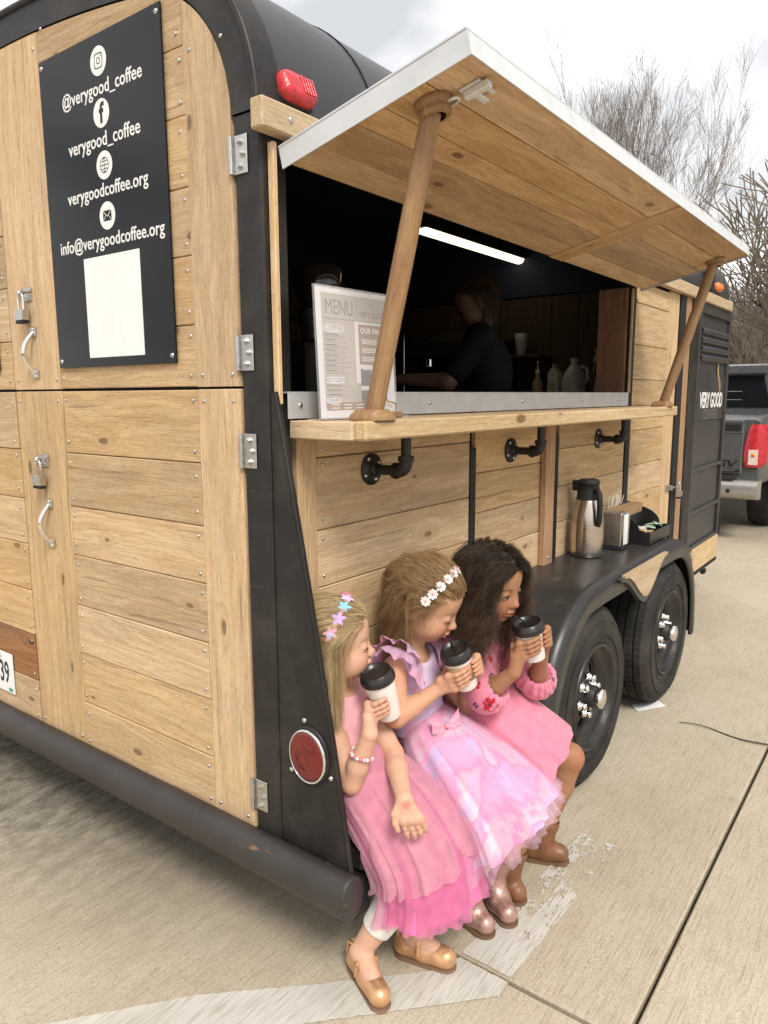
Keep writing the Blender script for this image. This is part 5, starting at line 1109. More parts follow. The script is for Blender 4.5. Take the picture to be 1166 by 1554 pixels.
def open_hand(v, W, d, lat, n, fr=.0062, curl=.5):
    """relaxed hand: d finger direction, lat towards the thumb, n back of hand"""
    W, d, lat, n = np.asarray(W), nrm(d), nrm(lat), nrm(n); tips = []; ks = []
    for i, (s_, L_) in enumerate(((.020, .046), (.0065, .051), (-.007, .047), (-.0195, .037))):
        K = W+d*.050+lat*s_*1.12; ks.append(K); dd = nrm(d+lat*s_*2.5); p = K; c = .18
        for j, f in enumerate((.42, .32, .26)):
            c += curl*(.35, .5, .5)[j]; q = p+L_*f*(dd*math.cos(c)-n*math.sin(c)); rr = fr*(1.15-.1*j); v.cap(p, q, rr*1.05, rr*.98, .0035); p = q
        tips.append(p); v.cap(W, K, .015, .0092, .009)
    for a, b in zip(ks[:-1], ks[1:]): v.cap(a, b, .009, k=.008)
    p = W+d*.012+lat*.016; q = p+d*.022+lat*.02; r = q+d*.022+lat*.006-n*.004; e = r+d*.017-n*.004; v.cap(p, q, .0115, .0095, .008); v.cap(q, r, .0092, .008, .004); v.cap(r, e, .008, .0066, .003); tips.append(e); return tips
def torso(v, J, pad=0.0, k=.03):
    nb, hip = np.asarray(J['nb']), np.asarray(J['hip']); lat = nrm(np.asarray(J['sL'])-np.asarray(J['sR'])); up = nrm(nb-hip); fw = nrm(np.cross(up, lat)*-1); fw = fw if fw[1] < 0 else -fw; R = np.stack([lat, fw, up], 1)
    v.ell(hip+up*.01, np.array([.092, .078, .080])+pad, R, k); v.ell(hip+up*.115+fw*.006, np.array([.088, .070, .085])+pad, R, k); v.ell(hip+up*.22, np.array([.098, .070, .095])+pad, R, k)
    for s_ in 'RL': v.cap(nb-up*.035, np.asarray(J['s'+s_])-up*.004, .036+pad, .033+pad, k)
    return R
def body(J, hd, eyes, base, hands, paint, parent, brow, legs=True, h=.0022, feet=(), nose=1.0):
    pts = np.array([q for q in J.values()]); lo = pts.min(0)-[.13, .13, .08]; hi = pts.max(0)+[.13, .13, .05]; hi[2] = max(hi[2], hd.P(0, 0, .13)[2]); v = Vol(lo, hi, h)
    R = torso(v, J)
    nb = np.asarray(J['nb']); v.cap(nb-[0, 0, .02], hd.P(-.018, 0, -.055), .037, .034, .02)
    for s_ in 'RL':
        S, E_, W = (np.asarray(J[q+s_]) for q in 'sew'); v.cap(S, E_, .0335, .0275, .016); v.cap(E_, E_+(W-E_)*.35, .0275, .0275, .008); v.cap(E_+(W-E_)*.35, W, .0275, .0195, .008)
        if legs:
            Hh, K, A_ = (np.asarray(J[q+s_]) for q in 'hka'); v.cap(Hh, K, .056, .046, .02); v.cap(K, K+(A_-K)*.35, .0455, .044, .012); v.cap(K+(A_-K)*.35, A_, .044, .027, .012); v.ell(K+np.array([0, -.008, .004]), (.04, .04, .044), None, .01)
    hd.build(v, eyes, nose); tips = []
    for fn in hands: tips += fn(v)
    for fn in feet: fn(v)
    V, Q = v.mesh(); V = smoothV(V, Q, 1)
    col = np.tile(np.asarray(base, float), (len(V), 1))
    def pt(c, r, cc, st, sharp=2.0):
        d = np.linalg.norm((V-np.asarray(c)), axis=1)/r; w_ = st*np.clip(1-d, 0, 1)**(1/sharp) if sharp > 2 else st*np.clip(1-d**2, 0, 1); col[:] = col*(1-w_[:, None])+np.asarray(cc)*w_[:, None]
    L = hd.to(V); red = np.array(base)*[1.02, .68, .66]; near = np.linalg.norm(L, axis=1) < .15
    def pl(c, r, cc, st):
        d = np.sqrt((((L-np.asarray(c))/np.asarray(r))**2).sum(1)); w_ = st*np.clip(1.25-d, 0, .5)/.5*near; w_ = np.clip(w_, 0, st); col[:] = col*(1-w_[:, None])+np.asarray(cc)*w_[:, None]
    for y in (-1, 1):
        pt(hd.P(.07, y*.036, -.047), .032, red, .45); pt(hd.P(-.01, y*.078, -.016), .03, red, .5)
        pl((.072, y*.031, -.0135), (.022, .019, .012), np.array(base)*[.93, .80, .76], .5)
        for q in np.linspace(-1, 1, 7): pl((.080-.004*q*q-.004*(q+1), y*(.033+.014*q), .0075-.003*q*q), (.012, .0045, .0030), np.array(brow), .5)
    pt(hd.P(.096, 0, -.04), .016, red, .4); lip = np.array(base)*[.88, .48, .48]
    pl((.088, 0, -.0625), (.012, .0155, .0045), lip, .75); pl((.086, 0, -.0725), (.012, .0135, .0048), lip, .75); pl((.088, 0, -.068), (.014, .0135, .0016), lip*.45, .8)
    for q in tips: pt(q, .013, red*1.02, .5)
    for s_ in 'RL':
        pt(J['e'+s_], .04, red, .35)
        if legs: pt(np.asarray(J['k'+s_])+[0, -.04, 0], .06, red, .4)
    for fn in paint: fn(V, col, L)
    return bulk('body', V, Q, SKIN, parent, col), V
def hair_strands(P, r0, r1):
    """P (S,N,3) -> three-sided tapered strands"""
    S, N_, _ = P.shape; T = np.gradient(P, axis=1); T /= np.linalg.norm(T, axis=2)[..., None]+1e-9; ref = np.array([.31, .22, .93]); u = np.cross(T, ref); u /= np.linalg.norm(u, axis=2)[..., None]+1e-9; w_ = np.cross(T, u)
    rad = np.linspace(r0, r1, N_)[None, :, None]; a = [0, 2*math.pi/3, 4*math.pi/3]; V = np.stack([P+rad*(math.cos(q)*u+math.sin(q)*w_) for q in a], 2).reshape(-1, 3)
    base = (np.arange(S)*N_*3)[:, None, None]+(np.arange(N_-1)*3)[None, :, None]; j = np.arange(3)[None, None, :]; j2 = (j+1) % 3
    Q = np.stack([base+j, base+j2, base+3+j2, base+3+j], -1).reshape(-1, 4); return V, Q
def hair_mat(name, c0, c1, c2):
    m, N, p, t, o = nodes(name); a = N('ShaderNodeAttribute', attribute_name='Col').outputs['Fac']
    t.links.new(ramp(N, a, [(.05, c0), (.5, c1), (.95, c2)]), p.inputs['Base Color']); p.inputs['Roughness'].default_value = .38; p.inputs['Specular IOR Level'].default_value = .45; p.inputs['Anisotropic'].default_value = .5; return m
def hair(hd, mat, parent, seed, n_guides, flow, length, curl, gravity, wave, region, body_pts, spread=.010, per=16, r0=.00032, bulge=1.0, steps=20, pull=None, xmin=-9.0, grad=.0, ymax=1.283):
    """guides run over the skull along flow, then hang; strands scatter about each guide"""
    r = np.random.default_rng(seed); C_ = np.array([-.007, 0, .020]); E_ = np.array([.0955, .0765, .081])*bulge; G_ = []
    up = hd.R.T @ np.array([0, 0, 1.0]); tries = 0
    while len(G_) < n_guides and tries < 60000:
        tries += 1; d = nrm(r.normal(0, 1, 3))
        if not region(d): continue
        lift = 1.0+r.uniform(0, .07); p = C_+E_*d*lift; L_ = length(d, r); st = L_/steps; P = [p.copy()]; ph = r.uniform(0, 6.28); dr = flow(d, r)
        v_ = nrm(dr-d*np.dot(dr, d)*.9)
        for k in range(steps):
            q = (p-C_)/E_; nq = np.linalg.norm(q); nn = nrm(q/E_); on = nq < 1.16 and k/steps < .7 and q[2] > -.55
            if on:
                f = nrm(flow(nrm(q), r)); f = f-nn*np.dot(f, nn)*.95; wg = .10 if q[2] > .1 else .38
                v_ = nrm(.55*v_+.45*f-up*gravity*wg+r.normal(0, .04+.04*wave, 3))
            else: v_ = nrm(.62*v_-up*gravity*1.0+r.normal(0, .03+.04*wave, 3))
            if pull is not None: v_ = nrm(v_ + pull(p, k/steps))
            p = p+v_*st; q = (p-C_)/E_; nq = np.linalg.norm(q)
            mn = lift*(1.0+.02*math.sin(k+ph))
            if nq < mn and p[2] > -.07: p = C_+E_*q/nq*mn
            w3 = hd.P(*p)
            for (c, rad) in body_pts:
                dd = w3-c; n_ = np.linalg.norm(dd)
                if n_ < rad: w3 = c+dd/n_*rad; p = hd.to(w3[None])[0]
            if w3[0] < xmin: w3[0] = xmin+r.uniform(0, .012); p = hd.to(w3[None])[0]
            if w3[1] > ymax: w3[1] = ymax-r.uniform(0, .006); p = hd.to(w3[None])[0]
            P.append(p.copy())
        P = np.array(P)
        if curl:
            tt = np.linspace(0, 1, steps+1); T = np.gradient(P, axis=0); T /= np.linalg.norm(T, axis=1)[:, None]+1e-9; u = np.cross(T, [.2, .9, .3]); u /= np.linalg.norm(u, axis=1)[:, None]+1e-9; w_ = np.cross(T, u); am = curl*np.clip((tt-.18)/.4, 0, 1); fr = wave*r.uniform(.8, 1.2)*L_/.2
            P = P+am[:, None]*(np.cos(6.28*fr*tt+ph)[:, None]*u+np.sin(6.28*fr*tt+ph)[:, None]*w_)
        G_.append(P)
    G_ = np.array(G_); S = len(G_); tt = np.linspace(0, 1, steps+1)[None, None, :, None]
    o1 = r.normal(0, spread, (S, per, 1, 3)); o2 = r.normal(0, spread*1.3, (S, per, 1, 3)); wob = r.normal(0, spread*.35, (S, per, steps+1, 3)); wob = .5*wob+.25*np.roll(wob, 1, 2)+.25*np.roll(wob, -1, 2)
    A = G_[:, None]+o1*(.35+.3*np.sin(math.pi*tt))+o2*tt**2*.9+wob*tt; A = A.reshape(-1, steps+1, 3)
    q = (A-C_)/(E_*1.005); nq = np.linalg.norm(q, axis=2); m = (nq < 1) & (A[..., 2] > -.06); A = np.where(m[..., None], C_+(E_*1.005)*q/np.maximum(nq, 1e-6)[..., None], A)
    Wd = hd.c+hd.s*(A @ hd.R.T); Wd[..., 1] = np.minimum(Wd[..., 1], ymax+.004); Wd[..., 0] = np.maximum(Wd[..., 0], xmin-.004); V, Q = hair_strands(Wd, r0, r0*.45)
    tone = np.repeat(np.repeat(r.normal(.5, .17, S), per)+r.normal(0, .14, S*per), (steps+1)*3)+grad*np.tile(np.repeat(np.linspace(-.4, 1, steps+1), 3), S*per); tone = np.clip(tone, 0, 1); o_ = bulk('hair', V, Q, mat, parent, np.stack([tone]*3, 1)); o_['kind'] = 'stuff'; return o_
def scalp(hd, mat, parent, region, bulge=1.0):
    C_ = np.array([-.007, 0, .020]); E_ = np.array([.0940, .0748, .0798])*bulge; n, m = 64, 40; P = []
    for i in range(m+1):
        t_ = math.pi*i/m; P.append([(math.sin(t_)*math.cos(2*math.pi*j/n), math.sin(t_)*math.sin(2*math.pi*j/n), math.cos(t_)) for j in range(n)])
    D = np.array(P); V = (C_+E_*D).reshape(-1, 3); Q = np.array([(i*n+j, (i+1)*n+j, (i+1)*n+(j+1) % n, i*n+(j+1) % n) for i in range(m) for j in range(n) if region(nrm(D[i, j]+1e-6))])
    W_ = hd.c+hd.s*(V @ hd.R.T); return bulk('hair_cap', W_, Q, mat, parent, np.full((len(V), 3), .38))
# ---------------- cloth
def fabric(name, col, rough=.8, alpha=1.0, sheen=.4, bump=.3, bs=500, trans=.0, tint=None, noise=6.0):
    m, N, p, t, o = nodes(name); q = N('ShaderNodeTexCoord').outputs['Object']
    if tint:
        n1 = N('ShaderNodeTexNoise', {'Vector': q, 'Scale': noise, 'Detail': 3, 'Distortion': .6}).outputs[0]; c = ramp(N, n1, tint)
    else:
        n1 = N('ShaderNodeTexNoise', {'Vector': q, 'Scale': 30, 'Detail': 5}).outputs[0]; c = ramp(N, n1, [(.3, tuple(x*.88 for x in col)), (.7, tuple(min(1, x*1.1) for x in col))])
    t.links.new(c, p.inputs['Base Color']); p.inputs['Roughness'].default_value = rough; p.inputs['Sheen Weight'].default_value = sheen; p.inputs['Specular IOR Level'].default_value = .2
    n2 = N('ShaderNodeTexNoise', {'Vector': q, 'Scale': bs, 'Detail': 3}).outputs[0]; t.links.new(N('ShaderNodeBump', {'Height': n2, 'Strength': bump, 'Distance': .002}).outputs[0], p.inputs['Normal'])
    if trans:
        tb = N('ShaderNodeBsdfTranslucent'); t.links.new(c, tb.inputs[0]); mx_ = N('ShaderNodeMixShader', {0: trans, 1: p.outputs[0], 2: tb.outputs[0]}); src = mx_.outputs[0]
    else: src = p.outputs[0]
    if alpha < 1:
        tp = N('ShaderNodeBsdfTransparent'); a2 = N('ShaderNodeMixShader', {0: alpha, 1: tp.outputs[0], 2: src}); src = a2.outputs[0]
    t.links.new(src, o.inputs['Surface']); return m
def skirt(name, rings, lat0, lat1, mat, parent, folds=15, amp=.014, seed=0, s1=1.0, push=0.0, n=300, rows=36, hem=.012, mult=1.0, clampz=.39, jag=.0, xmin=-9.0):
    """rings: (centre, half width, half depth) from waist to hem; closed loft with folds growing to the hem"""
    r = np.random.default_rng(seed); C_ = np.array([q[0] for q in rings], float); A = np.array([q[1] for q in rings]); B = np.array([q[2] for q in rings]); k = len(rings)-1
    def cr(D, t):
        i = min(int(t), k-1); f = t-i; a, b, c, d = D[max(i-1, 0)], D[i], D[i+1], D[min(i+2, k)]; return .5*((2*b)+(-a+c)*f+(2*a-5*b+4*c-d)*f*f+(-a+3*b-3*c+d)*f**3)
    th = np.linspace(0, 2*math.pi, n, endpoint=False); ph = r.uniform(0, 6.28, 6); P = []
    def nz(f0, f1_, m):
        o_ = np.zeros(n)
        for q in range(m): fq = r.integers(f0, f1_+1); o_ += r.uniform(.5, 1)*np.sin(fq*th+r.uniform(0, 6.28))/math.sqrt(m)
        return o_
    f1 = nz(int(folds*.6), int(folds*1.3), 5); f2 = nz(folds*2, folds*3, 5); f3 = nz(3, 6, 3)
    for i in range(rows):
        s_ = i/(rows-1)*s1; t = s_*k; c = cr(C_, t); tg = nrm(cr(C_, min(t+.05, k))-cr(C_, max(t-.05, 0))); lat = nrm(np.asarray(lat0)*(1-s_)+np.asarray(lat1)*s_); lat = nrm(lat-tg*lat.dot(tg)); dp = np.cross(tg, lat); a, b = cr(A, t)*mult, cr(B, t)*mult
        am = amp*(s_/s1)**1.15; rr = 1+ (am*(.8*f1+.34*f2*(s_/s1)+.5*f3))/.14
        ring = c + (a*np.cos(th)*rr)[:, None]*lat + (b*np.sin(th)*rr)[:, None]*dp + push*nrm(np.array([0, -1, .4]))*s_
        if i == rows-1: ring = ring + tg*(hem*.5*f1+jag*f2)[:, None]
        ring[:, 1] = np.where(ring[:, 2] < clampz, np.minimum(ring[:, 1], 1.066), ring[:, 1]); ring[:, 1] = np.minimum(ring[:, 1], 1.28)
        if xmin > 0: ring[:, 0] = np.where(ring[:, 1] > 1.03, np.maximum(ring[:, 0], xmin+.006*f2), ring[:, 0])
        P.append(ring)
    g = G(); g.grid(P, close=True); return g.build(name, mat, parent)
def bodice(J, cuts, pad, mat, parent, extra=None, h=.004, zmin=.5, name='bodice'):
    pts = np.array([J['nb'], J['hip'], J['sR'], J['sL'], J['eR'], J['eL'], J['wR'], J['wL']]); v = Vol(pts.min(0)-.16, pts.max(0)+.16, h); torso(v, J, pad, .03)
    if extra: extra(v)
    for c, r in cuts: v.cap(c[0], c[1], r, k=.006, op='s') if len(c) == 2 else v.ell(c[0], np.full(3, r), None, .006, 's')
    v.half((0, 0, zmin), (0, 0, -1)); V, Q = v.mesh(); V = smoothV(V, Q, 2); return bulk(name, V, Q, mat, parent)
def shoe(parts, mat, sole_mat, parent, name='shoe', cut=None, h=.0028):
    pts = np.array([q for p_ in parts for q in p_[0]]); v = Vol(pts.min(0)-.07, pts.max(0)+.07, h)
    for (ps, r0, r1, k) in parts:
        if len(ps) == 2: v.cap(ps[0], ps[1], r0, r1, k)
    if cut:
        for a, b, r in cut: v.cap(a, b, r, k=.004, op='s')
    v.half((0, 0, .008), (0, 0, -1)); V, Q = v.mesh(); V = smoothV(V, Q, 1); return bulk(name, V, Q, mat, parent)
def cup(B, T, label, sleeve=False, straw=None):
    B, T = np.asarray(B, float), np.asarray(T, float); ax = nrm(T-B); L_ = np.linalg.norm(T-B); r = tag(empty('coffee_cup', tuple(B)), label, 'cup')
    hb = L_-.016; g = G(); g.lathe([(.001, .004), (.0285, .004), (.0295, 0), (.0300, .001), (.0425, hb)], B, ax, 36); g.build('paper_cup', PAPERW, r)
    if sleeve:
        f = lambda h: .030+(.0425-.030)*h/hb+.0012
        g = G(); g.lathe([(f(.030)-.001, .030), (f(.030), .030), (f(.088), .088), (f(.088)-.001, .088)], B, ax, 36); g.build('card_sleeve', plain('kraft', (.40, .25, .14), .75, bump=.2, bscale=200), r)
    g = G(); g.lathe([(.0425, hb-.008), (.0462, hb-.008), (.0468, hb-.003), (.0455, hb), (.0462, hb+.002), (.0455, hb+.006), (.0425, hb+.009), (.0405, hb+.0185), (.0385, hb+.0195), (.0365, hb+.0185), (.0355, hb+.010), (.012, hb+.009), (.001, hb+.009)], B, ax, 36); g.build('lid', LIDB, r)
    if straw is not None: g = G(); g.tube([T+ax*.0, np.asarray(straw)], .0022, 6); g.build('straw', DARKBLK, r)
    return r
PAPERW = plain('cup_paper', (.80, .76, .72), .55, var=.02); LIDB = plain('lid_black', (.016, .014, .013), .30, var=.15, spec=.5)
LEFT = np.array([-.62, .78, 0]); CAMW = np.array([-.80, -.58, .1])
def flower(g, c, n, r, petals=6, up=(0, 0, 1)):
    n = nrm(n); u = nrm(np.cross(n, up)); w_ = np.cross(n, u); c = np.asarray(c)
    for k in range(petals):
        a = 2*math.pi*k/petals; d = math.cos(a)*u+math.sin(a)*w_; t_ = np.cross(n, d)
        g.add([c+n*.0006, c+d*r*.45+t_*r*.24+n*.001, c+d*r*.85+t_*r*.26+n*.0018, c+d*r+n*.0015, c+d*r*.85-t_*r*.26+n*.0018, c+d*r*.45-t_*r*.24+n*.001], [(0, 1, 2, 3, 4, 5), (5, 4, 3, 2, 1, 0)])
def star(g, c, n, r, up=(0, 0, 1), rot=0.0, puff=.004):
    n = nrm(n); u = nrm(np.cross(n, up)); w_ = np.cross(n, u); P = [np.asarray(c)+n*puff]
    O = []
    for k in range(20):
        a = 2*math.pi*k/20+rot; rr = r*(.72+.28*math.cos(5*(a-rot))); O.append(np.asarray(c)+rr*(math.cos(a)*u+math.sin(a)*w_))
    g.add(P+O+[q-n*.002 for q in O], [(0, 1+k, 1+(k+1) % 20) for k in range(20)]+[(1+k, 21+k, 21+(k+1) % 20, 1+(k+1) % 20) for k in range(20)])
def band(hd, k0, k1, x, tilt, r=1.06, n=24):
    """path over the head from ear to ear; k in radians from right ear (0) to left ear (pi)"""
    C_ = np.array([-.007, 0, .020]); E_ = np.array([.0950, .0765, .0815])*r; P = []
    for a in np.linspace(k0, k1, n):
        d = np.array([x+tilt*math.sin(a), -math.cos(a), math.sin(a)]); P.append((hd.P(*(C_+E_*nrm(d))), nrm(hd.R @ (nrm(d)/E_))))
    return P
def A_(d): return {k: np.array(v, float) for k, v in d.items()}
def sole(parent, heel, toe, rh, rt, mat, z1=.009):
    h, t_ = np.array(heel[:2]), np.array(toe[:2]); d = nrm(t_-h); a0 = math.atan2(d[1], d[0]); P = [(h[0]+rh*math.cos(a), h[1]+rh*math.sin(a)) for a in np.linspace(a0+math.pi/2, a0+3*math.pi/2, 14)]+[(t_[0]+rt*math.cos(a), t_[1]+rt*math.sin(a)) for a in np.linspace(a0-math.pi/2, a0+math.pi/2, 14)]
    g = G(); g.prism(P, (0, 0, .001), X, Y, z1); return g.build('sole', mat, parent)
def straight_region(d): return (d[2] > .24+.34*d[0]-.42*max(0, abs(d[1])-.42)) if d[0] > .05 else (d[2] > -.62)
RB = (0, 0, 0)
# ================================================================ girl with white cup, star headband
J1 = A_(dict(nb=(1.372, 1.195, .775), hip=(1.41, 1.17, .455), sR=(1.326, 1.183, .735), sL=(1.470, 1.188, .735), eR=(1.297, 1.075, .575), wR=(1.307, 1.024, .715), eL=(1.462, 1.067, .586), wL=(1.372, .968, .535),
             hR=(1.37, 1.15, .45), hL=(1.46, 1.15, .45), kR=(1.427, .984, .286), kL=(1.541, .923, .295), aR=(1.345, 1.089, .075), aL=(1.480, 1.013, .07)))
for q in ('nb', 'sR', 'sL', 'eR', 'wR', 'eL', 'wL'): J1[q] = np.array([0, 0, 1.52])+1.03*(J1[q]-[0, 0, 1.52])
J1['wL'] = np.array([0, 0, 1.52])+.952*(J1['wL']-[0, 0, 1.52]); J1['eL'] = np.array([0, 0, 1.52])+.975*(J1['eL']-[0, 0, 1.52])
J1['hip'] = np.array([1.435, 1.19, .455]); J1['hR'] = np.array([1.395, 1.165, .45]); J1['hL'] = np.array([1.48, 1.165, .45])
p1_ = tag(empty('person', (1.42, 1.1, 0)), 'girl in pink tulle dress and gold shoes beside the black corner panel', 'person')
h1 = Head((1.386, 1.200, .900), -50.6, 0, 1.9, 1.05); B1, T1 = np.array([1.462, 1.078, .692]), np.array([1.418, 1.090, .822])
hands = [lambda v: fingers(v, J1['wR'], B1, T1, LEFT, CAMW, (.066, .050, .035, .021), 28, 78, thumb=(-30, -80), th_h=.045, slope=.016),
         lambda v: open_hand(v, J1['wL'], (-.06, -.46, -.80), (-.66, .72, -.05), (-.72, -.58, .40), curl=.34)]
feet = [lambda v: v.cap(J1['aR'], (1.300, .995, .026), .027, .022, .012), lambda v: v.cap(J1['aR'], (1.362, 1.122, .034), .026, .024, .012), lambda v: v.cap(J1['aL'], (1.502, .925, .026), .027, .022, .012), lambda v: v.cap(J1['aL'], (1.475, 1.048, .034), .026, .024, .012)]
def hand_marks_and_shade(V, col, L):
    dH, lH, nH = nrm((-.06, -.46, -.80)), nrm((-.66, .72, -.05)), nrm((-.72, -.58, .40))
    for s_ in (.022, .0073, -.008, -.022):
        for q_, rr, cc, st in ((.050, .008, (.56, .25, .19), .55), (.074, .0055, (.50, .24, .17), .4)):
            k_ = J1['wL']+dH*q_+lH*s_*(1+q_*4)+nH*.008; d = np.linalg.norm(V-k_, axis=1)/rr; w_ = st*np.clip(1.3-d, 0, 1); w_ = np.minimum(w_, st); col[:] = col*(1-w_[:, None])+np.array(cc)*w_[:, None]
    for s_ in (.0147, -.0003, -.015):  # dark lines painted between the fingers stand in for the shade there
        a_ = J1['wL']+dH*.052+lH*s_; b_ = dH*.045+lH*s_*.6; t_ = np.clip(((V-a_) @ b_)/b_.dot(b_), 0, 1); d = np.linalg.norm(V-a_-t_[:, None]*b_, axis=1)/.0042; w_ = np.clip(1.2-d, 0, 1)*.6; col[:] = col*(1-w_[:, None])+np.array([.38, .17, .11])*w_[:, None]
    c = J1['wL']+dH*.012+nH*.016; d = np.linalg.norm((V-c)/[.011, .011, .011], axis=1); w_ = np.clip(1.2-d, 0, .5); col[:] = col*(1-w_[:, None])+np.array([.55, .12, .12])*w_[:, None]
b1, V1 = body(J1, h1, False, (.60, .355, .245), hands, [hand_marks_and_shade], p1_, (.30, .19, .11), feet=feet)
def lashes(hd, par, col, closed=True, sides=(-1, 1)):
    for y in sides:
        g = G(); P = []
        for q in np.linspace(-1, 1, 9): P.append(hd.P(.0815-.0055*q*q*(1 if q*1 < 0 else 1.25), y*(.031+.0145*q), -.0155-.0035*(1-q*q)+(0 if closed else .0075*(1-q*q)+.002)))
        g.tube(P, [.0006, .0014, .0018, .0019, .0019, .002, .002, .0016, .0006], 5); g.build('eyelashes', col, par)
LASH = plain('lash_brown', (.05, .03, .02), .6); LASHD = plain('lash_dark', (.012, .008, .006), .6)
lashes(h1, b1, LASH)
BLOND = hair_mat('blond_hair', (.26, .165, .075), (.52, .37, .19), (.74, .58, .35))
cp1 = [(J1['nb'], .058), (J1['sR'], .046), (J1['sL'], .046), (J1['nb']-[0, 0, .1], .098)]
scalp(h1, BLOND, p1_, straight_region)
def fl1(d, r): return np.array([-1.0+.75*max(0, .45-d[2]), .05*np.sign(d[1]), -.15-2.2*max(0, .40-d[2])])
hair(h1, BLOND, p1_, 1, 520, fl1, lambda d, r: r.uniform(.15, .25) if d[2] < .3 else r.uniform(.2, .29), .004, .5, 1.0, straight_region, cp1, spread=.0045, xmin=1.300)
def front_region(d): return d[0] > .05 and .08+.36*d[0]-.42*max(0, abs(d[1])-.42) < d[2] < .7
hair(h1, BLOND, p1_, 45, 190, fl1, lambda d, r: r.uniform(.10, .18), .003, .4, .9, front_region, cp1, spread=.0045, xmin=1.30, per=14)
# loose fringe hairs at the temple
def fr1(d): return -.05 < d[0] < .42 and -.1 < d[2] < .42+.33*d[0] and abs(d[1]) > .6
hair(h1, BLOND, p1_, 2, 46, lambda d, r: np.array([-.75, .1*np.sign(d[1]), -.7]), lambda d, r: r.uniform(.05, .12), .003, .4, 1.2, fr1, cp1, spread=.004, per=4, xmin=1.300)
hair(h1, BLOND, p1_, 44, 46, lambda d, r: np.array([.12, -.1, -1.0]), lambda d, r: r.uniform(.15, .23), .004, .6, .8, lambda d: -.35 < d[0] < .12 and d[1] < -.72 and -.45 < d[2] < .25, cp1, spread=.0045, xmin=1.328)
# headband with soft stars
hb = empty('headband', tuple(h1.P(0, 0, .1)), parent=p1_); PK = fabric('pink_ribbon', (.80, .33, .38), sheen=.2)
bp = band(h1, .05, math.pi-.05, -.12, .52, 1.115); g = G(); g.tube([q[0] for q in bp], .005, 6); g.build('band', PK, hb)
SC_ = [(.80, .35, .45), (.52, .36, .72), (.25, .55, .72), (.72, .45, .70), (.72, .18, .30), (.35, .42, .72)]
for i, a in enumerate((.24, .62, 1.02, 1.42, 1.85, 2.3)):
    q, n_ = band(h1, a, a+.01, -.12, .52, 1.15, 2)[0]; g = G(); star(g, q, n_, .0205, rot=i*.7); so = g.build('star', fabric('star_felt_%d' % i, SC_[i], sheen=.3, bs=900), hb)
    g = G(); star(g, q+n_*.0012-h1.R[:, 2]*.003, n_, .0125, rot=i*.7+.3); g.build('star_patch', fabric('star_patch_%d' % i, SC_[(i+2) % 6], sheen=.3), so)
# bead bracelet
bl = empty('bracelet', tuple(J1['wR']), parent=p1_); ax = nrm(J1['wR']-J1['eR']); cc = J1['eR']+(J1['wR']-J1['eR'])*.60; u = nrm(np.cross(ax, [0, 0, 1])); w_ = np.cross(ax, u); BD = [plain('bead_a', (.75, .62, .58), .25), plain('bead_b', (.55, .18, .25), .25), plain('bead_c', (.80, .42, .50), .25)]
for k in range(20):
    a = 2*math.pi*k/20; g = G(); g.ball(cc+.0275*(math.cos(a)*u+math.sin(a)*w_)+ax*.003*math.sin(a*2), .0052, 8, 6); g.build('bead', BD[k % 3], bl)
# dress
SEQ = fabric('sequin_pink', (.84, .44, .50), rough=.45, bump=.8, bs=260, sheen=.3)
dr = empty('dress', tuple(J1['hip']), parent=p1_)
bodice(J1, [((J1['nb']+[.004, -.035, .056],), .076), ((J1['sR']+[-.045, -.01, .0],), .046), ((J1['sL']+[.045, -.01, .0],), .046)], .007, SEQ, dr, zmin=.545)
T_IN = fabric('pink_lining', (.80, .20, .43), rough=.7, sheen=.3, trans=.15); T_OUT = fabric('pink_tulle', (.88, .30, .54), rough=.85, alpha=.48, trans=.35, bump=.5, bs=900); T_UP = fabric('pale_pink_tulle', (.88, .44, .55), rough=.85, alpha=.55, trans=.3, bump=.5, bs=900)
R1 = [((1.438, 1.180, .565), .086, .072), ((1.440, 1.125, .505), .110, .086), ((1.455, 1.04, .42), .128, .094), ((1.475, .98, .33), .138, .100), ((1.485, .965, .25), .144, .106), ((1.488, .960, .190), .150, .112)]
LT = (.93, -.3, 0); KX = dict(xmin=1.318)
skirt('skirt_lining', R1, X, LT, T_IN, dr, folds=8, amp=.012, seed=1, s1=.96, mult=.95, hem=.004, **KX)
skirt('tulle_layer', R1, X, LT, T_OUT, dr, folds=11, amp=.018, seed=2, s1=1.0, hem=.008, jag=.002, **KX)
skirt('tulle_layer', R1, X, LT, T_OUT, dr, folds=9, amp=.020, seed=5, s1=.985, mult=1.06, hem=.008, jag=.002, **KX)
skirt('upper_tier_lining', R1, X, LT, T_UP, dr, folds=7, amp=.016, seed=3, s1=.60, mult=1.03, hem=.012, jag=.002, **KX)
skirt('upper_tier', R1, X, LT, T_UP, dr, folds=10, amp=.026, seed=7, s1=.63, mult=1.06, hem=.012, jag=.003, **KX)
skirt('upper_tier', R1, X, LT, T_UP, dr, folds=8, amp=.022, seed=4, s1=.66, mult=1.10, hem=.012, jag=.003, **KX)
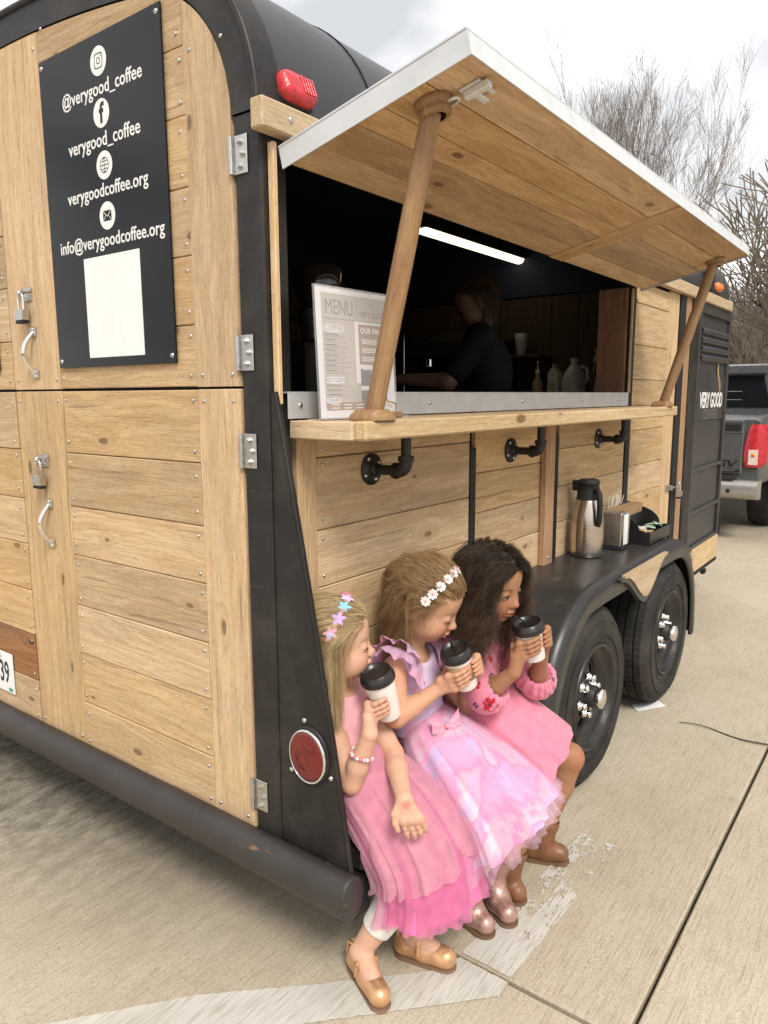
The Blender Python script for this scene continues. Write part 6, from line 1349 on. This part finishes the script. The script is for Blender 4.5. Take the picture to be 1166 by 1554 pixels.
# leggings and shoes
WL = fabric('white_leggings', (.74, .70, .66), bump=.4, bs=700)
for s_ in 'RL':
    v = Vol(np.minimum(J1['k'+s_], J1['a'+s_])-.08, np.maximum(J1['k'+s_], J1['a'+s_])+.08, .004); K, An = J1['k'+s_], J1['a'+s_]; v.cap(K, K+(An-K)*.35, .0515, .0495, .01); v.cap(K+(An-K)*.35, K+(An-K)*.74, .0495, .040, .01); n_ = nrm(An-K); v.half(K+(An-K)*.70, n_); V, Q = v.mesh(); bulk('legging', smoothV(V, Q, 2), Q, WL, p1_)
GOLD = plain('gold_leather', (.62, .36, .19), .36, .55, var=.2, scale=30, bump=.35, bscale=80); SOLE = plain('shoe_sole', (.22, .13, .08), .7); SOLED = plain('brown_sole', (.16, .09, .05), .7)
def flat(heel, toe, ank, name='shoe'):
    heel, toe, ank = (np.array(q) for q in (heel, toe, ank)); mid = (heel+toe)/2; d = nrm(toe-heel); d[2] = 0; sd = np.array([-d[1], d[0], 0])
    s = shoe([((heel, mid), .0290, .0295, .01), ((mid, toe), .031, .0285, .01), ((heel, heel+[0, 0, .03]), .028, .026, .01)], GOLD, SOLE, p1_, cut=[(heel+d*.012+[0, 0, .050], toe-d*.050+[0, 0, .042], .0265), (ank, ank+[0, 0, .05], .03)])
    sole(s, heel, toe, .029, .0285, SOLE); c = mid-d*.010
    g = G(); g.tube([c-sd*.031+[0, 0, .004], c-sd*.027+[0, 0, .036], c+[0, 0, .051], c+sd*.027+[0, 0, .036], c+sd*.031+[0, 0, .004]], .0062, 8); g.tube([heel+[0, 0, .03]-sd*.028, ank*0.5+heel*.5+[0, 0, .05]-sd*.029, ank+d*.026+[0, 0, .012], ank*0.5+heel*.5+[0, 0, .05]+sd*.029, heel+[0, 0, .03]+sd*.028], .0042, 6); g.build('strap', GOLD, s)
    g = G(); g.box(-.007, .007, -.006, .006, -.001, .0015, .0005, np.array(Matrix.Translation(tuple(c-sd*.028+[0, 0, .036])) @ Matrix.Rotation(.8, 4, 'X'))); g.build('buckle', BRASS, s)
flat((1.358, 1.112, .032), (1.296, .990, .030), J1['aR']); flat((1.477, 1.040, .032), (1.501, .922, .030), J1['aL'])
cup(B1, T1, 'tall plain white paper cup with black lid held by the girl in gold shoes')

# ================================================================ girl with the sleeved cup, daisy headband
J2 = A_(dict(nb=(1.675, 1.155, .80), hip=(1.70, 1.15, .455), sR=(1.588, 1.148, .765), sL=(1.765, 1.162, .76), eR=(1.497, 1.082, .672), wR=(1.633, 1.04, .715), eL=(1.826, 1.065, .593), wL=(1.768, 1.0, .712),
             hR=(1.645, 1.13, .45), hL=(1.755, 1.13, .45), kR=(1.654, .90, .318), kL=(1.80, .87, .318), aR=(1.69, .965, .09), aL=(1.80, .945, .09)))
p2_ = tag(empty('person', (1.70, 1.05, 0)), 'girl in pastel ruffled tulle dress with daisy headband looking down into a sleeved cup', 'person')
h2 = Head((1.683, 1.103, .953), -72, -24.6, 3.5, 1.05); B2, T2 = np.array([1.701, .985, .718]), np.array([1.656, 1.0, .833])
hands = [lambda v: fingers(v, J2['wR'], B2, T2, LEFT*.9+CAMW*.3, CAMW-LEFT*.25, (.068, .053, .038, .024), 18, 80, thumb=(-30, -75), th_h=.05, slope=.012),
         lambda v: fingers(v, J2['wL'], B2, T2, -LEFT*.9-CAMW*.35, CAMW-LEFT*.5, (.078, .063, .048, .034), 14, 46, thumb=(-30, -80), th_h=.06, slope=.008)]
b2, V2 = body(J2, h2, False, (.54, .30, .19), hands, [], p2_, (.22, .13, .075)); lashes(h2, b2, LASH)
DBL = hair_mat('dark_blond_hair', (.15, .08, .032), (.34, .205, .092), (.60, .42, .22))
cp2 = [(J2['nb'], .058), (J2['sR'], .05), (J2['sL'], .05), (J2['nb']-[0, 0, .1], .10)]
scalp(h2, DBL, p2_, straight_region)
def fl2(d, r): return np.array([-1.0, .05*np.sign(d[1]), .1-1.3*max(0, .3-d[2])])
hair(h2, DBL, p2_, 5, 520, fl2, lambda d, r: r.uniform(.14, .24), .011, .55, 1.7, straight_region, cp2, spread=.0065, bulge=1.03)
hair(h2, DBL, p2_, 46, 190, fl2, lambda d, r: r.uniform(.10, .18), .004, .4, 1.1, front_region, cp2, spread=.005, per=14, bulge=1.02)
fly = lambda hd, mt, par, sd, cp, reg, n, ln, xm=-9.0: hair(hd, mt, par, sd, n, lambda d, r: np.array([-.6, .3*np.sign(d[1])+r.normal(0, .5), -.5+r.normal(0, .4)]), lambda d, r: r.uniform(ln*.5, ln), .014, .35, 1.6, reg, cp, spread=.012, per=2, r0=.00026, bulge=1.06, xmin=xm)
fly(h2, DBL, p2_, 41, cp2, straight_region, 60, .16); fly(h1, BLOND, p1_, 42, cp1, straight_region, 40, .13, 1.30)
hair(h2, DBL, p2_, 6, 60, lambda d, r: np.array([-.35, .2*np.sign(d[1]), -1.0]), lambda d, r: r.uniform(.06, .14), .006, .5, 1.5, fr1, cp2, spread=.006, per=4)
hb = empty('headband', tuple(h2.P(0, 0, .1)), parent=p2_); bp = band(h2, .05, math.pi-.05, .10, .30, 1.125); g = G(); g.tube([q[0] for q in bp], .0025, 6); g.build('band', WHITE, hb)
DAI = plain('daisy_white', (.82, .74, .72), .6); DAC = plain('daisy_centre', (.75, .35, .40), .5)
for i, a in enumerate((.10, .36, .66, .98, 1.30, 1.62, 1.96, 2.3, 2.65)):
    q, n_ = band(h2, a, a+.01, .10, .30, 1.155, 2)[0]; g = G(); flower(g, q+n_*.002, n_, .0150, 8); fo = g.build('daisy', DAI, hb); g = G(); g.ball(q+n_*.004, (.0035, .0035, .0035), 8, 5); g.build('daisy_centre', DAC, fo)
dr = empty('dress', tuple(J2['hip']), parent=p2_)
SEQ2 = fabric('iridescent_sequins', (.7, .5, .65), rough=.35, bump=.9, bs=300, sheen=.2, tint=[(.30, (.78, .40, .55)), (.5, (.66, .55, .76)), (.7, (.80, .66, .76))], noise=14)
bodice(J2, [((J2['nb']+[.006, -.045, .050],), .085), ((J2['sR']+[-.05, -.01, .0],), .055), ((J2['sL']+[.05, -.01, .0],), .055)], .008, SEQ2, dr, zmin=.555)
PASTEL = [(.25, (.84, .40, .62)), (.36, (.50, .50, .80)), (.43, (.86, .46, .68)), (.50, (.88, .30, .54)), (.57, (.88, .62, .66)), (.64, (.60, .58, .84)), (.70, (.88, .42, .60)), (.78, (.90, .72, .50))]
P_IN = fabric('pastel_lining', (.8, .5, .7), rough=.7, tint=PASTEL, noise=9, trans=.15, sheen=.3); P_OUT = fabric('pastel_tulle', (.84, .48, .68), rough=.85, alpha=.26, trans=.3, tint=[(.35, (.86, .50, .70)), (.65, (.86, .62, .78))], noise=5, bump=.4, bs=900)
R2 = [((1.70, 1.140, .580), .086, .072), ((1.700, 1.075, .520), .130, .096), ((1.708, .985, .44), .168, .120), ((1.722, .91, .362), .188, .138), ((1.735, .862, .292), .200, .150)]
skirt('skirt_lining', R2, X, (.95, -.25, 0), P_IN, dr, folds=12, amp=.016, seed=11, s1=.92, mult=.97, hem=.004)
skirt('tulle_layer', R2, X, (.95, -.25, 0), P_OUT, dr, folds=14, amp=.024, seed=12, s1=1.0, hem=.008, jag=.002)
skirt('tulle_layer', R2, X, (.95, -.25, 0), P_OUT, dr, folds=15, amp=.028, seed=13, s1=.97, mult=1.04, hem=.012, jag=.003)
RUF = fabric('ruffle_chiffon', (.85, .42, .60), rough=.8, alpha=.86, trans=.35, tint=[(.3, (.86, .36, .56)), (.5, (.84, .50, .70)), (.7, (.66, .60, .80))], noise=12)
def ruffle(S, nb, out, seed, w=.055, wave=4):
    S, nb, out = np.asarray(S), np.asarray(nb), nrm(out); P = []; base = nb+(S-nb)*.60+[0, 0, .034]
    for vv in np.linspace(0, 1, 9):
        row = []
        for uu in np.linspace(-1, 1, 72):
            a = uu*1.9; c = base+np.array([0, -.066*math.sin(a), .046*math.cos(a)-.046])-np.array([0, 0, .035])*max(0, abs(uu)-.5); rad = np.array([0, -math.sin(a), math.cos(a)])
            wv = math.sin(wave*uu*math.pi+seed)+.45*math.sin(2.3*wave*uu*math.pi+seed*2.1); row.append(c+out*vv*w*(1.08-.40*uu*uu)+np.array([0, 0, .020*vv-.034*vv*vv])+rad*(.010*vv**1.5*wv+.018*vv))
        P.append(row)
    g = G(); g.grid(P); return g.build('ruffle', RUF, dr)
for S, sg in ((J2['sR'], -1), (J2['sL'], 1)): ruffle(S, J2['nb'], (sg, -.15, .12), 3, .082); ruffle(S-[sg*.010, 0, -.008], J2['nb'], (sg, -.1, .55), 5, .062, 5)
# waist bow
BOW = fabric('satin_bow', (.80, .32, .42), rough=.35, sheen=.2, bump=.15); wf = np.array([1.660, 1.030, .603]); bw = empty('waist_bow', tuple(wf), parent=p2_)
u = nrm((.92, -.38, .06)); n_ = nrm((-.45, -.88, .12)); up = np.cross(n_, u)*1.0; up = up if up[2] > 0 else -up
for sg in (-1, 1):
    for k, (da, db) in enumerate(((.28, .046), (-.50, .038))):
        g = G(); P = []
        for iv in np.linspace(0, 1, 8):
            x = .004+db*iv; hw = .004+.022*iv**.8; row = []
            for q in np.linspace(-1, 1, 9): row.append(wf+u*sg*x*math.cos(da)+up*(x*math.sin(da)+q*hw)+n_*(.006+.007*math.sin(math.pi*iv)*(1-q*q*.5)+.0015*math.cos(q*6)))
            P.append(row)
        g.grid(P); g.build('loop', BOW, bw)
g = G(); g.ball(wf+n_*.011, (.007, .006, .007), 12, 8); g.build('knot', BOW, bw)
g = G(); g.tube([np.array([1.70, 1.14, .588])+np.array([.094*math.cos(a), .081*math.sin(a), .004*math.sin(a)]) for a in np.linspace(0, 2*math.pi, 40)], .006, 8, caps=False); g.build('sash', BOW, dr)
ROSE = plain('rose_gold_leather', (.50, .31, .27), .36, .65, var=.22, scale=26, bump=.5, bscale=60)
def boot(heel, toe, ank, knee, mat, top, solem, par, r=.036):
    heel, toe, ank, knee = (np.array(q, float) for q in (heel, toe, ank, knee)); mid = (heel+toe)/2; tp = ank+nrm(knee-ank)*top
    s = shoe([((heel, mid), .032, .034, .012), ((mid, toe), .034, .029, .012), ((heel+[0, 0, .01], ank), .033, r, .015), ((mid+[0, 0, .012], ank), .031, .033, .02), ((ank, tp), r, r+.006, .012)], mat, solem, par, name='boot', cut=[(tp+nrm(knee-ank)*.02, tp+nrm(knee-ank)*.06, r+.0)])
    sole(s, heel, toe, .0335, .031, solem, .011); g = G(); d = nrm(toe-heel); g.box(-.026, .012, -.025, .025, .0005, .016, .002, np.array(Matrix.Translation((heel[0], heel[1], 0)) @ Matrix.Rotation(math.atan2(d[1], d[0]), 4, 'Z'))); g.build('heel_block', solem, s); return s
boot((1.700, .990, .034), (1.674, .900, .032), J2['aR'], J2['kR'], ROSE, .085, SOLED, p2_); boot((1.812, .962, .034), (1.752, .868, .032), J2['aL'], J2['kL'], ROSE, .085, SOLED, p2_)
cup(B2, T2, 'paper cup in a brown card sleeve held by the girl with daisy headband', True, h2.P(.090, 0, -.070))

# ================================================================ girl in pink gauze dress
J3 = A_(dict(nb=(1.865, 1.065, .840), hip=(1.935, 1.12, .46), sR=(1.778, 1.062, .798), sL=(1.958, 1.056, .798), eR=(1.808, .985, .653), wR=(1.817, .90, .739), eL=(2.028, .925, .636), wL=(1.955, .88, .741),
             hR=(1.88, 1.10, .455), hL=(1.99, 1.10, .455), kR=(1.915, .865, .372), kL=(2.110, .845, .372), aR=(1.866, .925, .09), aL=(2.085, .915, .09)))
p3_ = tag(empty('person', (1.93, 1.0, 0)), 'girl with long dark curls in a pink embroidered dress holding a cup with both hands', 'person')
h3 = Head((1.851, .999, .988), -93.4, -12.5, 1.1, 1.05); B3, T3 = np.array([1.880, .865, .771]), np.array([1.853, .880, .880])
hands = [lambda v: fingers(v, J3['wR'], B3, T3, LEFT*.9+CAMW*.3, CAMW-LEFT*.25, (.072, .057, .042, .028), 18, 84, thumb=(-30, -75), th_h=.055, slope=.010),
         lambda v: fingers(v, J3['wL'], B3, T3, -LEFT*.9-CAMW*.35, CAMW-LEFT*.5, (.078, .063, .048, .034), 14, 44, thumb=(-30, -80), th_h=.06, slope=.006)]
b3, V3 = body(J3, h3, True, (.36, .18, .098), hands, [], p3_, (.06, .03, .018), nose=1.05)
SCL = plain('eye_white', (.62, .58, .55), .2); IRIS = plain('dark_iris', (.02, .01, .006), .12)
for y in (-1, 1):
    c = h3.P(.0655, y*.031, -.0140); g = G(); g.ball(c, .0145*h3.s, 16, 12); e_ = g.build('eye', SCL, b3)
    d = nrm(h3.R @ nrm((.96, .14, -.06))); g = G(); g.lathe([(.0080, .0130), (.006, .0145), (.003, .0154), (.0003, .0157)], c, d, 16); g.build('iris', IRIS, e_)
lashes(h3, b3, LASHD, False)
DKH = hair_mat('dark_curly_hair', (.012, .007, .0045), (.032, .018, .011), (.14, .080, .045))
def curl_region(d): return (d[2] > .13+.42*d[0]-.12*abs(d[1])) if d[0] > .1 else (d[2] > -.7)
cp3 = [(J3['nb'], .062), (J3['sR'], .052), (J3['sL'], .052), (J3['nb']-[0, 0, .1], .105), (h3.P(.06, 0, -.05), .062)]
scalp(h3, DKH, p3_, curl_region, 1.02)
def fl3(d, r): return np.array([-.35, 1.0*np.sign(d[1]+.08), -.35-.5*max(0, .5-d[2])])
hair(h3, DKH, p3_, 9, 560, fl3, lambda d, r: r.uniform(.22, .34), .013, .62, 1.9, curl_region, cp3, spread=.008, per=14, bulge=1.07, steps=30, grad=.45)
def fr3(d): return d[0] > .05 and .0+.25*d[0] < d[2] < .36+.36*d[0] and abs(d[1]) > .45
hair(h3, DKH, p3_, 10, 70, lambda d, r: np.array([-.05, .5*np.sign(d[1]), -1.0]), lambda d, r: r.uniform(.12, .26), .010, .6, 2.8, fr3, cp3, spread=.008, per=10, bulge=1.04, steps=26, grad=.45)
hair(h3, DKH, p3_, 47, 170, fl3, lambda d, r: r.uniform(.16, .28), .010, .5, 1.9, lambda d: d[0] > .1 and .08+.42*d[0]-.12*abs(d[1]) < d[2] < .8, cp3, spread=.006, per=12, bulge=1.05, steps=26, grad=.4)
fly(h3, DKH, p3_, 43, cp3, curl_region, 60, .22)
dr = empty('dress', tuple(J3['hip']), parent=p3_)
GZ = fabric('pink_gauze', (.68, .22, .31), rough=.9, bump=.9, bs=190, sheen=.35)
def sleeves(v):
    for s_ in 'RL':
        S, E_, W = J3['s'+s_], J3['e'+s_], J3['w'+s_]; v.cap(S, E_, .046, .056, .02); v.ell(E_+(W-E_)*.16, (.058, .056, .056), None, .02); v.cap(E_+(W-E_)*.22, E_+(W-E_)*.52, .050, .031, .012)
bod = bodice(J3, [((J3['nb']+[0, -.045, .060],), .080)]+[((J3['e'+s_]+(J3['w'+s_]-J3['e'+s_])*.565, J3['w'+s_]), .045) for s_ in 'RL'], .013, GZ, dr, extra=sleeves, zmin=.555, h=.0036)
me = bod.data; V = np.array([q.co for q in me.vertices])                      # gather folds into the gauze
for s_ in 'RL':
    E_, W = J3['e'+s_], J3['w'+s_]; ax = nrm(W-E_); u = nrm(np.cross(ax, [0, 0, 1])); w_ = np.cross(ax, u); rel = V-E_; t_ = rel @ ax; an = np.arctan2(rel @ w_, rel @ u); rad = rel-np.outer(t_, ax); rn = np.linalg.norm(rad, axis=1); m = (rn < .09) & (t_ > -.05) & (t_ < .13); k = np.where(m, np.clip((t_+.02)/.06, 0, 1), 0)
    V += (rad/np.maximum(rn, 1e-6)[:, None])*(k*.0028*np.sin(17*an+2*np.sin(3*an)))[:, None]
    k2 = np.where(m, np.exp(-((t_-np.linalg.norm(W-E_)*.46)/.006)**2), 0); V -= (rad/np.maximum(rn, 1e-6)[:, None])*(k2*.004)[:, None]
nz_ = np.sin(V[:, 0]*140+9*np.sin(V[:, 2]*31))*np.clip((.80-V[:, 2])/.1, 0, 1); V[:, 1] -= .0018*nz_
me.vertices.foreach_set('co', V.astype(np.float32).ravel()); me.update()
R3 = [((1.932, 1.105, .590), .112, .094), ((1.94, 1.05, .545), .128, .105), ((1.975, .965, .485), .142, .098), ((2.005, .900, .435), .150, .090), ((2.022, .862, .402), .152, .086)]
skirt('skirt', R3, X, (.97, -.1, 0), GZ, dr, folds=9, amp=.011, seed=21, hem=.008, rows=40); skirt('hem_band', R3, X, (.97, -.1, 0), GZ, dr, folds=9, amp=.011, seed=21, hem=.008, mult=.985, s1=.995)
# embroidery on the sleeves
RED = fabric('red_thread', (.50, .02, .04), sheen=.1, bump=.6, bs=700); NVT = fabric('navy_thread', (.02, .03, .10), sheen=.1); 
import mathutils
bvh = mathutils.bvhtree.BVHTree.FromPolygons([tuple(q) for q in V], [tuple(p_.vertices) for p_ in me.polygons])
def emb(px, r, petals, mat, mat2=None):
    hit = bvh.find_nearest(Vector(px)); c, n_ = np.array(hit[0]), np.array(hit[1]); n_ = n_ if np.dot(n_, CAMW) > 0 else -n_; eb = empty('embroidered_flower', tuple(c), parent=p3_)
    u = nrm(np.cross(n_, [0, 0, 1])); w_ = np.cross(n_, u)
    for k in range(petals):
        g = G(); a = 2*math.pi*k/petals; P = []
        for q in np.linspace(0, 2*math.pi, 14, endpoint=False):
            x = r*(.62+.42*math.cos(q)); y = r*.34*math.sin(q)*(1+.3*math.cos(q)); pt_ = c+(math.cos(a)*x-math.sin(a)*y)*u+(math.sin(a)*x+math.cos(a)*y)*w_; hq = bvh.find_nearest(Vector(pt_)); P.append(np.array(hq[0])+n_*.0014)
        g.add([sum(P)/14+n_*.0012]+P, [(0, 1+i, 1+(i+1) % 14) for i in range(14)]); g.build('petal', mat, eb)
    if mat2: g = G(); g.ball(c+n_*.0015, (.0045, .0045, .003), 8, 6); g.build('flower_centre', mat2, eb)
eR, wR, eL, wL = (J3[q] for q in ('eR', 'wR', 'eL', 'wL'))
emb(eR+CAMW*.055+np.array([0, 0, -.005]), .024, 6, RED, NVT); emb(eR+CAMW*.05+np.array([-.02, .03, .045]), .017, 5, RED, NVT); emb(eR+CAMW*.05+np.array([.02, -.02, .03]), .009, 4, NVT); emb(eR+CAMW*.05-np.array([.03, -.03, .02]), .010, 4, NVT); emb(eL+CAMW*.05+np.array([.02, -.03, .02]), .010, 4, NVT)
emb(J3['nb']+np.array([.02, -.10, -.09]), .010, 5, RED)
TANB = plain('tan_boot_leather', (.20, .085, .038), .42, var=.25, scale=14, bump=.35, bscale=50)
boot((1.872, .952, .034), (1.852, .888, .032), J3['aR'], J3['kR'], TANB, .05, SOLED, p3_); boot((2.078, .945, .034), (2.108, .862, .032), J3['aL'], J3['kL'], TANB, .05, SOLED, p3_)
cup(B3, T3, 'plain white paper cup with black lid held by the girl with dark curls', False, h3.P(.090, .002, -.070))
# ================================================================ barista inside
J4 = A_(dict(nb=(3.33, 1.83, 1.83), hip=(3.40, 1.86, 1.32), sR=(3.32, 1.67, 1.79), sL=(3.32, 1.99, 1.79), eR=(3.16, 1.63, 1.585), wR=(2.93, 1.70, 1.60), eL=(3.15, 2.03, 1.585), wL=(2.93, 1.86, 1.60), hR=(3.40, 1.77, 1.27), hL=(3.40, 1.95, 1.27), kR=(3.38, 1.77, .80), kL=(3.42, 1.95, .80), aR=(3.40, 1.77, .39), aL=(3.43, 1.95, .39)))
_c, _s = math.cos(-1.0), math.sin(-1.0)
for q in J4: d_ = J4[q]-[3.38, 1.85, 0]; J4[q] = np.array([3.38+_c*d_[0]-_s*d_[1], 1.85+_s*d_[0]+_c*d_[1], d_[2]])
BD_ = np.array([[_c, -_s, 0], [_s, _c, 0], [0, 0, 1]])
p4_ = tag(empty('person', (3.40, 1.86, .31)), 'barista in dark clothes reaching forward inside the dim serving hatch', 'person'); h4 = Head((3.29, 1.90, 1.985), 128, -24, 0, 1.14)
v = Vol((2.80, 1.5, .30), (3.75, 2.5, 2.2), .006); torso_pts = J4
v.ell((3.39, 1.85, 1.36), (.125, .165, .16), BD_, .05); v.ell((3.37, 1.86, 1.62), (.12, .17, .2), BD_, .05); v.cap(J4['sR'], J4['sL'], .065, k=.05); v.cap(J4['nb'], h4.P(-.02, 0, -.05), .055, .05, .03)
for s_ in 'RL':
    v.cap(J4['s'+s_], J4['e'+s_], .055, .043, .03); v.cap(J4['e'+s_], J4['w'+s_], .043, .028, .02); v.cap(J4['h'+s_], J4['k'+s_], .095, .065, .04); v.cap(J4['k'+s_], J4['a'+s_], .06, .042, .03); v.cap(J4['a'+s_], J4['a'+s_]+BD_ @ np.array([-.16, 0, -.045]), .04, .035, .02)
    W = J4['w'+s_]; d = BD_ @ np.array([-1, 0, -.1]); open_hand(v, W, d, BD_ @ np.array([0, (1 if s_ == 'R' else -1), .1]), (0, 0, 1), fr=.009, curl=.5)
h4.build(v, False); V, Q = v.mesh(); col = np.tile(np.array([.15, .08, .05]), (len(V), 1)); bulk('body', smoothV(V, Q, 2), Q, SKIN, p4_, col)
CL = fabric('black_tee', (.006, .006, .007), sheen=0.0); v = Vol((2.80, 1.5, .30), (3.75, 2.5, 2.2), .008)
v.ell((3.39, 1.85, 1.36), (.135, .175, .17), BD_, .05); v.ell((3.37, 1.86, 1.62), (.13, .18, .21), BD_, .05); v.cap(J4['sR'], J4['sL'], .075, k=.05)
for s_ in 'RL': v.cap(J4['s'+s_], J4['s'+s_]+(J4['e'+s_]-J4['s'+s_])*.75, .066, .062, .03)
v.ell(J4['nb']+BD_ @ np.array([-.02, 0, .06]), (.085, .085, .08), None, .01, 's'); V, Q = v.mesh(); bulk('shirt', smoothV(V, Q, 2), Q, CL, p4_)
v = Vol((3.15, 1.6, .30), (3.75, 2.2, 1.45), .008); v.ell((3.40, 1.86, 1.30), (.135, .175, .13), None, .05)
for s_ in 'RL': v.cap(J4['h'+s_], J4['k'+s_], .105, .078, .04); v.cap(J4['k'+s_], J4['a'+s_], .075, .062, .03)
V, Q = v.mesh(); bulk('trousers', V, Q, CL, p4_)
scalp(h4, DKH, p4_, straight_region, 1.04); hair(h4, DKH, p4_, 31, 260, fl1, lambda d, r: r.uniform(.08, .14), .003, .4, 1.0, straight_region, [], spread=.006, per=6, r0=.0009, bulge=1.03, ymax=9.0)
